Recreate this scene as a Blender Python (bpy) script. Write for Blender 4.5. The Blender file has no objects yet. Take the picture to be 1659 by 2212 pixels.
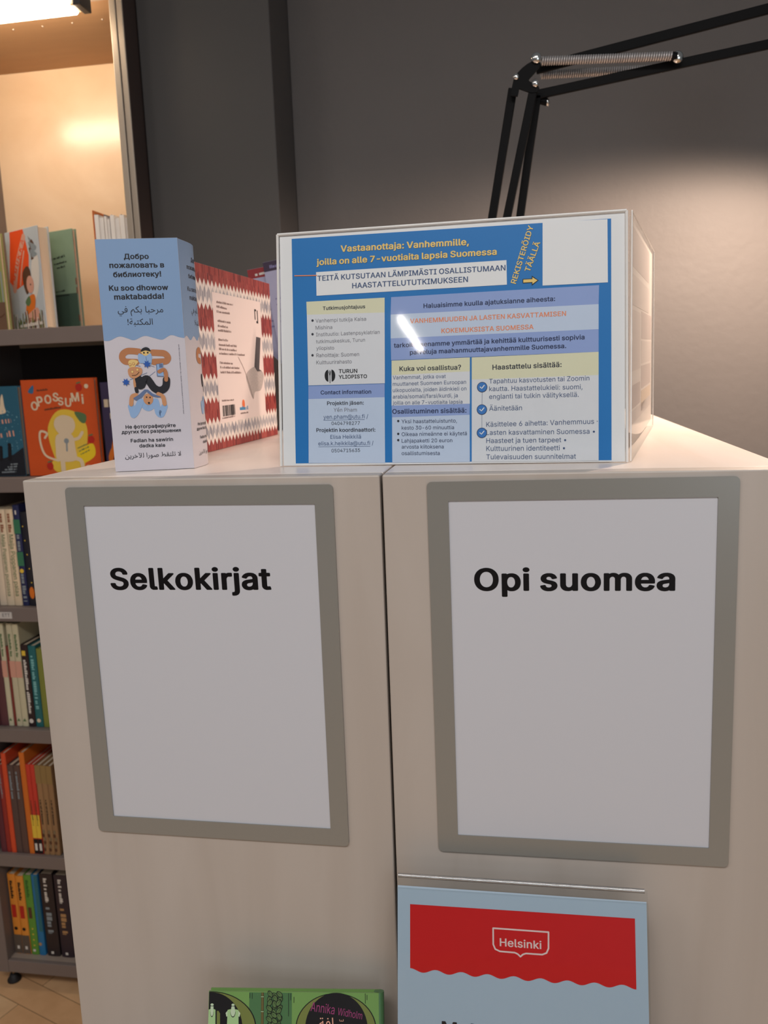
import bpy, bmesh, math, random
from mathutils import Vector, Matrix
from mathutils.geometry import tessellate_polygon

# ------------------------------------------------------------------ scene, camera, world, lights
SC = bpy.context.scene
COL = SC.collection
T = 1.43                      # height of the cabinet tops above the floor; z below is measured from there
SC.view_settings.view_transform = 'Standard'
SC.view_settings.look = 'None'
SC.view_settings.gamma = 1.0
SC.view_settings.use_curve_mapping = False
SC.view_settings.exposure = 0.0
SC.cycles.max_bounces = 8
SC.cycles.transparent_max_bounces = 12
SC.cycles.sample_clamp_indirect = 4.0
SC.cycles.caustics_reflective = False
SC.cycles.caustics_refractive = False
try:
    SC.cycles.use_denoising = True
except Exception:
    pass

def make_camera():
    yaw, pitch, roll = math.radians(9.7743), math.radians(9.6367), math.radians(-2.0994)
    cy, sy = math.cos(yaw), math.sin(yaw)
    f = Vector((-sy * math.cos(pitch), cy * math.cos(pitch), -math.sin(pitch)))
    r = Vector((cy, sy, 0)); u = r.cross(f)
    c, s = math.cos(roll), math.sin(roll)
    r2, u2 = c * r + s * u, -s * r + c * u
    cam = bpy.data.cameras.new('camera'); o = bpy.data.objects.new('camera', cam); COL.objects.link(o)
    m = Matrix.Identity(4)
    for i in range(3):
        m[i][0], m[i][1], m[i][2] = r2[i], u2[i], -f[i]
    m[0][3], m[1][3], m[2][3] = 0.4792, -0.6907, 0.0871 + T
    o.matrix_world = m
    cam.sensor_fit = 'VERTICAL'; cam.sensor_height = 24.0; cam.lens = 1789.72 / 2212 * 24.0
    cam.clip_start = 0.02
    cam.dof.use_dof = True; cam.dof.focus_distance = 0.76; cam.dof.aperture_fstop = 7.5
    SC.camera = o
make_camera()

w = bpy.data.worlds.new('world'); SC.world = w; w.use_nodes = True
w.node_tree.nodes['Background'].inputs[0].default_value = (0.93, 0.96, 1.0, 1)
w.node_tree.nodes['Background'].inputs[1].default_value = 0.125

def light(name, kind, loc, energy, color, rot=None, target=None, **kw):
    d = bpy.data.lights.new(name, kind); d.energy = energy; d.color = color
    for k, v in kw.items(): setattr(d, k, v)
    o = bpy.data.objects.new(name, d); COL.objects.link(o); o.location = (loc[0], loc[1], loc[2] + T)
    if target:
        o.rotation_euler = (Vector(target) - Vector(loc)).to_track_quat('-Z', 'Y').to_euler()
    elif rot: o.rotation_euler = rot
    return o

# the library's ceiling luminaires in front of the cabinets
light('ceiling_luminaire', 'AREA', (0.45, -1.35, 1.34), 30, (1.0, 0.97, 0.955), rot=(0, 0, 0), shape='RECTANGLE', size=1.3, size_y=0.5)
light('ceiling_luminaire', 'AREA', (-1.3, -1.5, 1.34), 14, (1.0, 0.92, 0.85), rot=(0, 0, 0), shape='RECTANGLE', size=0.5, size_y=1.2)
# daylight coming in from windows behind the viewer
light('window_daylight', 'AREA', (2.2, -3.6, 0.2), 20, (0.84, 0.93, 1.0), target=(0.4, 0, -0.2), shape='RECTANGLE', size=1.6, size_y=1.6)

# ------------------------------------------------------------------ materials
def lin(c):
    c /= 255.0
    return c / 12.92 if c <= 0.04045 else ((c + 0.055) / 1.055) ** 2.4
MATS = {}
def M(name, rgb, rough=0.5, spec=0.5, vary=0.05, scale=60.0, metal=0.0, bump=0.0, bscale=200.0, stretch=(1, 1, 1), coat=0.0):
    if name in MATS: return MATS[name]
    m = bpy.data.materials.new(name); m.use_nodes = True
    nt = m.node_tree; b = nt.nodes['Principled BSDF']
    c = [lin(v) for v in rgb]
    tc = nt.nodes.new('ShaderNodeTexCoord'); mp = nt.nodes.new('ShaderNodeMapping'); mp.inputs['Scale'].default_value = stretch
    n = nt.nodes.new('ShaderNodeTexNoise'); n.inputs['Scale'].default_value = scale; n.inputs['Detail'].default_value = 4
    mx = nt.nodes.new('ShaderNodeMix'); mx.data_type = 'RGBA'
    mx.inputs[6].default_value = (*[max(0, v * (1 - vary)) for v in c], 1)
    mx.inputs[7].default_value = (*[min(1, v * (1 + vary)) for v in c], 1)
    nt.links.new(tc.outputs['Object'], mp.inputs[0]); nt.links.new(mp.outputs[0], n.inputs['Vector'])
    nt.links.new(n.outputs[0], mx.inputs[0]); nt.links.new(mx.outputs[2], b.inputs['Base Color'])
    b.inputs['Roughness'].default_value = rough; b.inputs['Metallic'].default_value = metal
    b.inputs['Specular IOR Level'].default_value = spec; b.inputs['Coat Weight'].default_value = coat
    if bump:
        n2 = nt.nodes.new('ShaderNodeTexNoise'); n2.inputs['Scale'].default_value = bscale; n2.inputs['Detail'].default_value = 3
        bp = nt.nodes.new('ShaderNodeBump'); bp.inputs['Strength'].default_value = bump; bp.inputs['Distance'].default_value = 0.002
        nt.links.new(mp.outputs[0], n2.inputs['Vector'])
        nt.links.new(n2.outputs[0], bp.inputs['Height']); nt.links.new(bp.outputs[0], b.inputs['Normal'])
    MATS[name] = m
    return m

def emit(name, rgb, strength):
    m = bpy.data.materials.new(name); m.use_nodes = True
    b = m.node_tree.nodes['Principled BSDF']
    b.inputs['Base Color'].default_value = (*[lin(v) for v in rgb], 1)
    b.inputs['Emission Color'].default_value = (*[lin(v) for v in rgb], 1)
    b.inputs['Emission Strength'].default_value = strength
    return m

def wood(name, rgb, dark, rough, grain=(3, 40, 3), fac=0.6, spec=0.4, coat=0.0):
    """pale veneer: long soft grain streaks plus a fine fleck"""
    m = bpy.data.materials.new(name); m.use_nodes = True
    nt = m.node_tree; b = nt.nodes['Principled BSDF']
    tc = nt.nodes.new('ShaderNodeTexCoord'); mp = nt.nodes.new('ShaderNodeMapping'); mp.inputs['Scale'].default_value = grain
    n = nt.nodes.new('ShaderNodeTexNoise'); n.inputs['Scale'].default_value = 2.2; n.inputs['Detail'].default_value = 6; n.inputs['Distortion'].default_value = 1.2
    cr = nt.nodes.new('ShaderNodeValToRGB')
    cr.color_ramp.elements[0].position = 0.3; cr.color_ramp.elements[1].position = 0.7
    cr.color_ramp.elements[0].color = (*[lin(v) for v in dark], 1); cr.color_ramp.elements[1].color = (*[lin(v) for v in rgb], 1)
    nt.links.new(tc.outputs['Object'], mp.inputs[0]); nt.links.new(mp.outputs[0], n.inputs['Vector'])
    nt.links.new(n.outputs[0], cr.inputs[0]); nt.links.new(cr.outputs[0], b.inputs['Base Color'])
    b.inputs['Roughness'].default_value = rough; b.inputs['Specular IOR Level'].default_value = spec
    b.inputs['Coat Weight'].default_value = coat; b.inputs['Coat Roughness'].default_value = 0.25
    MATS[name] = m
    return m

def clear(name, tint=(0.97, 0.98, 0.98), refl=1.0, rough=0.03):
    """thin clear acrylic: see-through with a Fresnel sheen"""
    m = bpy.data.materials.new(name); m.use_nodes = True
    nt = m.node_tree
    for n in list(nt.nodes):
        if n.type == 'BSDF_PRINCIPLED': nt.nodes.remove(n)
    out = [n for n in nt.nodes if n.type == 'OUTPUT_MATERIAL'][0]
    tr = nt.nodes.new('ShaderNodeBsdfTransparent'); tr.inputs[0].default_value = (*tint, 1)
    gl = nt.nodes.new('ShaderNodeBsdfGlossy'); gl.inputs[0].default_value = (1, 1, 1, 1); gl.inputs['Roughness'].default_value = rough
    fr = nt.nodes.new('ShaderNodeFresnel'); fr.inputs[0].default_value = 1.49
    mu = nt.nodes.new('ShaderNodeMath'); mu.operation = 'MULTIPLY'; mu.inputs[1].default_value = refl
    mx = nt.nodes.new('ShaderNodeMixShader')
    nt.links.new(fr.outputs[0], mu.inputs[0]); nt.links.new(mu.outputs[0], mx.inputs[0])
    nt.links.new(tr.outputs[0], mx.inputs[1]); nt.links.new(gl.outputs[0], mx.inputs[2]); nt.links.new(mx.outputs[0], out.inputs[0])
    return m

# ------------------------------------------------------------------ mesh building
class MB:
    """collects shapes in scene coordinates (z from the cabinet top), builds ONE mesh object"""
    def __init__(self): self.v = []; self.f = []; self.m = []; self.s = []; self.mats = []
    def mi(self, mat):
        if mat not in self.mats: self.mats.append(mat)
        return self.mats.index(mat)
    def add(self, vs, fs, mat, smooth=False):
        o = len(self.v); k = self.mi(mat)
        self.v += [tuple(p) for p in vs]
        for f in fs:
            self.f.append([i + o for i in f]); self.m.append(k); self.s.append(smooth)
        return self
    def box(self, lo, hi, mat, bev=0.0, seg=2, xf=None):
        bm = bmesh.new(); bmesh.ops.create_cube(bm, size=1)
        for v in bm.verts:
            v.co = Vector([(lo[i] + hi[i]) / 2 + v.co[i] * (hi[i] - lo[i]) for i in range(3)])
        if bev: bmesh.ops.bevel(bm, geom=bm.edges[:], offset=bev, segments=seg, profile=0.5, affect='EDGES')
        bm.verts.index_update()
        vs = [(xf @ v.co) if xf else v.co.copy() for v in bm.verts]
        fs = [[v.index for v in f.verts] for f in bm.faces]; bm.free()
        return self.add(vs, fs, mat)
    def tube(self, pts, r, mat, seg=12, cap=True, xf=None):
        pts = [Vector(p) for p in pts]; rings = []; vs = []
        rr = r if isinstance(r, (list, tuple)) else [r] * len(pts)
        d0 = (pts[1] - pts[0]).normalized(); a = d0.orthogonal().normalized()
        for i, p in enumerate(pts):
            d = (pts[min(i + 1, len(pts) - 1)] - pts[max(i - 1, 0)])
            d = d.normalized() if d.length > 1e-9 else d0
            a = (a - d * a.dot(d)).normalized(); b = d.cross(a)
            for k in range(seg):
                t = 2 * math.pi * k / seg; vs.append(p + (a * math.cos(t) + b * math.sin(t)) * rr[i])
        fs = [[i * seg + k, i * seg + (k + 1) % seg, (i + 1) * seg + (k + 1) % seg, (i + 1) * seg + k] for i in range(len(pts) - 1) for k in range(seg)]
        if xf: vs = [xf @ q for q in vs]
        self.add(vs, fs, mat, True)
        if cap:
            n = len(pts) - 1
            self.add(vs[:seg], [list(range(seg))[::-1]], mat); self.add(vs[n * seg:], [list(range(seg))], mat)
        return self
    def lathe(self, prof, center, mat, seg=28, xf=None):
        """profile of (r, z) turned round z at center"""
        vs = []; n = len(prof)
        for r, z in prof:
            for k in range(seg):
                t = 2 * math.pi * k / seg; vs.append(Vector((r * math.cos(t), r * math.sin(t), z)))
        vs = [(xf @ q if xf else q) + Vector(center) for q in vs]
        fs = [[i * seg + k, i * seg + (k + 1) % seg, (i + 1) * seg + (k + 1) % seg, (i + 1) * seg + k] for i in range(n - 1) for k in range(seg)]
        return self.add(vs, fs, mat, True)
    def ball(self, c, r, mat, seg=14, sq=(1, 1, 1)):
        prof = [(max(1e-5, math.sin(math.pi * i / 8)) * r, -math.cos(math.pi * i / 8) * r) for i in range(9)]
        return self.lathe(prof, c, mat, seg, Matrix.Diagonal(sq))
    def prism(self, poly, origin, U, V, depth, mat):
        """closed polygon (u,v) in the plane origin+U,V, thickened by depth behind it"""
        origin, U, V = Vector(origin), Vector(U), Vector(V); N = U.cross(V)
        n = len(poly)
        vs = [origin + U * a + V * b for a, b in poly] + [origin + U * a + V * b - N * depth for a, b in poly]
        fs = [list(range(n)), list(range(2 * n - 1, n - 1, -1))] + [[i, i + n, (i + 1) % n + n, (i + 1) % n] for i in range(n)]
        return self.add(vs, fs, mat)
    def build(self, name, parent=None, loc=None):
        base = Vector(loc if loc is not None else (parent['_b'] if parent else (0, 0, 0)))
        me = bpy.data.meshes.new(name); me.from_pydata([tuple(Vector(p) - base) for p in self.v], [], self.f)
        for m in self.mats: me.materials.append(m)
        for p, k, s in zip(me.polygons, self.m, self.s): p.material_index = k; p.use_smooth = s
        me.update()
        o = bpy.data.objects.new(name, me); COL.objects.link(o)
        if parent is None: o.location = base + Vector((0, 0, T)); o['_b'] = tuple(base)
        else:
            o.parent = parent; o['_b'] = tuple(base)
        return o

def thing(name, label, cat, loc, group=None):
    o = bpy.data.objects.new(name, None); COL.objects.link(o); o.empty_display_size = 0.02
    o.location = (loc[0], loc[1], loc[2] + T); o['_b'] = tuple(loc)
    o['label'] = label; o['category'] = cat
    if group: o['group'] = group
    return o
def tag(o, label, cat, group=None):
    o['label'] = label; o['category'] = cat
    if group: o['group'] = group
    return o
def struct(o): o['kind'] = 'structure'; return o

# ------------------------------------------------------------------ printed sheets and lettering
AR = {'ا': 'FE8D FE8E', 'ب': 'FE8F FE90 FE91 FE92', 'ة': 'FE93 FE94', 'ت': 'FE95 FE96 FE97 FE98', 'ح': 'FEA1 FEA2 FEA3 FEA4',
      'خ': 'FEA5 FEA6 FEA7 FEA8', 'ر': 'FEAD FEAE', 'ص': 'FEB9 FEBA FEBB FEBC', 'ط': 'FEC1 FEC2 FEC3 FEC4', 'ف': 'FED1 FED2 FED3 FED4',
      'ق': 'FED5 FED6 FED7 FED8', 'ك': 'FED9 FEDA FEDB FEDC', 'ل': 'FEDD FEDE FEDF FEE0', 'م': 'FEE1 FEE2 FEE3 FEE4', 'ن': 'FEE5 FEE6 FEE7 FEE8',
      'و': 'FEED FEEE', 'ي': 'FEF1 FEF2 FEF3 FEF4', '\u0001': 'FEFB FEFC', '\u0002': 'FEF5 FEF6'}
AR = {k: [chr(int(x, 16)) for x in v.split()] for k, v in AR.items()}
def shape_arabic(s):
    s = s.replace('\u064b', '').replace('لا', '\u0001').replace('لآ', '\u0002')
    out = []
    for i, ch in enumerate(s):
        if ch not in AR: out.append(ch); continue
        prev = i > 0 and s[i - 1] in AR and len(AR[s[i - 1]]) == 4
        nxt = i + 1 < len(s) and s[i + 1] in AR and len(AR[ch]) == 4
        out.append(AR[ch][(3 if nxt else 1) if prev else (2 if nxt else 0)])
    return ''.join(out)[::-1]

GL = {}
def arabic_glyphs(txt):
    """Arabic needs joined letters: outline mesh from the built-in text object"""
    cu = bpy.data.curves.new('lettering', 'FONT'); cu.body = shape_arabic(txt); cu.size = 1; cu.fill_mode = 'FRONT'; cu.resolution_u = 3
    o = bpy.data.objects.new('lettering', cu); COL.objects.link(o)
    dg = bpy.context.evaluated_depsgraph_get(); dg.update()
    me = bpy.data.meshes.new_from_object(o.evaluated_get(dg))
    r = ([(v.co.x, v.co.y) for v in me.vertices], [list(p.vertices) for p in me.polygons])
    bpy.data.objects.remove(o); bpy.data.curves.remove(cu); bpy.data.meshes.remove(me)
    return r
def inside(p, loop):
    r = False
    for i in range(len(loop)):
        a, b = loop[i - 1], loop[i]
        if (a.y > p.y) != (b.y > p.y) and p.x < (b.x - a.x) * (p.y - a.y) / (b.y - a.y) + a.x: r = not r
    return r
def letter(ch, bold):
    """one letter of the grotesque face (regular, medium or bold outlines) as flat faces"""
    wt = 0 if bold < 0.009 else (18 if bold < 0.024 else 31)
    if ch not in FACE[wt]: wt = [k for k in FACE if ch in FACE[k]][0]
    if (ch, wt) in GL: return GL[(ch, wt)]
    parts = FACE[wt][ch].split(';'); loops = []
    for p in parts[1:]:
        n = [int(x) / 1000 for x in p.split()]; loops.append([Vector((n[i], n[i + 1])) for i in range(0, len(n), 2)])
    depth = [sum(inside(l[0], o) for o in loops if o is not l) for l in loops]
    vs, fs = [], []
    for k, (l, dp) in enumerate(zip(loops, depth)):
        if dp % 2: continue
        grp = [l] + [loops[q] for q in range(len(loops)) if depth[q] == dp + 1 and inside(loops[q][0], l)]
        o = len(vs); vs += [(p.x, p.y) for g in grp for p in g]
        fs += [[x + o for x in t] for t in tessellate_polygon([[Vector((p.x, p.y, 0)) for p in g] for g in grp])]
    GL[(ch, wt)] = (int(parts[0]) / 1000, vs, fs)
    return GL[(ch, wt)]
def glyphs(txt, bold):
    if any('\u0600' <= c <= '\u06ff' for c in txt): return arabic_glyphs(txt)
    vs, fs, x = [], [], 0.0
    for ch in txt:
        if ch == ' ': x += SPACE_W / 1000; continue
        adv, v, f = letter(ch, bold); k = len(vs)
        vs += [(p[0] + x, p[1]) for p in v]; fs += [[i + k for i in q] for q in f]; x += adv
    return vs, fs

def smooth_path(pts, n=6, closed=False):
    P = [Vector(p).to_2d() if len(p) > 2 else Vector(p) for p in pts]; out = []; k = len(P)
    rng = range(k if closed else k - 1)
    g = (lambda i: P[i % k]) if closed else (lambda i: P[min(max(i, 0), k - 1)])
    for i in rng:
        a, b, c, d = g(i - 1), g(i), g(i + 1), g(i + 2)
        for j in range(n):
            t = j / n
            out.append(0.5 * ((2 * b) + (c - a) * t + (2 * a - 5 * b + 4 * c - d) * t * t + (3 * b - a - 3 * c + d) * t ** 3))
    if not closed: out.append(P[-1])
    return out

class Sheet(MB):
    """print on a flat face: millimetres right (u) and up (v) of an origin, in thin ink layers"""
    def __init__(self, origin, U, V, lift=0.00013, base=0, mm=0.001):
        super().__init__(); self.o = Vector(origin); self.U = Vector(U).normalized(); self.V = Vector(V).normalized()
        self.N = self.U.cross(self.V); self.lift = lift; self.base = base; self.mm = mm
    def at(self, u, v, layer): return self.o + self.U * (u * self.mm) + self.V * (v * self.mm) + self.N * (self.lift * (self.base + layer))
    def tick(self, layer):                                 # every print lies a hair above the one before
        self.n_ = getattr(self, 'n_', 0) + 1
        return layer + 0.045 * (self.n_ % 20)
    def poly(self, pts, mat, layer=1):
        layer = self.tick(layer)
        area = sum(pts[i][0] * pts[(i + 1) % len(pts)][1] - pts[(i + 1) % len(pts)][0] * pts[i][1] for i in range(len(pts)))
        if area < 0: pts = list(pts)[::-1]
        self.add([self.at(p[0], p[1], layer) for p in pts], [list(range(len(pts)))], mat); return self
    def rect(self, u0, v0, u1, v1, mat, layer=1): return self.poly([(u0, v0), (u1, v0), (u1, v1), (u0, v1)], mat, layer)
    def disc(self, u, v, r, mat, layer=1, ry=None, n=20):
        ry = ry or r
        return self.poly([(u + r * math.cos(2 * math.pi * k / n), v + ry * math.sin(2 * math.pi * k / n)) for k in range(n)], mat, layer)
    def blob(self, pts, mat, layer=1): return self.poly([tuple(p) for p in smooth_path(pts, 5, True)], mat, layer)
    def stroke(self, pts, wd, mat, layer=1, smooth=True, cap=True):
        P = smooth_path(pts) if smooth and len(pts) > 2 else [Vector(p) for p in pts]
        L, R = [], []
        for i, p in enumerate(P):
            d = (P[min(i + 1, len(P) - 1)] - P[max(i - 1, 0)])
            d = d.normalized() if d.length else Vector((1, 0))
            n = Vector((-d.y, d.x)) * (wd / 2); L.append(p + n); R.append(p - n)
        layer = self.tick(layer)
        vs = [self.at(q[0], q[1], layer) for q in L + R]; k = len(P)
        self.add(vs, [[i, i + k, i + 1 + k, i + 1] for i in range(k - 1)], mat)
        if cap and wd > 0.6:
            for p, a, s in ((P[0], L[0], 1), (P[-1], L[-1], -1)):
                e = a - p; ang = math.atan2(e.y, e.x)
                self.add([self.at(p.x + wd / 2 * math.cos(ang + s * math.pi * q / 8), p.y + wd / 2 * math.sin(ang + s * math.pi * q / 8), layer) for q in range(9)], [list(range(9))], mat)
        return self
    def text(self, txt, u0, v0, u1, v1, mat, layer=2, bold=0.0, tall=1.0):
        vs, fs = glyphs(txt, bold); layer = self.tick(layer)
        if not vs: return self
        x0, x1 = min(v[0] for v in vs), max(v[0] for v in vs)
        d = Vector((u1 - u0, v1 - v0)); s = d.length / (x1 - x0); d.normalize(); n = Vector((-d.y, d.x))
        pts = [Vector((u0, v0)) + d * ((x - x0) * s) + n * (y * s * tall) for x, y in vs]
        self.add([self.at(p.x, p.y, layer) for p in pts], fs, mat); return self
    def scribble(self, u0, v0, u1, v1, h, mat, layer=2, seed=1, fill=0.8):
        """a line of print too small to read: a run of short strokes"""
        rnd = random.Random(seed); d = Vector((u1 - u0, v1 - v0)); Ln = d.length; d.normalize(); n = Vector((-d.y, d.x)); x = 0.0
        while x < Ln:
            wd = min(h * rnd.uniform(0.4, 0.9), Ln - x); hh = h * (1.0 if rnd.random() < 0.3 else 0.72)
            a = Vector((u0, v0)) + d * x
            self.poly([tuple(a), tuple(a + d * wd * fill), tuple(a + d * wd * fill + n * hh), tuple(a + n * hh)], mat, layer)
            x += wd + (h * 0.5 if rnd.random() < 0.18 else 0.0)
        return self
X, Y, Z = Vector((1, 0, 0)), Vector((0, 1, 0)), Vector((0, 0, 1))

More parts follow.
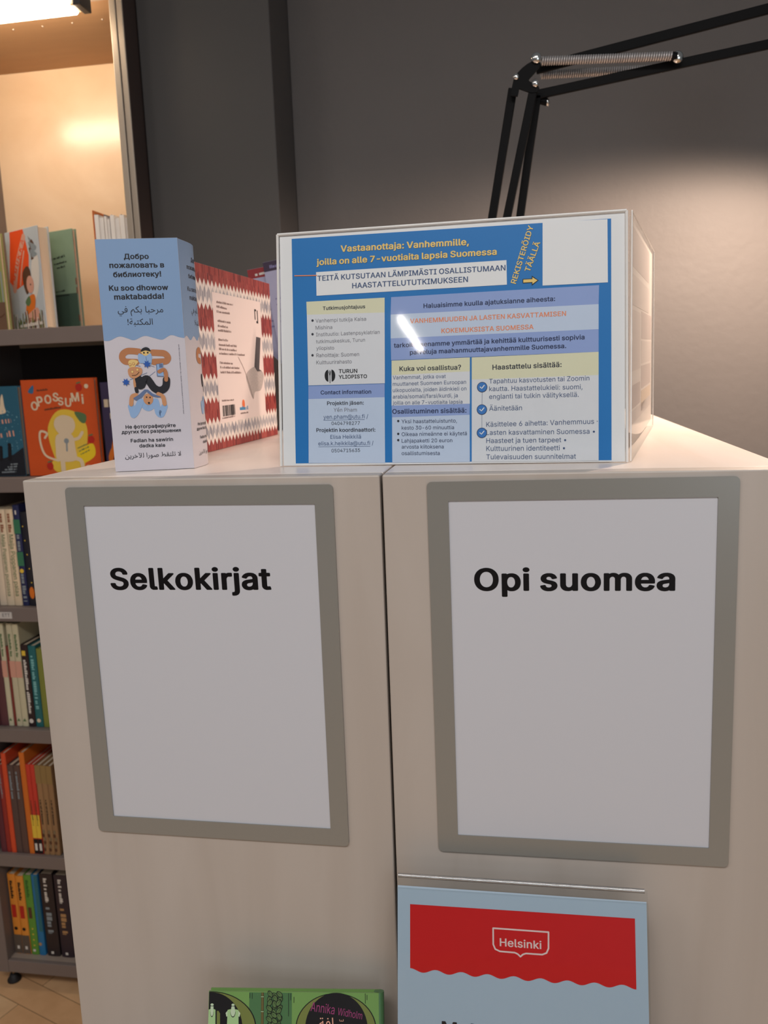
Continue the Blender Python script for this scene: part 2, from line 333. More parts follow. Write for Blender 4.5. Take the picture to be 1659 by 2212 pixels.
# ------------------------------------------------------------------ measured print layouts, in millimetres on each sheet
SPACE_W = 188
FACE = {}
FACE[0] = {
',': '188;40 -118 80 -119 85 -116 133 58 136 68 134 71 70 71 68 70 39 -110',
'-': '453;116 188 334 188 337 190 337 240 334 244 116 244 114 240 114 190',
'.': '188;89 -4 108 -2 118 1 124 6 135 18 140 28 141 38 139 54 135 64 128 72 116 82 94 87 74 82 65 74 55 64 50 44 51 28 56 16 72 1',
'/': '249;16 -76 68 -76 72 -74 233 526 234 530 232 533 180 533 177 530 16 -70',
'0': '453;222 -6 262 -3 294 7 324 25 350 52 369 80 384 114 393 146 403 202 405 244 403 306 395 356 384 394 366 433 350 458 338 470 322 484 296 501 264 511 228 516 189 512 160 502 128 483 101 454 84 430 72 402 58 356 50 308 48 264 50 202 57 154 69 114 86 76 104 50 131 24 162 6 188 -2;210 51 182 60 164 73 147 92 134 116 123 146 115 176 111 212 109 262 111 298 116 336 124 368 134 394 144 412 164 436 182 449 202 457 228 460 254 455 270 449 284 440 306 416 320 394 330 364 338 332 342 298 344 248 337 174 321 120 306 92 288 73 270 60 248 52 230 50',
'1': '453;78 0 388 0 391 2 391 52 388 55 278 55 276 58 276 506 274 508 198 509 87 426 86 362 88 360 202 443 208 447 211 446 212 58 208 55 78 55 76 52 76 2',
'2': '453;66 0 386 0 389 2 389 54 386 57 156 57 154 58 155 62 315 232 363 298 370 316 377 338 381 366 379 398 372 422 361 444 348 462 330 480 304 498 278 508 254 513 226 516 196 513 170 508 144 497 119 480 100 462 84 438 75 416 69 394 66 366 68 362 125 362 132 396 139 412 150 430 166 443 180 451 202 457 222 460 260 454 274 448 290 438 307 420 314 406 319 388 320 366 316 342 312 328 281 280 65 48 64 2',
'3': '453;210 -6 250 -5 276 1 308 12 332 27 354 46 370 66 383 92 390 116 393 144 391 174 382 200 371 222 359 238 334 261 304 277 272 287 248 290 224 289 223 292 371 460 372 506 368 509 72 509 70 507 70 456 72 452 284 452 288 450 158 300 157 252 160 248 218 247 252 241 276 233 292 223 305 212 316 196 323 180 327 166 329 152 328 124 322 106 314 92 292 70 268 59 238 51 198 51 162 60 150 66 135 78 126 88 118 100 113 114 109 130 106 132 46 132 44 130 48 106 57 80 71 56 91 36 108 22 136 9 160 1 188 -5',
'4': '453;284 0 340 0 343 2 343 102 344 104 410 105 413 108 413 160 411 162 346 163 344 164 342 316 340 318 284 318 283 316 282 166 280 164 112 163 109 166 310 506 306 509 250 509 244 504 41 160 40 108 42 105 280 104 282 102 282 2',
'5': '453;214 -6 252 -4 288 6 308 15 326 28 351 52 370 78 381 104 389 140 391 162 390 188 385 212 379 230 371 250 358 270 332 298 314 310 294 321 272 328 252 332 232 334 210 333 178 325 135 304 151 450 154 452 362 452 366 456 366 506 362 509 98 509 96 506 68 264 68 254 126 246 152 262 182 273 212 277 244 273 274 262 288 252 301 240 315 220 325 186 328 164 326 142 322 124 312 102 301 86 278 66 258 56 242 51 228 50 202 51 186 55 161 68 138 90 129 104 120 129 62 130 60 128 64 104 71 82 83 60 103 38 118 25 140 11 162 2 192 -5',
'6': '453;221 -6 256 -4 282 3 310 14 332 30 350 48 368 74 379 100 387 128 389 154 388 176 380 214 366 245 355 262 336 280 314 296 292 304 264 312 238 314 214 312 180 300 179 302 318 504 320 508 318 509 254 509 250 506 108 296 92 266 79 236 65 188 65 142 72 106 84 74 101 50 120 30 146 13 172 2 196 -4;212 49 190 55 174 63 160 73 147 88 135 110 127 136 125 152 126 180 139 216 150 232 172 251 206 264 244 264 264 258 288 244 303 230 312 215 322 196 326 178 326 138 322 120 314 102 302 84 288 70 264 56 246 50 228 48',
'7': '453;100 0 162 0 166 2 390 446 391 506 388 509 64 509 62 506 62 454 64 452 320 452 323 448 98 2',
'8': '453;218 -6 258 -5 290 2 316 11 342 26 365 46 378 62 390 82 398 108 401 134 394 178 387 196 374 215 350 241 334 252 304 266 303 268 322 276 342 289 359 308 372 330 378 352 382 380 379 406 373 430 361 450 349 466 328 485 306 498 280 508 254 514 230 516 188 512 168 507 144 497 122 484 103 466 90 450 80 432 73 406 70 380 74 352 80 330 93 308 109 290 130 275 150 266 114 250 99 240 85 226 65 196 57 172 52 144 54 110 63 82 74 62 94 39 110 25 146 7 164 1 192 -5;216 49 186 54 166 60 152 69 136 82 129 92 121 108 115 138 116 152 122 172 132 192 142 204 168 223 188 230 206 234 246 234 262 231 282 223 310 204 317 196 329 176 334 160 337 140 335 122 331 108 323 92 312 79 300 69 284 60 264 53 246 50;206 291 190 295 166 307 145 330 138 346 134 360 133 382 138 406 153 432 162 441 176 449 196 456 220 460 244 459 258 455 288 442 308 420 314 406 319 382 318 360 314 346 308 332 299 320 288 309 274 300 260 294 244 291',
'9': '453;133 0 196 0 202 2 338 205 361 244 373 270 381 294 388 330 388 366 380 406 370 430 352 458 332 478 308 495 280 507 256 513 224 516 192 512 168 506 152 499 122 481 102 460 84 434 72 406 66 382 64 356 66 320 71 296 84 267 100 244 112 232 140 212 162 203 188 197 230 195 273 208 132 2;212 244 194 249 174 257 148 280 138 294 131 314 126 338 126 364 131 388 138 406 149 424 162 437 174 446 204 458 218 460 244 459 262 454 278 446 305 422 322 388 327 356 326 330 322 312 315 296 304 278 288 264 278 257 260 248 228 243',
':': '188;89 -4 108 -2 118 1 124 6 135 18 140 28 141 38 139 54 135 64 128 72 116 82 94 87 74 82 65 74 55 64 50 44 51 28 56 16 72 1;82 272 98 271 116 276 128 285 139 302 141 318 136 336 128 348 114 357 94 362 80 359 64 350 54 336 51 326 50 312 55 294 64 283',
'@': '676;357 -134 374 -135 470 -118 500 -108 503 -104 490 -62 486 -60 374 -85 316 -83 280 -78 246 -68 216 -55 188 -37 156 -6 144 8 129 34 113 74 103 114 98 172 100 220 106 258 116 292 128 320 146 350 162 370 186 393 214 411 242 424 272 434 308 440 340 442 384 440 420 434 452 423 478 409 502 393 524 371 541 352 563 310 575 274 581 220 579 152 576 128 566 92 558 78 544 65 518 59 502 62 491 68 481 82 475 98 474 332 472 334 420 334 419 332 419 310 416 307 396 324 368 338 336 343 304 341 280 334 258 323 230 299 220 288 207 266 197 238 190 212 188 178 190 152 195 122 208 88 216 74 231 54 252 34 270 24 296 15 328 13 350 15 372 21 400 40 413 54 420 67 424 66 427 54 433 44 450 28 464 21 488 13 502 11 540 13 560 18 576 27 594 44 605 58 615 76 620 92 631 142 635 188 635 222 633 252 626 288 617 318 604 350 578 387 563 406 538 430 504 453 472 469 436 481 394 489 344 492 302 489 264 483 220 470 184 454 155 436 119 404 97 378 78 346 61 308 51 272 43 228 40 174 43 130 48 98 61 48 82 2 98 -24 124 -55 150 -77 176 -93 222 -114 260 -126 306 -133;324 65 308 67 291 74 279 82 264 98 255 116 247 142 243 164 242 192 245 218 251 236 260 254 268 264 282 277 296 285 310 289 332 292 364 287 380 282 392 274 403 264 411 250 417 230 421 210 422 176 421 160 412 120 406 104 397 92 382 78 366 71 350 66',
'A': '480;18 0 82 0 86 2 134 138 138 142 344 142 352 126 394 2 398 0 458 0 462 2 277 506 274 509 204 509 200 506 19 8 17 2;156 200 157 204 196 318 238 454 240 453 248 430 326 200 322 199',
'E': '419;62 0 372 0 374 2 375 54 372 57 128 57 125 60 125 226 126 228 352 229 355 232 355 282 352 286 126 287 125 288 126 450 128 452 368 452 372 454 372 506 370 508 62 509 60 507 60 2',
'H': '517;62 0 122 0 125 2 125 228 128 232 390 231 392 228 392 2 394 0 454 0 456 2 457 506 455 508 394 509 392 506 392 292 388 289 126 290 125 292 125 506 122 509 62 509 60 507 60 2',
'I': '300;33 0 266 0 269 2 269 54 268 56 186 57 183 60 183 448 186 452 268 453 269 454 269 506 268 508 34 509 31 506 31 454 33 452 116 452 118 448 118 60 116 57 33 56 31 54 31 2',
'K': '467;62 0 122 0 125 2 125 166 194 241 198 243 370 2 374 0 446 1 444 6 244 288 446 506 445 508 366 509 362 507 202 334 126 245 124 248 125 506 122 509 62 509 60 507 60 2',
'L': '393;62 0 358 0 361 2 361 54 358 57 128 57 126 58 125 506 122 509 62 509 60 506 60 2',
'M': '628;62 0 118 0 122 2 119 384 119 426 120 432 285 2 288 0 338 0 343 2 504 434 506 434 507 430 507 384 504 2 506 0 566 1 568 2 568 506 566 508 478 509 475 506 319 80 316 75 314 74 283 172 153 506 148 509 62 509 60 507 60 2',
'O': '533;262 -6 308 -3 346 7 384 25 421 56 442 80 464 116 478 152 490 204 493 250 490 306 481 350 465 392 440 431 412 461 378 487 346 501 310 512 268 516 222 511 186 501 156 487 148 483 120 460 94 432 70 394 54 354 44 306 40 258 44 202 54 156 70 116 93 78 120 48 147 28 184 8 224 -3;260 53 234 56 208 64 184 76 162 93 142 118 124 146 113 178 106 212 103 258 106 296 115 338 125 364 142 392 158 412 184 433 208 444 236 453 268 456 298 452 322 446 332 442 348 433 368 418 391 394 408 366 421 330 428 296 430 248 428 214 420 178 408 144 390 114 368 91 348 76 326 64 296 55',
'P': '445;62 0 122 0 125 2 125 182 126 185 260 187 304 195 330 206 354 222 373 240 390 264 400 292 407 318 409 352 405 384 391 428 377 448 354 472 330 488 302 500 272 506 238 509 62 509 60 506 60 2;128 242 125 244 125 448 126 451 256 451 276 447 296 439 310 429 325 414 334 400 341 374 344 354 343 328 333 294 324 278 310 265 286 251 258 244 236 242',
'R': '449;62 0 122 0 125 2 125 194 128 198 246 197 352 2 356 0 424 0 426 2 315 208 332 217 356 232 378 252 391 272 401 296 408 332 409 356 407 380 401 406 391 430 376 454 358 471 332 489 302 500 274 506 238 509 62 509 60 506 60 2;126 256 125 258 125 448 126 451 258 451 296 440 312 430 325 418 334 404 341 386 344 370 345 346 341 320 334 300 326 288 314 277 290 264 258 256',
'S': '447;215 -8 260 -7 292 0 322 11 350 26 372 46 386 64 398 86 406 112 408 136 406 164 395 198 382 216 358 238 342 249 310 264 156 315 138 327 122 346 118 358 115 376 117 392 122 407 135 426 152 440 170 449 184 454 222 459 246 457 268 452 282 448 302 437 319 422 327 410 332 402 336 382 338 378 398 378 400 380 398 404 389 430 375 452 352 474 340 484 316 498 290 507 258 514 232 516 194 514 160 506 138 498 118 487 88 464 75 448 63 428 54 402 52 372 57 340 67 314 78 300 88 287 112 269 144 253 176 242 294 205 320 190 339 170 344 156 346 140 345 128 338 106 327 90 316 79 288 61 268 54 246 50 204 50 182 54 166 59 150 66 134 77 122 90 114 102 102 137 40 137 38 134 43 108 52 82 66 58 78 44 94 29 128 9 154 0 186 -7',
'T': '449;195 0 254 0 257 2 258 450 260 452 414 452 417 454 417 506 414 509 34 509 32 506 32 454 34 452 190 452 192 450 193 2',
'V': '480;205 0 274 0 279 2 460 500 462 506 460 509 398 509 394 506 268 138 242 57 240 56 85 506 80 509 20 509 17 506 200 10',
'W': '686;156 0 226 0 231 2 340 437 343 434 353 384 454 2 458 0 529 0 531 4 668 508 606 509 602 506 492 63 381 506 376 509 306 508 194 63 192 64 169 172 83 506 78 509 18 508 17 506 154 4',
'Y': '472;205 0 264 0 268 2 269 208 451 502 453 506 452 508 384 509 380 506 246 268 236 255 92 506 88 509 20 509 18 506 202 208 203 2',
'Z': '438;44 0 396 0 398 2 399 54 396 57 138 54 116 54 115 56 177 140 396 460 397 506 395 508 42 509 40 507 40 454 42 452 274 454 320 454 324 452 44 48 42 44 42 2',
'a': '389;154 -8 192 -5 216 2 244 18 274 52 277 50 277 4 278 1 334 0 337 4 337 256 330 300 322 320 304 346 272 368 256 374 208 384 192 384 158 381 116 369 94 358 66 334 50 312 42 294 44 290 98 275 112 295 125 308 138 317 164 327 200 331 228 326 242 320 261 306 271 288 275 272 276 256 273 244 264 235 252 230 130 212 94 201 78 193 61 182 43 162 36 146 30 110 32 84 39 62 56 34 74 16 94 5 116 -3;166 45 140 49 120 56 102 72 96 84 92 102 93 120 101 136 112 147 136 159 264 184 275 188 276 138 274 122 265 98 256 84 238 66 212 52 192 47',
'b': '424;218 -8 260 -6 290 4 314 16 334 32 355 56 371 86 380 114 388 150 390 182 389 214 380 262 369 294 354 320 334 342 312 362 286 374 262 381 234 384 208 383 172 373 140 348 120 321 116 320 114 322 114 506 112 509 56 509 53 506 53 2 56 0 110 0 112 2 112 56 116 59 148 21 170 6 192 -4;204 48 178 56 162 65 147 78 134 96 125 116 117 142 113 178 114 216 118 242 126 264 134 282 147 298 160 311 178 322 198 328 224 330 246 327 264 321 280 311 292 301 306 282 316 260 324 234 328 198 327 162 322 136 315 114 304 94 294 80 282 68 262 55 244 49 222 47',
'd': '424;187 -8 216 -7 234 -3 252 4 274 19 288 32 305 56 310 59 313 56 313 2 314 1 368 0 372 2 372 506 370 508 314 509 311 506 311 322 308 319 304 321 280 352 266 364 252 373 234 380 216 383 190 384 164 382 138 374 126 369 112 361 92 345 70 320 55 292 45 266 36 226 34 196 35 162 42 118 57 80 70 56 80 44 92 31 110 16 134 4 162 -5;188 48 162 55 144 66 130 80 117 98 109 118 101 144 96 184 97 206 103 242 108 260 119 282 130 298 144 311 162 322 190 329 218 329 244 322 262 312 278 298 291 280 300 262 308 230 312 192 310 160 306 136 296 108 288 93 274 74 262 65 238 53 218 48',
'e': '404;206 -8 236 -7 262 -3 284 5 304 16 330 35 348 54 358 72 363 90 308 104 305 102 294 82 278 67 252 53 240 49 210 46 170 53 149 62 136 72 120 89 110 106 102 128 97 160 98 168 368 169 371 172 370 226 364 258 348 302 334 324 304 354 284 366 248 379 212 384 172 382 142 373 114 359 86 334 71 316 54 286 44 256 37 226 34 192 37 150 43 118 56 84 73 56 94 33 120 14 146 3 176 -5;98 222 97 224 98 234 108 266 118 284 129 298 144 312 162 322 182 328 202 330 226 328 244 323 266 311 280 296 297 270 308 226 307 222 304 221',
'f': '254;83 0 138 0 142 2 142 324 144 327 224 327 228 330 228 376 226 378 144 379 143 380 142 424 146 444 154 460 168 469 180 472 226 469 242 518 240 521 170 529 138 520 121 510 98 488 87 468 82 452 81 438 80 380 78 379 8 379 6 376 6 330 8 327 78 327 81 324 81 2',
'g': '425;202 -150 226 -150 254 -146 280 -139 300 -131 316 -122 336 -106 350 -90 363 -66 370 -40 372 -14 372 376 370 378 314 378 313 376 313 322 310 319 306 322 276 358 254 372 238 378 218 383 190 384 166 382 138 374 110 360 86 338 72 322 55 294 43 262 36 230 34 198 36 154 43 122 54 92 62 80 72 64 95 40 114 26 142 13 174 6 216 6 240 12 266 23 287 42 304 66 308 68 311 66 311 -8 307 -36 296 -60 280 -76 262 -86 238 -94 226 -96 200 -97 166 -92 140 -81 124 -68 100 -42 53 -68 53 -72 59 -84 76 -104 96 -122 112 -131 152 -145;200 59 182 61 160 67 136 83 118 104 103 142 98 166 96 196 103 244 117 280 128 296 142 310 160 321 180 328 206 330 228 328 248 321 266 310 280 298 289 286 299 266 307 244 311 220 312 184 308 148 301 126 290 104 280 90 264 75 244 66 226 61',
'h': '410;55 0 112 0 114 2 114 234 119 264 127 284 137 298 148 308 178 324 204 329 236 326 256 318 274 302 286 284 293 262 296 236 296 2 300 0 354 0 357 2 357 244 355 272 350 296 341 320 326 342 312 357 296 369 256 382 224 384 198 381 174 373 154 363 131 342 116 320 114 324 114 506 112 509 56 509 53 506 53 2',
'i': '167;55 0 112 0 114 2 114 376 112 379 56 379 53 376 53 2;72 444 88 443 106 448 120 461 124 470 126 486 121 504 112 514 98 521 84 524 64 518 49 506 44 496 41 482 46 464 60 450',
'j': '167;-8 -142 26 -141 48 -136 66 -128 78 -120 92 -106 102 -88 108 -70 114 -32 114 376 110 379 56 379 53 376 53 -30 47 -60 34 -77 18 -85 -9 -88 -10 -140;77 444 94 444 106 449 114 456 123 470 126 482 124 496 114 512 96 521 82 524 62 518 53 512 43 496 41 486 43 472 52 456 62 448',
'k': '381;55 0 112 0 114 2 114 138 120 146 154 176 162 168 294 1 368 0 370 2 202 216 358 376 358 378 284 378 123 214 120 212 116 213 114 214 114 506 112 509 56 509 53 506 53 2',
'l': '189;111 0 178 3 180 6 170 52 168 54 138 53 128 56 120 62 114 82 114 506 112 509 56 509 53 506 54 66 62 38 74 21 92 8',
'm': '610;55 0 112 0 114 2 114 244 118 268 127 290 144 311 172 326 196 330 222 327 240 321 252 312 264 298 272 280 274 262 274 2 276 1 332 0 335 2 335 252 336 264 345 290 362 311 376 321 388 326 414 330 440 328 458 322 470 315 485 298 492 280 496 254 496 2 500 0 556 1 557 2 557 258 555 282 550 306 541 328 531 342 512 363 498 372 480 379 458 385 418 385 384 376 362 364 338 344 326 328 318 313 303 342 286 362 271 372 246 383 214 386 186 381 156 366 134 348 114 315 112 318 112 377 110 379 55 378 53 376 53 2',
'n': '410;55 0 112 0 114 2 114 234 119 264 127 284 137 298 148 308 178 324 204 329 236 326 256 318 274 302 286 284 293 262 296 236 296 2 300 0 354 0 357 2 357 244 355 272 350 296 340 322 326 342 312 357 296 369 274 377 252 383 224 384 198 381 174 373 152 362 131 342 114 316 112 320 112 377 110 379 56 379 54 377 53 2',
'o': '415;201 -8 240 -5 270 3 298 16 328 40 342 56 359 84 367 106 379 150 381 180 379 224 371 258 359 290 341 320 320 343 300 359 272 373 240 382 212 384 174 382 142 373 116 360 84 332 72 318 57 292 45 262 37 226 34 190 37 150 43 118 56 84 73 56 94 34 118 15 152 1 174 -5;204 46 182 49 164 55 142 68 126 85 117 98 106 124 98 162 96 190 101 230 108 256 117 276 129 294 144 310 164 322 184 328 210 330 232 327 254 319 272 308 293 284 304 264 313 238 318 212 319 178 315 144 307 118 299 98 287 82 270 66 250 55 230 49',
'p': '424;55 -142 112 -143 114 -140 114 56 116 58 120 57 148 21 176 3 190 -3 208 -7 250 -7 262 -6 288 3 314 16 340 38 355 58 370 84 381 118 389 164 389 214 381 260 370 294 353 322 339 338 315 360 290 373 261 382 234 384 208 383 190 379 172 373 140 348 120 321 116 319 112 322 111 378 110 379 56 379 54 378 53 -140;216 47 196 50 178 56 152 74 136 94 126 114 119 136 114 162 113 200 117 236 125 262 134 282 146 297 160 311 178 322 198 328 224 330 246 327 264 321 280 311 290 303 305 284 322 242 327 216 328 180 324 144 317 122 306 98 295 82 280 66 262 55 242 49',
'r': '259;55 0 112 0 114 2 114 242 117 260 123 278 134 294 144 304 160 315 172 320 242 323 243 324 243 380 242 383 192 383 170 376 152 367 142 358 125 340 117 324 114 322 112 324 112 376 110 378 56 379 53 376 53 2',
's': '365;169 -8 210 -7 234 -2 260 6 280 18 296 30 313 48 323 66 330 92 331 108 329 124 320 152 306 170 288 186 256 201 172 223 136 235 124 243 113 256 110 264 109 278 112 292 119 304 128 315 136 320 148 326 166 331 184 333 202 332 230 323 240 317 252 306 268 278 322 290 318 306 310 320 299 338 284 353 254 372 232 379 212 383 160 383 132 376 96 361 65 332 55 312 48 288 47 272 49 254 57 228 72 208 90 193 116 181 146 171 228 150 250 139 263 124 268 102 264 86 258 74 244 62 232 56 206 47 184 45 160 47 142 52 124 60 107 78 100 88 95 104 92 106 38 95 37 92 41 74 50 54 63 36 76 24 94 11 116 2 138 -4',
't': '227;136 0 196 1 212 4 202 52 196 54 156 51 144 55 136 62 130 72 126 94 126 324 128 327 202 328 204 330 204 376 200 379 128 380 126 382 125 470 122 471 68 471 65 468 65 382 62 379 8 379 7 378 6 330 8 327 62 327 64 326 65 92 68 64 77 42 92 21 114 7',
'u': '410;176 -4 212 -2 236 6 256 16 278 36 296 64 298 64 298 62 299 2 302 0 354 0 356 2 357 376 356 378 300 379 297 378 296 146 291 118 284 100 277 88 260 69 234 55 206 50 174 54 154 61 137 76 123 96 117 116 114 140 114 376 112 379 56 379 54 378 53 128 54 110 60 84 69 60 78 46 85 36 100 21 116 11 136 2',
'v': '389;164 0 224 0 227 2 369 374 368 378 308 379 304 376 196 57 194 58 190 68 85 376 82 379 22 379 18 376 160 8',
'y': '389;96 -144 110 -144 124 -141 140 -136 154 -128 178 -106 196 -78 369 374 368 378 308 379 304 376 196 57 194 58 190 68 85 376 82 379 22 379 18 376 162 0 145 -52 137 -66 124 -80 112 -86 98 -90 64 -86 60 -90 48 -138 58 -142',
'·': '196;95 196 108 198 124 204 138 218 144 242 140 258 135 268 120 282 100 287 84 285 72 280 58 264 52 242 55 228 60 216 74 202',
'Ä': '480;18 0 82 0 86 2 134 138 138 142 344 142 352 126 394 2 398 0 458 0 462 2 277 506 274 509 204 509 200 506 19 8 17 2;156 200 157 204 196 318 238 454 240 453 248 430 326 200 322 199;165 572 180 575 190 579 203 592 208 610 206 624 200 636 188 647 168 653 150 649 141 642 133 632 127 612 133 592 138 585 148 577;309 572 330 577 334 579 347 592 352 610 350 624 344 636 332 647 312 653 294 649 285 642 276 632 271 614 273 600 278 589 292 577',
'ä': '389;154 -8 192 -5 216 2 244 18 274 52 277 50 277 4 278 1 334 0 337 4 337 256 330 300 322 320 304 346 272 368 256 374 208 384 192 384 158 381 116 369 94 358 66 334 50 312 42 294 44 290 98 275 112 295 125 308 138 317 164 327 200 331 228 326 242 320 261 306 271 288 275 272 276 256 273 244 264 235 252 230 130 212 94 201 78 193 61 182 43 162 36 146 30 110 32 84 39 62 56 34 74 16 94 5 116 -3;166 45 140 49 120 56 102 72 96 84 92 102 93 120 101 136 112 147 136 159 264 184 275 188 276 138 274 122 265 98 256 84 238 66 212 52 192 47;112 444 128 444 140 450 152 464 158 482 155 496 148 510 138 518 126 522 114 523 96 518 84 506 78 494 77 480 82 464 96 448;256 444 270 444 280 448 293 460 300 474 300 494 294 505 286 514 270 522 258 523 240 518 228 506 222 494 221 480 226 464 240 448',
'ế': '404;206 -8 236 -7 262 -3 284 5 304 16 330 35 348 54 358 72 363 90 308 104 305 102 294 82 278 67 252 53 240 49 210 46 170 53 149 62 136 72 120 89 110 106 102 128 97 160 98 168 368 169 371 172 370 226 364 258 348 302 334 324 304 354 284 366 248 379 212 384 172 382 142 373 114 359 86 334 71 316 54 286 44 256 37 226 34 192 37 150 43 118 56 84 73 56 94 33 120 14 146 3 176 -5;98 222 97 224 98 234 108 266 118 284 129 298 144 312 162 322 182 328 202 330 226 328 244 323 266 311 280 296 297 270 308 226 307 222 304 221;100 426 156 427 202 480 206 483 254 427 296 427 310 428 313 430 234 519 180 520 172 514 99 428;254 548 256 547 302 548 366 638 365 640 300 640',
'•': '389;184 94 214 94 228 98 248 106 264 117 278 132 292 154 301 180 304 200 302 222 297 240 290 256 278 272 262 287 234 304 196 311 158 305 140 296 122 283 111 272 97 252 90 232 85 204 87 182 92 166 100 148 112 130 122 120 140 107 158 99',
}
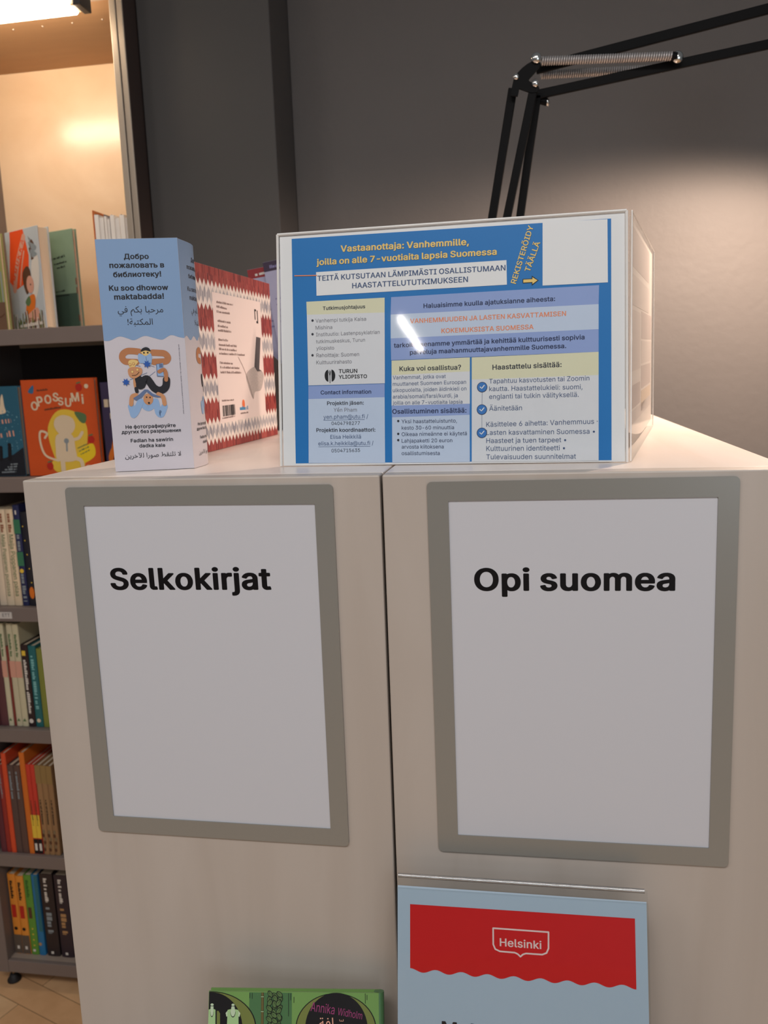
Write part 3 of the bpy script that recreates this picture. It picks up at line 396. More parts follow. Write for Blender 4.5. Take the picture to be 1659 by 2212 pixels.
FACE[18] = {
'.': '215;90 -14 118 -13 138 -7 156 8 166 24 168 38 166 56 156 74 136 90 106 97 78 93 62 86 49 76 40 64 36 54 35 36 37 26 42 14 50 4 66 -7',
':': '215;90 -14 118 -13 138 -7 156 8 166 24 168 38 166 56 156 74 136 90 106 97 78 93 62 86 49 76 40 64 36 54 35 36 37 26 42 14 50 4 66 -7;82 262 110 261 134 267 151 278 165 298 168 312 166 332 154 352 138 364 108 372 86 370 62 361 52 354 40 340 35 320 36 302 40 292 52 278 66 269',
'?': '396;163 -14 191 -13 209 -7 229 9 239 26 241 38 240 52 234 66 221 81 199 93 183 96 165 96 143 90 123 78 116 68 110 56 108 38 111 24 116 12 123 4 137 -6;136 142 209 142 221 146 225 152 225 176 227 190 237 216 249 230 307 270 327 286 342 306 355 332 362 362 362 402 355 430 343 454 327 475 307 492 283 506 259 516 225 524 181 526 147 522 123 516 97 507 73 494 49 472 31 448 15 410 11 378 13 373 19 370 27 368 103 369 111 372 116 376 118 394 124 410 141 434 163 447 189 452 205 449 231 439 242 430 256 408 261 382 260 372 255 354 246 338 235 326 219 312 159 271 142 250 133 232 127 214 124 192 123 152 127 146',
'A': '526;12 -10 94 -10 106 -6 111 4 157 128 162 132 352 132 356 126 399 8 405 -6 418 -10 496 -10 504 -8 510 -4 511 2 505 16 318 494 312 510 308 515 296 519 212 519 202 516 196 510 0 4 0 -4;190 210 189 212 222 302 256 399 258 396 325 210 322 209',
'C': '557;274 -16 319 -16 371 -4 404 8 441 31 467 52 493 86 510 118 522 160 517 166 505 170 433 170 425 168 416 162 408 138 398 120 379 97 355 81 341 74 307 65 285 64 265 65 233 72 209 84 191 97 166 124 150 150 138 180 134 198 131 216 128 254 131 292 138 330 152 364 166 386 177 398 189 410 209 425 233 436 257 443 285 445 317 442 341 435 353 430 379 411 397 392 412 364 417 346 425 340 433 338 505 338 513 340 521 346 522 350 515 376 506 400 498 416 482 440 470 454 441 478 419 493 399 503 365 514 343 521 291 526 235 522 187 509 147 492 113 466 77 428 57 396 41 360 29 306 25 260 29 202 39 154 57 112 83 74 113 42 151 15 187 -1 235 -13',
'D': '549;59 -10 244 -10 294 -6 344 6 386 23 422 47 455 80 478 114 496 156 506 204 510 260 506 306 496 352 481 388 455 430 424 461 390 484 374 492 346 503 296 515 248 519 62 519 54 517 47 512 46 508 46 0 50 -6;152 68 151 70 152 440 154 442 234 442 260 440 298 432 326 421 352 403 371 382 386 358 398 322 405 292 406 276 407 250 405 218 398 186 386 152 370 126 350 105 326 89 298 78 266 70 228 67',
'E': '461;59 -10 400 -10 408 -8 415 -4 417 0 417 56 414 62 408 65 400 67 154 67 151 70 151 216 152 218 380 219 392 223 396 230 396 286 392 292 384 295 152 297 151 298 152 440 154 442 402 443 411 446 414 452 414 508 408 516 398 519 62 519 54 517 47 512 46 508 46 0 50 -6',
'F': '451;59 -10 134 -10 146 -6 150 -2 151 208 152 210 370 211 382 215 387 220 387 278 384 283 378 286 370 288 152 289 151 290 152 440 154 442 394 442 402 444 408 447 411 452 411 508 406 515 394 519 62 519 54 517 47 512 46 508 46 0 50 -6',
'H': '565;59 -10 134 -10 146 -6 150 -2 151 218 154 222 398 221 400 218 400 -2 404 -6 416 -10 488 -10 496 -8 503 -4 505 0 505 508 502 514 488 519 416 519 404 515 400 510 400 302 396 299 152 300 151 302 150 510 146 515 134 519 62 519 54 517 47 512 46 508 46 0 50 -6',
'I': '334;28 -10 288 -10 296 -8 303 -4 304 0 304 56 301 62 288 67 216 67 213 70 213 438 216 442 288 442 296 444 302 447 304 452 304 508 300 515 288 519 32 519 24 517 16 512 15 508 15 452 18 446 32 442 106 442 108 438 108 70 106 67 32 67 24 65 18 62 15 56 15 0 20 -6',
'J': '436;187 -16 204 -17 246 -12 294 4 328 27 346 48 356 60 371 96 376 146 376 508 374 514 368 517 360 519 288 519 276 515 271 510 271 142 268 120 262 100 248 79 230 68 212 62 182 62 162 68 146 80 132 98 124 122 122 174 118 179 106 183 34 183 26 181 18 176 17 142 23 98 38 60 62 30 104 2 146 -11',
'K': '512;59 -10 134 -10 142 -8 149 -4 151 0 151 162 208 220 382 -6 394 -10 480 -10 488 -8 494 -4 496 0 493 6 280 288 492 502 495 508 492 514 478 519 384 519 374 516 198 338 152 288 150 290 150 510 146 515 134 519 62 519 54 517 47 512 46 508 46 0 50 -6',
'L': '433;59 -10 386 -10 398 -6 403 0 403 56 400 62 394 65 386 67 154 67 152 68 151 508 146 515 136 519 60 519 50 515 46 508 46 0 50 -6',
'M': '683;59 -10 132 -10 142 -7 147 -2 146 339 148 339 287 -4 294 -8 302 -10 366 -10 376 -7 383 0 518 340 520 340 519 -2 524 -7 534 -10 606 -10 614 -8 620 -5 623 0 623 508 620 514 614 517 606 519 504 519 496 517 490 512 344 140 339 126 336 126 314 188 179 512 172 517 164 519 62 519 54 517 48 514 46 508 46 0 50 -6',
'N': '571;59 -10 134 -10 146 -6 150 -2 146 340 146 368 148 371 395 -4 402 -8 410 -10 494 -10 502 -8 509 -4 511 0 511 508 508 514 494 519 422 519 412 516 407 510 412 180 412 146 410 142 162 512 154 517 146 519 62 519 54 517 47 512 46 508 46 0 50 -6',
'O': '582;274 -16 291 -17 335 -13 381 -1 419 16 459 45 488 76 515 120 529 156 539 198 543 242 541 300 530 352 512 396 486 436 457 465 417 494 381 509 349 518 333 522 291 526 235 522 187 509 147 492 113 466 77 428 57 396 41 360 29 306 25 260 29 202 39 154 57 112 83 74 113 42 151 15 187 -1 235 -13;283 63 255 66 237 71 211 83 189 98 169 120 151 148 139 178 131 216 128 254 131 292 138 330 152 364 169 389 189 411 211 426 237 437 255 442 285 445 311 443 331 438 357 426 383 408 402 386 418 360 430 328 438 294 440 244 437 214 429 178 416 146 400 120 379 99 359 84 339 74 309 65',
'P': '488;59 -10 134 -10 142 -8 149 -4 151 0 151 172 152 175 282 177 336 187 368 201 394 217 416 239 432 260 444 290 452 318 454 346 452 376 444 404 433 432 416 456 390 479 368 493 336 507 284 517 258 519 62 519 54 517 47 512 46 508 46 0 50 -6;154 252 151 254 151 438 152 441 268 441 286 437 304 431 318 421 329 410 337 398 343 382 348 360 348 336 344 316 337 298 327 282 320 274 294 260 270 254 246 252',
'R': '492;59 -10 134 -10 146 -6 150 -2 151 184 154 188 246 188 250 186 355 2 362 -6 374 -10 458 -10 466 -8 472 -4 474 0 472 4 357 202 358 206 390 224 414 242 432 266 446 298 452 322 454 350 452 380 448 396 445 408 434 434 414 462 394 479 372 493 360 499 328 510 296 516 260 519 62 519 54 517 47 512 46 508 46 0 50 -6;152 266 151 268 151 438 152 441 270 441 306 431 331 412 339 400 344 386 349 364 349 340 344 318 339 304 324 287 310 278 296 272 270 266',
'S': '490;223 -18 283 -17 317 -10 355 3 383 17 409 37 426 58 443 86 450 112 452 148 451 162 445 184 438 202 426 218 399 243 377 257 343 272 177 323 159 336 146 352 141 376 143 392 147 404 163 424 175 433 191 440 209 445 235 448 269 445 287 441 307 430 321 419 329 410 336 398 341 376 349 370 357 368 429 368 442 374 444 380 442 402 434 428 418 454 397 475 375 492 349 506 319 516 281 524 253 526 203 524 165 516 135 506 119 498 83 474 63 452 48 428 40 404 39 394 37 370 42 338 56 308 72 288 85 277 109 260 145 244 189 229 305 196 329 182 345 164 349 146 349 132 343 112 334 98 323 85 295 69 257 60 235 59 207 62 189 67 171 75 147 94 138 108 128 140 121 145 113 147 39 147 31 145 23 140 27 108 36 82 52 56 73 33 97 15 131 -1 165 -12 195 -17',
'T': '492;200 -10 277 -10 287 -7 292 -2 293 440 295 442 447 442 455 444 461 448 462 452 462 508 461 513 455 517 447 519 33 519 21 515 16 510 16 452 19 447 25 444 33 442 185 442 187 440 187 0 191 -6',
'U': '565;261 -18 322 -16 364 -6 400 8 430 26 459 52 478 76 492 104 502 140 505 172 505 508 502 514 496 517 488 519 416 519 406 516 401 510 401 182 397 152 384 116 370 99 356 86 338 75 318 68 298 63 282 62 252 63 232 68 210 76 194 86 180 99 169 114 160 132 154 148 150 178 150 508 148 512 142 517 134 519 62 519 50 515 46 510 46 168 49 138 58 106 73 76 93 50 124 24 152 7 190 -7 228 -16',
'V': '526;212 -10 298 -10 310 -6 314 -2 510 504 511 510 506 516 496 519 418 519 410 517 403 512 256 110 254 111 250 120 107 512 100 517 92 519 16 519 8 517 0 512 -1 506 5 492 198 0 204 -6',
'Y': '517;211 -10 288 -10 296 -8 302 -4 303 0 303 204 498 500 502 508 498 515 486 519 404 519 396 517 390 514 254 288 252 287 114 513 108 517 100 519 16 519 8 517 0 512 -1 508 2 503 197 206 198 0 202 -6',
'a': '429;159 -18 176 -19 220 -13 242 -6 274 11 277 10 277 0 279 -4 292 -10 360 -10 368 -8 376 -2 377 256 375 280 370 302 359 326 336 354 302 376 282 383 226 394 200 394 164 391 124 381 92 368 64 348 40 321 27 296 27 288 36 282 98 265 110 264 122 269 139 294 158 308 180 317 208 321 234 317 246 312 261 302 270 288 274 274 276 258 273 248 266 241 134 222 86 208 59 194 42 181 29 166 20 148 14 112 17 80 23 60 44 28 66 9 86 -2 118 -13;162 57 135 68 126 76 120 86 116 108 120 124 126 134 136 142 154 150 274 171 276 168 276 140 274 124 263 98 253 84 230 67 212 60 190 56',
'c': '436;209 -18 229 -18 269 -14 293 -8 331 8 369 38 391 68 404 100 401 108 391 112 329 127 317 126 307 121 293 92 283 80 273 72 257 64 217 57 187 63 169 73 155 85 137 110 128 136 122 164 120 186 122 210 127 234 133 256 153 288 169 303 187 313 203 318 221 320 241 317 278 300 301 270 306 258 313 254 319 252 331 253 393 268 402 274 403 280 388 312 367 340 350 354 331 367 289 385 245 394 181 392 149 384 115 369 85 348 60 322 41 292 28 258 20 216 18 182 21 148 28 118 43 80 61 53 83 30 115 7 149 -7 181 -15',
'd': '466;194 -18 235 -17 259 -12 287 -1 313 18 315 16 317 -4 323 -8 331 -10 399 -10 409 -7 414 -2 414 508 413 513 407 517 399 519 329 519 321 517 315 512 313 508 313 362 311 360 299 370 281 381 261 388 237 393 183 393 169 391 139 383 105 367 79 347 63 330 42 298 28 262 20 228 19 214 18 180 20 148 28 114 40 82 53 60 79 29 107 8 137 -6 165 -14;207 58 185 63 169 73 155 84 142 102 127 140 121 176 121 202 127 238 132 256 144 278 155 293 169 304 185 314 207 319 229 319 249 314 267 305 279 294 295 272 302 258 309 232 314 190 313 174 308 140 302 120 292 100 279 82 267 72 249 63 229 58',
'e': '445;214 -18 241 -18 281 -13 313 -4 335 7 371 32 387 50 399 70 406 86 405 94 399 99 389 102 331 115 323 115 311 110 293 83 281 73 263 63 251 59 227 57 191 62 175 68 161 78 143 96 135 108 127 128 122 154 124 158 397 159 409 163 413 170 412 226 407 258 399 282 388 306 373 328 343 357 315 374 271 389 231 394 179 392 147 383 113 368 81 345 58 320 40 290 30 262 21 228 18 194 21 148 29 114 43 80 68 44 83 29 107 12 135 -2 147 -6 183 -15;125 231 123 234 133 264 155 295 169 306 187 315 217 319 237 318 251 315 267 307 277 298 299 266 308 234 305 231',
'f': '285;81 -10 153 -10 165 -6 169 -2 169 314 173 317 245 317 257 321 260 328 260 378 259 383 253 387 245 389 171 390 169 392 170 432 176 448 181 455 189 460 243 458 257 463 260 468 276 518 275 524 269 529 247 533 175 539 151 533 129 525 99 505 86 490 75 472 70 456 68 442 68 390 65 389 3 389 -7 385 -11 380 -12 328 -7 321 5 317 65 317 68 314 68 0 73 -6',
'h': '451;51 -10 123 -10 131 -8 138 -4 139 0 139 232 144 262 152 280 171 301 199 316 221 319 247 315 261 309 267 305 286 284 294 260 297 232 297 0 299 -4 305 -8 313 -10 383 -10 393 -7 398 0 398 242 396 270 391 298 380 324 367 342 349 361 329 375 305 385 273 393 233 394 205 391 173 381 140 364 139 508 135 515 125 519 53 519 43 515 38 508 38 0 43 -6',
'i': '192;52 -10 124 -10 134 -7 140 0 140 378 134 386 124 389 54 389 44 386 39 378 39 0 42 -6;72 434 98 433 112 436 126 442 145 458 151 472 152 492 145 508 134 519 112 530 96 534 84 534 64 529 52 524 41 516 34 508 28 496 26 484 27 472 32 460 41 450 52 442',
'j': '192;-16 -152 12 -153 34 -151 58 -146 82 -137 100 -125 114 -110 125 -94 133 -74 139 -34 139 378 137 384 128 388 54 389 44 386 39 380 38 -30 33 -56 22 -71 8 -76 -20 -79 -28 -84 -29 -142 -24 -149;77 434 106 434 124 440 138 452 150 468 152 482 150 498 140 514 124 526 94 534 74 532 54 526 46 521 32 506 27 496 25 484 27 472 29 466 39 452 52 442 66 436',
'k': '420;51 -10 123 -10 131 -8 138 -4 139 0 140 136 161 155 165 152 299 -6 311 -10 397 -10 409 -6 413 0 409 8 236 214 237 218 247 228 397 372 400 378 399 382 393 387 385 389 299 389 289 386 141 245 139 248 139 508 135 515 125 519 53 519 43 515 38 508 38 0 43 -6',
'l': '216;112 -10 195 -7 207 -3 210 0 210 6 197 58 185 64 149 64 144 68 140 84 139 510 135 515 123 519 53 519 43 515 38 508 39 66 41 56 48 34 61 16 85 0',
'm': '664;51 -10 123 -10 135 -6 139 -2 139 242 141 258 151 284 167 304 191 317 211 320 231 317 243 313 261 298 271 278 273 262 273 0 277 -6 289 -10 359 -10 367 -8 373 -4 374 0 374 244 376 260 386 288 399 304 421 317 449 320 463 318 487 308 499 294 507 274 510 250 511 -2 515 -6 527 -10 595 -10 607 -6 611 0 611 256 609 282 604 308 593 332 581 348 567 363 549 375 521 388 491 395 439 395 413 389 377 375 359 363 341 347 321 366 299 382 259 394 223 396 191 391 171 384 139 365 136 382 125 388 55 389 43 385 38 378 38 0 43 -6',
'n': '451;51 -10 123 -10 131 -8 138 -4 139 0 139 232 144 262 152 280 171 301 199 316 221 319 247 315 261 309 267 305 286 284 294 260 297 232 297 0 299 -4 305 -8 313 -10 383 -10 391 -8 397 -4 398 0 398 242 396 270 391 298 380 324 367 342 347 363 323 378 301 386 273 393 233 394 205 391 173 381 151 371 139 362 136 382 125 388 55 389 47 387 40 382 38 378 38 0 43 -6',
'o': '456;209 -18 229 -18 261 -15 297 -6 329 7 355 26 381 52 400 82 412 112 422 152 423 204 420 232 413 262 401 290 383 320 359 347 329 369 299 382 261 392 231 394 181 392 143 382 109 365 83 346 55 314 41 292 29 262 21 226 18 182 21 148 26 126 29 114 41 84 60 54 83 30 115 7 149 -7 181 -15;207 58 187 63 169 73 155 84 143 100 133 118 128 136 120 188 125 226 132 252 142 272 154 290 167 302 187 313 209 319 231 319 255 313 273 304 287 290 300 274 310 252 317 232 321 204 321 170 317 142 309 120 300 100 285 83 273 72 255 63 225 57',
'p': '466;51 -152 123 -153 131 -151 138 -146 139 -142 139 12 141 15 175 -5 197 -13 231 -18 285 -15 315 -6 333 2 347 9 371 27 395 54 411 80 424 116 431 152 433 184 431 228 424 262 412 296 394 324 373 347 343 370 317 382 295 388 281 392 253 394 215 393 189 387 171 381 139 359 137 382 133 385 125 388 55 389 47 387 39 382 38 -142 43 -149;215 59 193 68 173 83 162 98 151 118 144 140 139 164 140 216 144 240 151 262 159 278 175 296 185 305 203 314 223 319 245 319 265 314 285 304 297 294 311 276 320 256 328 224 331 192 330 166 326 142 319 120 308 100 295 84 269 64 255 60 235 58',
'r': '290;51 -10 123 -10 131 -8 138 -4 139 0 139 240 144 264 150 278 161 292 183 308 193 311 261 312 273 316 276 322 276 382 276 386 271 391 261 394 199 393 171 385 153 377 139 368 136 382 129 387 123 389 55 389 47 387 40 382 38 378 38 0 43 -6',
's': '403;175 -18 229 -17 259 -11 289 -2 311 10 331 24 350 44 362 62 369 90 370 110 368 126 359 154 343 174 323 191 289 208 193 232 161 242 145 250 138 260 134 272 135 284 138 292 144 300 153 309 167 317 189 322 219 321 243 310 253 300 269 273 279 268 291 267 345 279 355 282 361 286 362 294 355 312 336 342 321 357 301 371 283 380 257 388 231 393 183 394 161 392 135 386 91 369 69 353 53 336 40 314 34 292 32 268 36 244 45 222 65 200 87 184 115 172 147 162 223 144 245 137 255 130 262 120 267 100 263 88 258 78 247 70 231 62 205 56 175 57 161 61 147 67 135 77 126 88 117 111 107 116 95 117 35 104 27 102 21 96 20 92 25 72 36 50 50 32 67 17 87 4 109 -5 141 -14',
't': '256;140 -10 229 -8 239 -5 244 2 236 46 231 59 225 62 217 64 167 63 160 68 156 74 152 94 152 314 155 317 219 317 231 321 235 328 235 380 231 385 221 389 155 389 153 391 152 470 152 474 147 478 137 481 67 481 57 478 52 472 51 392 49 389 3 389 -9 384 -12 378 -12 328 -7 321 3 317 49 317 51 316 51 88 55 62 65 38 83 15 109 -1',
'u': '451;182 -14 203 -15 231 -12 263 -2 285 9 297 18 299 16 300 -2 305 -7 311 -9 383 -10 393 -7 398 -2 398 378 398 382 393 386 383 389 313 389 303 386 298 382 296 134 285 102 267 79 253 70 239 64 215 60 187 65 177 69 165 78 150 98 142 118 139 142 139 382 131 387 123 389 55 389 47 387 39 382 38 126 39 108 46 80 57 54 72 34 89 17 111 3 133 -6 163 -13',
'v': '429;168 -10 243 -10 251 -8 258 -4 412 374 413 380 409 385 397 389 323 389 315 387 308 382 210 110 207 109 107 382 101 387 93 389 17 389 9 387 2 382 0 378 4 366 155 -2 161 -7',
'w': '618;141 -10 215 -10 223 -8 229 -4 297 230 301 243 303 243 375 -4 381 -8 389 -10 459 -10 471 -6 477 4 590 350 598 376 597 383 591 387 583 389 509 389 501 387 494 382 425 142 422 146 403 218 353 382 347 387 339 389 267 389 255 385 250 380 247 370 179 139 109 382 103 387 95 389 23 389 10 384 7 380 7 374 128 0 133 -6',
'y': '429;97 -154 121 -154 137 -151 159 -144 175 -136 205 -112 224 -84 412 374 413 380 409 385 397 389 323 389 315 387 308 382 210 110 207 109 107 382 101 387 93 389 17 389 9 387 2 382 1 374 154 0 137 -48 129 -62 119 -72 103 -79 63 -76 53 -79 47 -86 33 -134 33 -142 41 -148 57 -152',
'Ä': '526;12 -10 94 -10 106 -6 111 4 157 128 162 132 352 132 356 126 399 8 405 -6 418 -10 496 -10 504 -8 510 -4 511 2 505 16 318 494 312 510 308 515 296 519 212 519 202 516 196 510 0 4 0 -4;190 210 189 212 222 302 256 399 258 396 325 210 322 209;171 562 186 562 212 569 230 584 235 592 239 602 238 624 232 638 212 656 184 663 174 663 150 657 138 650 129 642 121 628 117 610 120 598 126 587 136 576 146 569;324 562 338 562 364 569 374 575 388 590 393 610 391 626 385 638 373 650 364 656 336 663 310 659 300 656 290 649 278 638 275 632 271 622 271 604 278 586 300 569',
'Ö': '582;274 -16 291 -17 335 -13 381 -1 419 16 459 45 488 76 515 120 529 156 539 198 543 242 541 300 530 352 512 396 486 436 457 465 417 494 381 509 349 518 333 522 291 526 235 522 187 509 147 492 113 466 77 428 57 396 41 360 29 306 25 260 29 202 39 154 57 112 83 74 113 42 151 15 187 -1 235 -13;283 63 255 66 237 71 211 83 189 98 169 120 151 148 139 178 131 216 128 254 131 292 138 330 152 364 169 389 189 411 211 426 237 437 255 442 285 445 311 443 331 438 357 426 383 408 402 386 418 360 430 328 438 294 440 244 437 214 429 178 416 146 400 120 379 99 359 84 339 74 309 65;197 564 213 562 237 568 251 576 263 590 270 612 267 626 258 642 239 657 213 663 203 663 179 657 165 649 155 639 151 632 148 624 148 604 154 588 173 570;348 564 367 562 391 568 407 578 416 590 421 608 420 626 408 646 395 655 381 660 365 663 341 660 325 654 314 646 306 636 300 616 300 606 306 590 314 580 325 571',
'ä': '429;159 -18 176 -19 220 -13 242 -6 274 11 277 10 277 0 279 -4 292 -10 360 -10 368 -8 376 -2 377 256 375 280 370 302 359 326 336 354 302 376 282 383 226 394 200 394 164 391 124 381 92 368 64 348 40 321 27 296 27 288 36 282 98 265 110 264 122 269 139 294 158 308 180 317 208 321 234 317 246 312 261 302 270 288 274 274 276 258 273 248 266 241 134 222 86 208 59 194 42 181 29 166 20 148 14 112 17 80 23 60 44 28 66 9 86 -2 118 -13;162 57 135 68 126 76 120 86 116 108 120 124 126 134 136 142 154 150 274 171 276 168 276 140 274 124 263 98 253 84 230 67 212 60 190 56;114 434 140 434 158 440 173 452 182 466 186 480 183 498 173 516 158 526 132 533 116 533 100 529 90 525 78 517 66 498 64 478 65 470 70 460 78 450 92 440;268 434 286 433 300 436 310 440 328 454 337 470 339 484 338 494 330 509 322 519 300 530 286 533 270 533 246 527 229 514 223 506 218 496 218 472 224 458 244 440',
'Н': '565;59 -10 134 -10 146 -6 150 -2 151 218 154 222 398 221 400 218 400 -2 404 -6 416 -10 488 -10 496 -8 503 -4 505 0 505 508 502 514 488 519 416 519 404 515 400 510 400 302 396 299 152 300 151 302 150 510 146 515 134 519 62 519 54 517 47 512 46 508 46 0 50 -6',
'а': '429;159 -18 176 -19 220 -13 242 -6 274 11 277 10 277 0 279 -4 292 -10 360 -10 368 -8 376 -2 377 256 375 280 370 302 359 326 336 354 302 376 282 383 226 394 200 394 164 391 124 381 92 368 64 348 40 321 27 296 27 288 36 282 98 265 110 264 122 269 139 294 158 308 180 317 208 321 234 317 246 312 261 302 270 288 274 274 276 258 273 248 266 241 134 222 86 208 59 194 42 181 29 166 20 148 14 112 17 80 23 60 44 28 66 9 86 -2 118 -13;162 57 135 68 126 76 120 86 116 108 120 124 126 134 136 142 154 150 274 171 276 168 276 140 274 124 263 98 253 84 230 67 212 60 190 56',
'б': '452;208 -18 229 -18 259 -15 297 -5 329 11 355 29 373 48 394 78 411 118 417 144 419 170 418 208 416 224 410 248 398 276 382 304 357 331 337 346 311 361 277 371 253 373 215 372 167 358 149 349 127 335 125 334 125 338 131 352 143 370 159 384 175 392 225 404 279 409 311 415 335 423 355 434 370 446 384 472 389 508 387 514 381 517 373 519 307 518 297 512 291 492 283 485 271 481 183 469 137 457 115 447 89 429 75 416 62 400 48 378 31 330 21 270 18 180 21 146 28 114 43 78 61 52 72 40 85 28 115 7 149 -7 183 -16;203 58 187 62 169 71 152 84 140 100 128 126 121 152 121 198 127 222 135 242 145 258 159 274 175 286 201 296 215 299 243 298 257 294 277 283 293 266 305 248 313 224 317 204 317 152 306 112 295 92 282 78 269 69 251 61 231 57',
'г': '338;51 -10 123 -10 135 -6 139 -2 139 310 143 313 311 313 319 315 324 318 326 324 326 378 321 386 311 389 55 389 47 387 40 382 38 378 38 0 43 -6',
'д': '469;9 -120 80 -120 88 -118 95 -114 97 -110 97 -14 100 -10 354 -10 358 -14 358 -110 360 -115 366 -118 374 -120 442 -120 450 -118 457 -114 459 -110 458 58 454 62 444 66 400 66 397 68 397 378 392 385 380 389 114 389 106 387 100 382 87 234 52 86 34 66 4 64 -2 61 -4 56 -4 -110 0 -116;150 66 149 68 162 98 171 128 193 310 196 313 294 312 296 310 296 68 292 66',
'е': '445;214 -18 241 -18 281 -13 313 -4 335 7 371 32 387 50 399 70 406 86 405 94 399 99 389 102 331 115 323 115 311 110 293 83 281 73 263 63 251 59 227 57 191 62 175 68 161 78 143 96 135 108 127 128 122 154 124 158 397 159 409 163 413 170 412 226 407 258 399 282 388 306 373 328 343 357 315 374 271 389 231 394 179 392 147 383 113 368 81 345 58 320 40 290 30 262 21 228 18 194 21 148 29 114 43 80 68 44 83 29 107 12 135 -2 147 -6 183 -15;125 231 123 234 133 264 155 295 169 306 187 315 217 319 237 318 251 315 267 307 277 298 299 266 308 234 305 231',
'з': '380;164 -14 198 -14 228 -11 260 -2 292 11 316 28 330 44 343 64 350 86 351 108 349 124 338 152 321 172 304 185 280 196 280 198 294 206 314 222 325 236 333 254 335 284 332 302 327 318 318 336 302 354 286 367 266 378 246 385 206 393 176 394 136 389 104 379 84 370 62 355 47 340 34 322 26 298 25 280 28 276 34 273 42 271 110 271 122 276 129 298 142 311 168 321 192 323 208 319 216 314 226 304 232 292 235 278 233 262 228 250 218 240 204 233 192 229 172 227 144 227 138 225 130 220 129 172 131 166 138 163 196 159 212 154 234 141 243 126 246 110 243 92 235 78 212 63 194 58 174 58 156 62 138 69 123 82 117 98 106 104 32 105 20 101 15 96 18 74 25 56 38 39 58 21 76 9 100 -1 132 -10',
'и': '452;51 -10 121 -10 135 -4 295 222 297 218 298 -2 303 -7 313 -10 383 -10 391 -8 398 -4 399 0 399 378 396 384 383 389 317 389 303 383 141 155 139 160 139 380 135 385 123 389 55 389 47 387 40 382 38 378 38 0 43 -6',
'й': '452;51 -10 121 -10 135 -4 295 222 297 218 298 -2 303 -7 313 -10 383 -10 391 -8 398 -4 399 0 399 378 396 384 383 389 317 389 303 383 141 155 139 160 139 380 135 385 123 389 55 389 47 387 40 382 38 378 38 0 43 -6;192 424 229 423 245 425 283 437 297 447 315 462 328 478 340 508 341 518 340 532 333 537 325 539 273 539 265 537 259 532 255 514 245 498 231 489 215 487 201 491 191 498 181 516 179 530 171 537 163 539 113 539 101 535 96 528 98 506 104 488 120 464 135 450 153 438',
'н': '450;51 -10 123 -10 131 -8 138 -4 139 0 139 154 143 157 295 156 296 154 296 0 298 -4 305 -8 313 -10 381 -10 389 -8 396 -4 397 0 397 378 394 384 381 389 313 389 305 387 298 382 296 378 296 236 293 233 141 234 139 236 139 378 138 382 131 387 123 389 55 389 47 387 40 382 38 378 38 0 43 -6',
'о': '456;209 -18 229 -18 261 -15 297 -6 329 7 355 26 381 52 400 82 412 112 422 152 423 204 420 232 413 262 401 290 383 320 359 347 329 369 299 382 261 392 231 394 181 392 143 382 109 365 83 346 55 314 41 292 29 262 21 226 18 182 21 148 26 126 29 114 41 84 60 54 83 30 115 7 149 -7 181 -15;207 58 187 63 169 73 155 84 143 100 133 118 128 136 120 188 125 226 132 252 142 272 154 290 167 302 187 313 209 319 231 319 255 313 273 304 287 290 300 274 310 252 317 232 321 204 321 170 317 142 309 120 300 100 285 83 273 72 255 63 225 57',
'р': '466;51 -152 123 -153 131 -151 138 -146 139 -142 139 12 141 15 175 -5 197 -13 231 -18 285 -15 315 -6 333 2 347 9 371 27 395 54 411 80 424 116 431 152 433 184 431 228 424 262 412 296 394 324 373 347 343 370 317 382 295 388 281 392 253 394 215 393 189 387 171 381 139 359 137 382 133 385 125 388 55 389 47 387 39 382 38 -142 43 -149;215 59 193 68 173 83 162 98 151 118 144 140 139 164 140 216 144 240 151 262 159 278 175 296 185 305 203 314 223 319 245 319 265 314 285 304 297 294 311 276 320 256 328 224 331 192 330 166 326 142 319 120 308 100 295 84 269 64 255 60 235 58',
'т': '360;135 -10 207 -10 219 -6 223 -2 223 312 227 315 341 315 353 319 357 326 357 378 353 385 341 389 5 389 -3 387 -10 382 -12 326 -11 322 -7 318 5 315 119 315 122 312 122 0 127 -6',
'у': '429;97 -154 121 -154 137 -151 159 -144 175 -136 205 -112 224 -84 412 374 413 380 409 385 397 389 323 389 315 387 308 382 210 110 207 109 107 382 101 387 93 389 17 389 9 387 2 382 1 374 154 0 137 -48 129 -62 119 -72 103 -79 63 -76 53 -79 47 -86 33 -134 33 -142 41 -148 57 -152',
'ф': '522;216 -152 289 -153 297 -151 303 -147 304 -142 305 -18 335 -13 371 -3 397 9 424 30 447 52 464 80 479 114 488 152 488 224 478 264 465 296 445 326 423 348 397 367 365 382 335 390 307 393 305 395 304 510 299 516 289 519 219 519 205 514 203 508 203 395 201 393 179 391 141 381 113 368 83 346 62 324 43 296 29 262 21 226 18 182 21 150 28 118 42 82 60 56 83 30 113 8 147 -6 203 -18 203 -142 207 -149;197 57 185 61 169 71 155 84 141 102 133 120 124 148 120 166 119 196 120 212 127 240 142 278 156 296 171 309 187 318 201 323 203 320 203 60 201 56;307 56 304 60 304 320 307 323 323 318 339 308 352 296 365 279 378 254 384 234 388 208 388 168 385 148 376 120 367 102 353 83 339 70 323 60',
'х': '418;17 -10 99 -10 111 -6 201 126 287 -2 293 -7 303 -10 383 -10 391 -8 397 -4 398 2 395 8 260 190 265 200 390 372 392 378 389 384 377 389 299 389 287 385 280 378 203 268 127 378 119 386 109 389 29 389 21 387 15 383 13 378 16 372 144 194 6 4 4 0 6 -4',
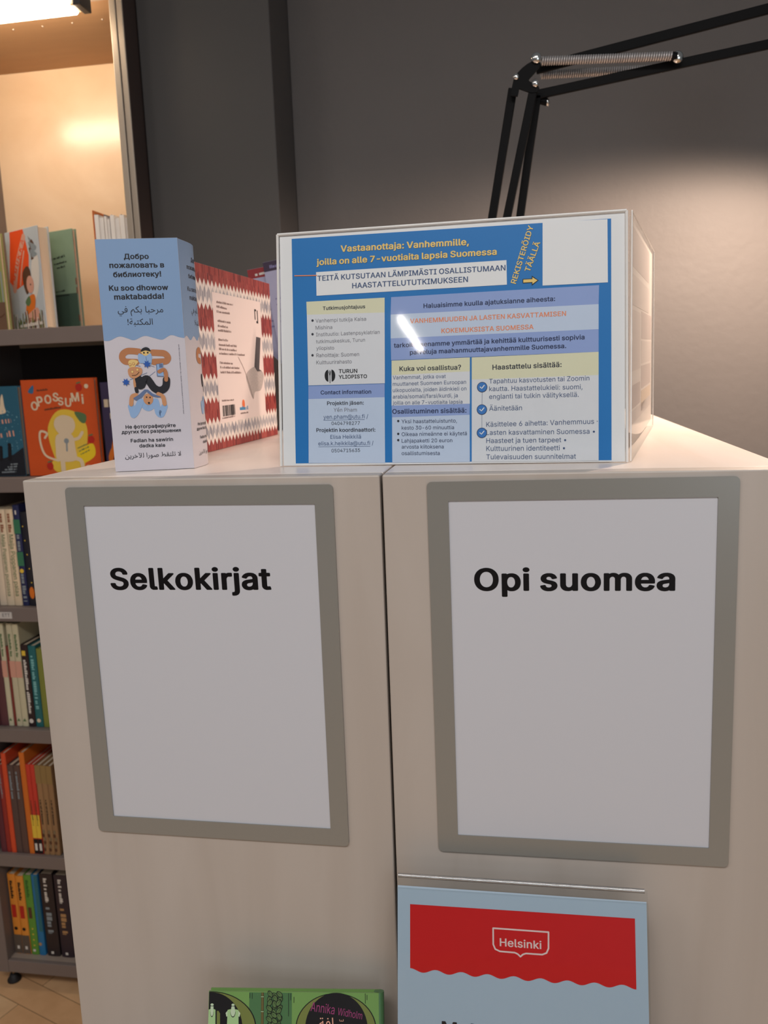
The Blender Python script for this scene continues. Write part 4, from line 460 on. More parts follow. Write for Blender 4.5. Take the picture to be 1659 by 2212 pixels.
'ш': '623;51 -10 555 -10 567 -6 570 0 570 378 569 382 563 387 555 389 485 389 475 386 470 380 469 68 468 66 357 66 355 68 354 380 349 386 339 389 269 389 259 386 253 378 253 68 251 66 143 66 139 68 139 380 135 385 123 389 55 389 43 385 38 378 38 0 43 -6',
'я': '424;11 -10 92 -10 104 -6 194 128 198 132 268 132 270 130 271 0 274 -6 286 -10 356 -10 364 -8 370 -4 372 0 372 378 369 384 356 389 182 389 138 386 92 373 54 348 34 326 20 294 16 260 20 226 34 194 53 172 60 166 90 150 93 146 -1 4 -2 0 -1 -4;186 204 170 205 152 209 136 217 126 228 119 242 117 258 119 276 126 292 138 304 150 309 170 314 196 316 268 316 271 312 270 206 268 204',
}
FACE[31] = {
'!': '243;87 -20 96 -21 120 -21 136 -19 158 -10 170 -2 181 10 189 26 190 48 189 56 183 68 170 83 158 91 136 101 120 103 96 103 82 101 58 91 46 82 37 72 29 56 27 44 29 26 33 14 46 0 60 -11 66 -14;62 144 70 143 146 143 154 144 164 148 170 152 173 158 178 510 174 517 170 520 158 525 152 526 64 526 48 521 42 517 39 510 43 172 44 158 46 154 52 148',
',': '234;29 -134 37 -136 99 -136 113 -132 121 -126 126 -116 183 68 182 76 175 83 165 87 157 88 71 88 57 85 47 77 43 68 11 -114 11 -120 15 -127 21 -131',
'-': '528;114 172 121 171 379 171 387 172 397 176 401 179 406 186 405 246 401 252 397 256 387 260 379 261 121 261 115 260 103 255 99 252 96 244 96 186 99 180 104 176',
'7': '528;95 -16 103 -17 189 -17 203 -13 212 -8 466 446 466 510 463 516 457 521 447 525 439 526 63 526 49 522 41 516 38 510 38 450 41 444 46 440 57 436 63 435 318 434 317 430 294 390 79 6 77 -2 80 -8 85 -12',
':': '234;84 -20 94 -21 118 -21 132 -19 156 -10 173 4 181 14 187 26 188 48 186 56 180 68 168 83 150 95 132 101 114 104 98 104 78 101 62 95 44 83 33 72 26 56 25 46 26 26 30 14 43 0 56 -10 72 -17;92 254 118 254 132 256 140 259 158 267 168 274 181 290 186 300 188 308 187 330 181 342 171 356 158 366 148 371 132 376 114 379 98 379 84 377 64 371 50 363 39 354 30 342 26 330 25 310 26 300 31 288 42 276 56 266 80 256',
'K': '544;54 -16 61 -17 143 -17 157 -14 166 -8 170 -2 170 160 183 175 215 205 218 204 371 10 385 -8 390 -12 407 -17 503 -17 517 -14 526 -8 530 -2 530 2 524 12 306 286 306 288 309 292 524 498 529 506 528 512 525 517 517 522 503 526 399 526 391 525 381 521 209 355 171 316 170 318 170 510 168 514 165 518 157 523 143 526 61 526 47 522 39 517 36 510 36 -2 39 -8 44 -12',
'M': '723;54 -16 61 -17 141 -17 157 -12 163 -8 166 -4 165 282 168 278 284 2 290 -8 295 -12 305 -16 313 -17 385 -17 399 -14 408 -8 412 -2 526 274 531 283 531 134 530 130 530 -4 533 -8 539 -12 555 -17 637 -17 651 -13 659 -8 663 -2 663 148 663 510 659 517 651 522 637 526 523 526 509 522 501 517 497 510 353 157 206 498 197 516 187 523 173 526 61 526 47 522 39 517 36 510 36 -2 39 -8 44 -12',
'O': '617;272 -22 285 -24 307 -24 343 -21 357 -19 397 -10 409 -6 451 14 487 39 520 72 547 112 565 158 576 206 579 256 575 310 568 340 563 359 547 396 521 435 487 469 449 496 404 516 351 529 307 533 285 533 243 529 187 515 149 499 141 494 103 466 74 438 49 400 27 354 17 306 13 262 13 248 17 202 26 160 30 150 48 110 74 72 105 40 149 10 197 -10 235 -19;279 71 253 77 227 88 206 104 185 126 169 150 156 180 148 218 145 256 148 292 157 330 169 358 185 383 192 392 207 407 227 420 237 425 249 430 271 436 289 438 303 438 321 436 343 431 367 420 387 406 407 385 414 376 423 360 436 330 444 294 446 268 445 222 436 180 424 150 408 124 389 105 367 89 341 77 313 71',
'P': '519;54 -16 61 -17 143 -17 157 -14 165 -9 168 -6 170 -2 170 166 171 169 297 170 317 172 353 179 385 192 417 210 445 234 460 254 475 287 483 314 486 340 483 380 475 408 462 436 445 460 419 483 395 497 359 513 327 520 301 524 273 526 61 526 47 522 39 516 36 510 36 -2 39 -8 44 -12;171 259 170 260 170 434 263 435 277 434 297 430 309 426 332 408 339 398 346 380 351 362 351 332 346 314 340 298 332 286 323 278 311 270 297 264 279 261 257 259',
'S': '522;212 -24 265 -26 305 -23 341 -16 379 -3 403 9 411 13 435 31 455 54 475 86 482 108 484 128 484 156 483 166 477 186 469 203 461 214 441 235 425 248 406 260 367 278 191 330 175 341 168 348 162 360 159 378 165 400 174 414 181 420 193 428 205 434 219 438 247 441 269 440 283 437 295 434 313 425 329 412 337 400 344 376 347 370 353 366 363 362 369 361 451 361 465 365 472 370 476 378 476 388 473 408 463 433 447 457 426 478 398 498 369 513 335 524 285 532 267 533 221 532 175 525 133 512 105 498 91 488 77 478 58 460 40 432 29 404 27 386 27 364 32 338 42 314 49 302 73 277 103 256 143 239 195 222 311 190 335 177 343 169 348 162 352 148 353 140 352 130 346 112 337 100 327 89 302 76 281 69 253 66 233 67 215 70 189 79 179 85 165 96 157 108 150 124 147 139 144 144 139 148 131 152 121 154 37 154 23 150 15 145 11 138 13 120 15 108 25 82 44 52 63 31 91 11 123 -5 165 -18 201 -24',
'U': '599;249 -24 303 -25 337 -23 383 -14 419 0 459 22 485 44 507 69 517 86 526 104 536 136 539 164 539 510 535 517 529 521 513 526 431 526 415 521 409 517 406 512 406 176 403 154 396 134 388 116 380 106 362 90 347 81 327 74 309 70 293 69 267 70 247 74 231 80 211 92 199 102 187 118 178 134 172 154 169 178 168 512 165 517 159 521 143 526 61 526 45 521 39 517 36 512 36 166 39 136 48 104 65 74 87 46 119 20 153 1 181 -10 197 -15 229 -22',
'V': '558;214 -16 222 -17 314 -17 330 -12 336 -8 339 -4 545 504 545 512 542 517 536 521 520 526 434 526 420 523 412 518 410 514 266 142 262 150 125 510 121 516 112 523 98 526 12 526 -4 521 -10 517 -13 512 -13 506 -10 496 192 4 199 -8 204 -12',
'a': '457;151 -24 166 -26 188 -26 230 -21 259 -12 278 -4 282 -8 288 -13 304 -17 380 -17 396 -12 402 -8 405 -2 405 262 403 282 398 304 394 314 386 328 375 344 362 358 322 382 298 391 240 401 184 400 162 397 134 391 106 382 90 374 60 354 44 340 35 330 27 318 15 296 14 290 18 284 28 277 104 257 124 258 134 262 140 268 151 286 164 297 176 304 184 308 204 313 218 314 230 313 246 309 262 298 271 284 275 266 275 256 272 247 126 227 82 214 66 206 52 198 32 184 20 169 10 151 5 132 2 114 4 82 14 56 31 30 40 20 56 7 84 -8 114 -19;182 63 172 64 152 71 146 75 138 86 134 96 133 108 137 122 141 130 150 136 166 144 275 162 275 136 273 124 270 114 264 102 256 90 244 79 232 72 220 67 198 63',
'b': '496;222 -24 237 -25 267 -25 295 -23 303 -22 339 -11 371 4 385 14 401 26 422 48 442 80 455 114 463 152 465 186 463 226 455 262 442 296 423 326 410 340 399 351 371 373 339 387 295 399 267 401 237 401 223 400 195 395 169 386 159 380 158 382 158 510 155 516 145 523 131 526 53 526 47 525 36 520 31 517 28 510 28 -2 31 -8 37 -12 53 -17 129 -17 137 -16 147 -12 157 -1 167 -8 183 -14 201 -20;229 66 215 70 205 76 191 86 179 101 171 116 162 140 158 162 157 174 158 214 162 238 170 260 179 276 191 291 203 301 221 309 235 312 255 312 273 307 289 298 303 286 313 272 320 258 329 232 333 210 333 168 328 140 321 120 312 104 295 85 285 76 271 69 253 65',
'd': '496;185 -24 204 -25 250 -24 276 -19 316 -2 320 -8 326 -12 342 -17 418 -17 426 -16 436 -12 444 -4 445 510 440 518 432 523 418 526 340 526 326 522 318 517 315 510 314 380 298 388 276 395 250 400 234 401 186 400 170 398 142 391 132 388 102 373 72 351 50 328 28 292 16 260 10 234 7 198 7 178 9 148 16 116 29 82 52 46 73 24 94 8 112 -2 132 -11 170 -22;210 66 198 70 190 74 184 78 173 88 161 102 151 122 144 142 140 166 138 186 140 212 144 234 151 258 162 276 172 290 184 299 198 307 218 312 236 312 254 308 268 301 278 293 292 276 302 260 308 240 314 212 316 190 314 164 308 138 301 118 292 100 281 86 268 76 254 69 246 67 236 65',
'e': '474;209 -24 224 -25 272 -24 308 -18 334 -10 350 -2 380 14 404 35 414 46 426 64 437 88 436 94 432 100 428 103 416 108 354 121 334 122 320 118 312 113 299 90 278 74 270 70 254 65 226 64 204 68 186 76 164 94 152 112 144 130 141 148 142 152 418 152 434 156 440 161 443 166 443 228 438 254 428 284 413 314 399 332 380 351 360 367 334 381 318 387 288 396 268 399 244 401 214 401 178 398 138 387 104 371 74 349 56 330 48 320 32 296 27 286 17 258 9 226 7 180 10 146 16 120 18 112 32 80 52 50 76 25 112 1 148 -13 178 -20;144 238 143 238 142 240 144 246 152 266 172 292 182 299 198 307 218 312 244 311 258 307 270 301 284 288 298 268 303 258 308 240 306 238',
'g': '497;206 -166 220 -168 244 -168 272 -166 308 -160 344 -149 372 -136 398 -118 417 -98 434 -70 442 -42 445 -12 445 380 441 388 432 393 418 396 342 396 327 392 320 387 316 380 314 380 298 388 276 395 250 400 234 401 204 401 178 399 140 390 103 374 74 352 56 334 48 324 32 300 17 268 9 232 7 202 9 152 16 120 32 84 56 52 72 35 100 16 130 2 144 -3 176 -10 204 -12 248 -11 276 -6 308 6 314 8 315 -4 311 -30 302 -50 286 -65 272 -72 254 -78 228 -80 206 -78 188 -73 180 -70 162 -56 136 -30 128 -26 118 -24 106 -24 92 -27 36 -56 30 -60 27 -64 26 -72 38 -92 64 -119 84 -134 108 -146 138 -157 166 -163;218 77 198 81 186 87 172 97 160 112 151 128 144 148 140 170 138 196 140 216 144 238 151 258 162 278 172 290 184 300 196 306 218 312 236 312 256 308 270 300 283 290 296 273 303 260 308 245 314 222 316 200 315 170 310 146 303 126 294 112 281 96 272 88 256 81 236 77',
'h': '481;46 -16 53 -17 131 -17 139 -16 149 -12 157 -4 158 234 159 246 166 268 177 286 185 295 199 304 211 309 221 311 247 310 263 305 277 294 285 284 289 278 295 260 298 234 298 -2 301 -8 309 -13 323 -17 401 -17 409 -16 419 -12 425 -8 428 -2 428 246 426 272 421 298 409 326 394 346 377 363 351 381 315 394 293 399 271 401 239 401 215 399 183 391 159 380 158 382 158 510 153 518 149 521 139 525 131 526 53 526 37 521 31 517 28 510 28 -2 31 -8 36 -12',
'i': '210;46 -16 54 -17 132 -17 148 -12 154 -8 158 -2 158 380 154 387 149 390 138 395 132 396 54 396 46 395 36 391 31 386 28 380 28 -2 32 -9;81 426 112 427 134 433 156 448 165 458 170 470 171 494 163 510 156 519 148 525 134 533 118 538 102 541 86 541 68 538 52 532 38 525 24 512 17 498 15 486 17 468 22 458 33 446 46 436 68 428',
'j': '210;-24 -158 -17 -160 29 -159 61 -154 87 -145 113 -130 130 -114 144 -94 152 -72 156 -54 158 -34 158 380 154 388 147 392 139 395 131 396 53 396 38 392 31 387 28 382 28 -28 26 -42 22 -56 16 -64 7 -69 -17 -70 -31 -74 -38 -78 -42 -84 -42 -144 -39 -151 -34 -154;72 428 81 426 103 426 119 428 139 436 155 448 169 468 171 476 171 492 170 498 164 508 153 521 139 530 119 538 101 541 83 541 67 538 51 533 39 526 27 516 20 506 15 494 15 474 17 468 31 448 41 439 51 433',
'k': '448;46 -16 53 -17 131 -17 145 -14 155 -8 158 -2 158 134 167 142 293 -2 303 -12 313 -16 321 -17 417 -17 431 -14 441 -8 444 -2 444 2 438 12 260 214 260 216 271 227 426 368 431 376 430 382 427 387 419 392 405 396 309 396 295 392 287 387 159 269 158 272 157 512 149 521 139 525 131 526 53 526 39 522 31 517 28 510 28 -2 31 -8 36 -12',
'l': '235;110 -16 117 -17 141 -17 193 -15 213 -13 221 -10 228 -6 232 0 232 6 221 54 216 62 207 68 195 71 163 71 162 72 158 86 157 512 155 516 149 521 139 525 131 526 53 526 37 521 31 517 28 510 28 76 30 56 39 32 55 11 81 -6',
'm': '703;46 -16 53 -17 131 -17 139 -16 149 -12 157 -4 158 244 159 254 163 270 169 282 177 292 185 301 193 305 203 310 213 312 235 311 245 307 255 301 266 288 272 274 274 256 274 -2 277 -8 282 -12 299 -17 377 -17 393 -12 399 -8 402 -4 403 242 404 258 414 284 423 297 433 305 443 310 453 312 467 313 477 312 489 308 501 301 510 290 518 272 520 256 521 -4 523 -8 529 -12 545 -17 623 -17 631 -16 641 -12 647 -8 650 -2 650 264 648 286 643 308 632 332 615 355 593 374 567 388 551 394 515 402 469 403 455 402 429 397 399 387 379 377 355 360 347 369 317 389 285 399 253 403 229 403 199 399 175 391 157 382 143 393 129 396 53 396 37 391 31 387 28 380 28 -2 31 -8 36 -12',
'n': '481;46 -16 53 -17 131 -17 139 -16 149 -12 157 -4 158 234 159 246 166 268 177 286 185 295 199 304 211 309 221 311 247 310 263 305 277 294 285 284 289 278 295 260 298 234 299 -4 301 -8 307 -12 323 -17 401 -17 415 -14 425 -8 428 -2 428 246 426 272 421 298 409 326 394 346 377 363 345 384 315 394 287 400 239 401 215 399 177 389 157 379 153 386 147 391 137 395 129 396 53 396 39 392 31 387 28 380 28 -2 31 -8 36 -12',
'o': '486;205 -24 218 -25 242 -25 282 -21 322 -10 358 6 386 26 393 32 409 50 427 76 442 110 453 148 455 182 453 226 443 262 436 280 427 298 409 326 386 350 356 371 322 387 282 398 244 401 216 401 186 399 140 388 108 373 76 350 50 322 32 296 23 276 18 262 10 228 7 194 7 180 10 148 15 124 18 112 30 84 52 50 76 26 110 2 150 -14 180 -21;226 64 200 69 184 78 172 89 160 104 151 120 144 142 140 166 138 188 142 220 147 242 154 260 170 284 185 298 200 307 220 312 240 312 262 306 278 297 292 284 302 270 310 254 319 230 323 208 324 188 323 166 319 144 310 120 302 104 293 92 278 78 264 71 244 65',
'p': '496;46 -158 53 -160 131 -160 145 -157 155 -150 158 -144 158 -4 159 -3 171 -9 197 -19 223 -24 267 -25 303 -22 339 -11 375 7 399 24 407 32 423 50 436 70 443 82 455 114 463 152 465 192 462 234 455 264 447 283 442 298 430 316 422 328 399 352 371 373 343 386 329 391 295 399 267 401 223 400 195 395 169 386 157 378 152 388 147 391 137 395 129 396 53 396 38 392 32 388 29 384 28 380 28 -144 31 -151 36 -154;233 65 217 69 203 77 191 86 179 102 170 118 162 142 158 164 157 174 158 216 162 238 171 262 178 276 192 292 203 301 213 306 221 309 235 312 255 312 273 307 289 298 302 288 313 274 321 258 330 228 333 210 333 168 328 142 321 122 312 106 300 90 285 77 271 69 253 65',
'r': '313;46 -16 53 -17 131 -17 139 -16 149 -12 157 -4 158 242 159 252 163 266 169 276 175 284 186 294 197 302 205 304 275 305 289 309 297 314 301 320 301 384 297 392 291 396 275 401 205 400 179 394 155 384 143 393 129 396 53 396 37 391 31 387 29 382 28 -2 31 -8 36 -12',
's': '431;164 -24 183 -25 241 -24 277 -18 309 -8 339 8 359 22 367 30 379 44 389 60 397 82 399 110 395 136 387 154 381 164 369 179 359 187 343 199 301 217 269 225 207 238 173 248 163 254 158 258 154 266 153 280 154 288 160 296 167 303 179 310 199 315 219 315 235 311 245 305 255 296 271 269 277 264 287 261 305 260 351 269 377 275 388 282 391 288 391 292 385 310 359 349 343 363 325 375 301 386 275 395 245 400 227 401 171 400 143 395 111 385 79 369 61 356 45 340 31 318 23 296 21 270 24 246 34 222 50 202 57 196 81 179 111 166 157 153 235 136 245 133 255 127 262 118 265 110 266 102 263 90 259 82 249 74 239 69 221 64 213 63 187 64 173 67 159 74 151 80 142 92 133 115 127 119 117 123 97 124 31 111 19 106 13 102 9 96 9 90 14 70 18 62 32 40 42 28 57 16 77 2 105 -11 135 -19',
't': '277;139 -16 147 -18 173 -18 241 -15 249 -14 259 -10 263 -6 267 0 267 8 259 42 255 57 252 62 243 68 229 71 189 69 179 70 175 76 172 88 171 102 171 308 173 310 231 310 245 313 253 318 258 326 258 380 253 388 247 392 239 395 231 396 171 397 171 472 167 479 161 484 145 488 67 488 52 484 45 479 42 474 41 397 -5 395 -17 390 -23 384 -24 380 -24 326 -21 319 -16 316 -5 311 39 310 42 308 42 84 45 62 53 42 59 32 79 9 105 -6',
'u': '481;175 -20 215 -22 239 -20 279 -9 297 0 299 0 303 -8 310 -12 325 -17 401 -17 417 -13 424 -8 427 -4 428 0 428 380 425 385 419 391 409 395 401 396 323 396 308 392 302 388 299 384 298 380 298 146 297 134 291 116 284 102 277 92 267 82 261 78 245 71 233 68 207 69 191 75 179 84 169 98 160 120 158 142 158 380 157 384 154 388 147 392 131 396 53 396 38 392 32 388 29 384 28 380 28 126 29 106 36 78 47 54 57 40 63 32 84 12 104 0 127 -11 141 -15',
'v': '457;168 -16 175 -17 257 -17 273 -12 279 -8 282 -4 441 371 443 376 442 382 439 387 433 391 417 396 333 396 319 392 311 387 307 378 217 141 214 144 134 356 124 382 121 387 113 392 99 396 13 396 -3 391 -9 387 -11 382 -12 376 -11 372 149 0 153 -8 159 -12',
'w': '655;141 -16 148 -17 226 -17 240 -14 249 -8 255 6 311 190 316 204 377 0 381 -8 390 -14 404 -17 482 -17 496 -13 504 -8 509 0 636 374 637 380 633 386 624 393 610 396 528 396 514 392 506 387 501 376 444 184 441 190 387 366 382 382 379 386 370 393 356 396 274 396 260 392 252 387 249 382 188 184 186 182 128 380 125 386 116 392 102 396 20 396 6 392 -2 387 -5 382 -5 376 122 -2 126 -8 132 -12',
'Д': '657;23 -124 30 -126 110 -126 124 -122 132 -117 136 -110 136 -18 138 -17 494 -17 497 -18 497 -110 500 -117 505 -120 522 -126 602 -126 616 -122 624 -117 628 -110 627 60 624 65 620 68 608 73 566 74 565 76 565 510 560 518 552 523 538 526 174 526 160 522 152 517 149 510 123 230 106 154 95 124 84 102 79 94 62 75 24 73 12 68 8 65 5 60 5 -110 8 -117 13 -120;212 74 211 76 219 90 236 138 275 434 276 435 430 435 432 434 432 76 430 74',
'а': '457;151 -24 166 -26 188 -26 230 -21 259 -12 278 -4 282 -8 288 -13 304 -17 380 -17 396 -12 402 -8 405 -2 405 262 403 282 398 304 394 314 386 328 375 344 362 358 322 382 298 391 240 401 184 400 162 397 134 391 106 382 90 374 60 354 44 340 35 330 27 318 15 296 14 290 18 284 28 277 104 257 124 258 134 262 140 268 151 286 164 297 176 304 184 308 204 313 218 314 230 313 246 309 262 298 271 284 275 266 275 256 272 247 126 227 82 214 66 206 52 198 32 184 20 169 10 151 5 132 2 114 4 82 14 56 31 30 40 20 56 7 84 -8 114 -19;182 63 172 64 152 71 146 75 138 86 134 96 133 108 137 122 141 130 150 136 166 144 275 162 275 136 273 124 270 114 264 102 256 90 244 79 232 72 220 67 198 63',
'б': '482;198 -24 242 -25 280 -21 318 -10 350 4 380 25 404 48 425 80 439 108 447 138 449 152 450 194 448 218 439 250 426 280 409 308 388 331 360 351 330 367 292 378 266 380 222 379 194 373 168 365 156 359 156 360 160 367 174 379 192 387 234 397 302 403 330 408 356 417 374 426 396 443 406 457 413 472 419 510 414 518 406 523 392 526 322 526 314 525 304 521 299 516 295 508 292 494 288 490 280 488 188 477 162 471 132 462 110 451 94 441 68 421 52 402 38 380 36 374 20 330 10 272 7 178 10 144 18 108 32 79 53 48 82 21 108 4 143 -12 182 -22;220 64 200 68 188 74 173 84 160 98 149 118 144 132 139 152 138 166 139 198 144 220 152 240 163 256 178 272 190 281 210 289 224 292 242 292 258 289 276 281 286 273 298 260 306 246 315 224 319 204 320 160 314 132 306 112 296 95 286 84 272 74 256 67 240 64',
'в': '461;46 -16 53 -17 277 -17 293 -16 325 -10 355 0 373 10 387 20 408 40 422 64 427 80 429 96 428 124 421 144 402 172 383 189 364 200 387 217 403 236 410 254 412 268 412 284 408 310 396 332 390 340 369 360 363 364 331 380 289 392 271 394 243 396 53 396 39 392 31 387 28 380 28 -2 31 -8 36 -12;155 73 154 74 154 150 155 152 265 151 281 145 290 134 296 114 295 96 289 85 285 80 277 77 269 74 259 73;155 237 154 238 154 304 155 307 227 307 253 304 259 303 269 297 275 292 280 284 282 274 281 262 275 252 269 246 263 244 247 239 229 237',
'е': '474;209 -24 224 -25 272 -24 308 -18 334 -10 350 -2 380 14 404 35 414 46 426 64 437 88 436 94 432 100 428 103 416 108 354 121 334 122 320 118 312 113 299 90 278 74 270 70 254 65 226 64 204 68 186 76 164 94 152 112 144 130 141 148 142 152 418 152 434 156 440 161 443 166 443 228 438 254 428 284 413 314 399 332 380 351 360 367 334 381 318 387 288 396 268 399 244 401 214 401 178 398 138 387 104 371 74 349 56 330 48 320 32 296 27 286 17 258 9 226 7 180 10 146 16 120 18 112 32 80 52 50 76 25 112 1 148 -13 178 -20;144 238 143 238 142 240 144 246 152 266 172 292 182 299 198 307 218 312 244 311 258 307 270 301 284 288 298 268 303 258 308 240 306 238',
'ж': '651;10 -16 18 -17 112 -17 128 -12 134 -8 248 122 249 118 249 -2 254 -9 262 -14 276 -17 354 -17 368 -13 376 -8 379 -2 380 121 390 110 487 -2 500 -12 516 -17 608 -17 616 -16 626 -12 631 -8 634 -2 634 2 631 8 470 192 473 198 628 369 632 376 632 380 630 384 628 388 620 393 606 396 514 396 498 391 492 387 382 260 380 260 379 380 376 387 368 392 354 396 276 396 262 393 254 388 249 380 249 258 248 256 134 386 128 391 112 396 22 396 14 395 4 391 -1 386 -5 380 -4 375 0 368 146 206 158 192 -4 8 -8 2 -7 -4 1 -12',
'и': '482;46 -16 53 -17 129 -17 143 -13 151 -8 289 178 295 186 297 188 299 -4 301 -8 307 -12 323 -17 403 -17 417 -13 425 -8 429 -2 429 380 425 387 417 392 403 396 327 396 313 392 305 387 159 188 158 192 158 380 156 384 153 388 145 393 131 396 53 396 39 392 31 387 28 380 28 -2 31 -8 36 -12',
'к': '443;46 -16 53 -17 131 -17 145 -14 155 -8 158 -2 158 140 159 142 167 140 292 -6 299 -12 309 -16 317 -17 413 -17 427 -14 437 -8 440 -2 440 2 437 8 273 194 273 196 291 216 433 368 437 376 436 382 433 387 425 392 411 396 315 396 307 395 297 391 284 378 159 243 158 246 158 380 155 386 145 393 131 396 53 396 39 392 31 387 28 380 28 -2 31 -8 36 -12',
'л': '469;-6 -16 1 -17 43 -17 73 -14 91 -9 107 -4 131 12 149 28 154 36 165 56 174 80 184 126 190 178 195 288 196 304 197 306 285 306 287 304 287 -2 289 -6 291 -9 299 -14 313 -17 391 -17 405 -14 413 -9 418 -2 418 380 414 386 405 393 391 396 95 396 81 392 73 387 70 380 52 116 44 90 40 82 35 78 29 75 7 74 -5 72 -17 67 -21 64 -24 58 -24 -2 -21 -8 -16 -12',
'о': '486;205 -24 218 -25 242 -25 282 -21 322 -10 358 6 386 26 393 32 409 50 427 76 442 110 453 148 455 182 453 226 443 262 436 280 427 298 409 326 386 350 356 371 322 387 282 398 244 401 216 401 186 399 140 388 108 373 76 350 50 322 32 296 23 276 18 262 10 228 7 194 7 180 10 148 15 124 18 112 30 84 52 50 76 26 110 2 150 -14 180 -21;226 64 200 69 184 78 172 89 160 104 151 120 144 142 140 166 138 188 142 220 147 242 154 260 170 284 185 298 200 307 220 312 240 312 262 306 278 297 292 284 302 270 310 254 319 230 323 208 324 188 323 166 319 144 310 120 302 104 293 92 278 78 264 71 244 65',
'п': '478;46 -16 53 -17 131 -17 139 -16 149 -12 155 -8 157 -3 158 304 159 306 295 305 297 -4 299 -8 305 -12 321 -17 399 -17 413 -14 423 -8 426 -2 426 380 421 388 413 393 399 396 53 396 39 392 31 387 28 380 28 -2 31 -8 36 -12',
'р': '496;46 -158 53 -160 131 -160 145 -157 155 -150 158 -144 158 -4 159 -3 171 -9 197 -19 223 -24 267 -25 303 -22 339 -11 375 7 399 24 407 32 423 50 436 70 443 82 455 114 463 152 465 192 462 234 455 264 447 283 442 298 430 316 422 328 399 352 371 373 343 386 329 391 295 399 267 401 223 400 195 395 169 386 157 378 152 388 147 391 137 395 129 396 53 396 38 392 32 388 29 384 28 380 28 -144 31 -151 36 -154;233 65 217 69 203 77 191 86 179 102 170 118 162 142 158 164 157 174 158 216 162 238 171 262 178 276 192 292 203 301 213 306 221 309 235 312 255 312 273 307 289 298 302 288 313 274 321 258 330 228 333 210 333 168 328 142 321 122 312 106 300 90 285 77 271 69 253 65',
'т': '386;134 -16 141 -17 219 -17 227 -16 237 -12 245 -4 246 306 247 308 359 308 367 309 377 313 383 319 386 324 386 380 382 386 377 391 367 395 359 396 1 396 -15 391 -21 387 -24 382 -24 324 -21 317 -14 312 1 308 113 308 116 306 116 -2 119 -8 124 -12',
'у': '457;71 -160 129 -161 153 -157 175 -150 193 -140 217 -122 226 -114 240 -96 249 -80 441 371 443 376 442 382 439 387 433 391 417 396 333 396 319 392 311 387 307 378 217 141 214 144 134 356 124 382 121 387 113 392 99 396 13 396 -3 391 -9 387 -11 382 -12 376 -11 372 149 -2 129 -49 121 -62 111 -70 105 -72 77 -69 55 -70 45 -74 39 -79 37 -84 21 -136 21 -142 25 -148 35 -154 49 -158',
'ь': '456;46 -16 53 -17 251 -17 277 -15 311 -9 335 0 349 6 365 16 389 34 407 61 415 76 422 96 423 144 415 170 406 188 394 204 387 212 365 230 339 243 323 249 307 254 279 259 251 261 159 261 158 262 158 380 153 388 149 391 139 395 131 396 53 396 37 391 31 387 28 380 28 -2 31 -8 36 -12;159 73 158 74 158 168 159 170 235 170 253 168 263 165 275 158 285 146 291 134 293 122 291 108 285 94 273 84 259 77 235 73',
}
BOX = {'bg': [(15.12, 214.38), (306.15, 211.88), (307.34, 2.21), (14.56, 2.94)], 'banner': [(38.57, 182.05), (215.86, 181.99), (216.18, 160.36), (38.58, 160.19)], 'qr': [(247.64, 212.76), (303.04, 211.47), (303.62, 157.37), (247.56, 157.76)], 'lead_head': [(28.46, 155.14), (104.05, 154.95), (103.86, 141.43), (28.66, 143.04)], 'lead_body': [(28.66, 143.04), (103.86, 141.43), (103.14, 76.36), (28.86, 76.72)], 'contact_head': [(28.85, 76.15), (102.91, 75.94), (102.73, 63.52), (28.6, 63.92)], 'contact_body': [(28.6, 63.92), (102.73, 63.52), (102.3, 2.3), (27.55, 3.22)], 'topic_head': [(110.18, 155.04), (296.18, 155.4), (295.83, 139.02), (109.52, 139.21)], 'topic_body': [(109.52, 139.21), (295.83, 139.02), (295.89, 117.35), (109.22, 117.46)], 'topic_foot': [(109.22, 117.46), (295.89, 117.35), (295.95, 97.6), (109.38, 97.48)], 'who_head': [(109.81, 97.03), (182.5, 97.18), (182.41, 84.66), (109.63, 83.62)], 'who_body': [(109.63, 83.62), (182.41, 84.66), (182.19, 55.33), (109.24, 55.62)], 'join_head': [(109.24, 55.62), (182.19, 55.33), (181.95, 45.25), (109.53, 44.67)], 'join_body': [(109.53, 44.67), (181.95, 45.25), (181.8, 2.16), (109.21, 2.38)], 'int_head': [(184.18, 97.11), (295.95, 97.6), (296.0, 77.39), (184.04, 77.08)], 'int_body': [(184.04, 77.08), (296.0, 77.39), (296.22, 1.94), (183.5, 2.14)]}
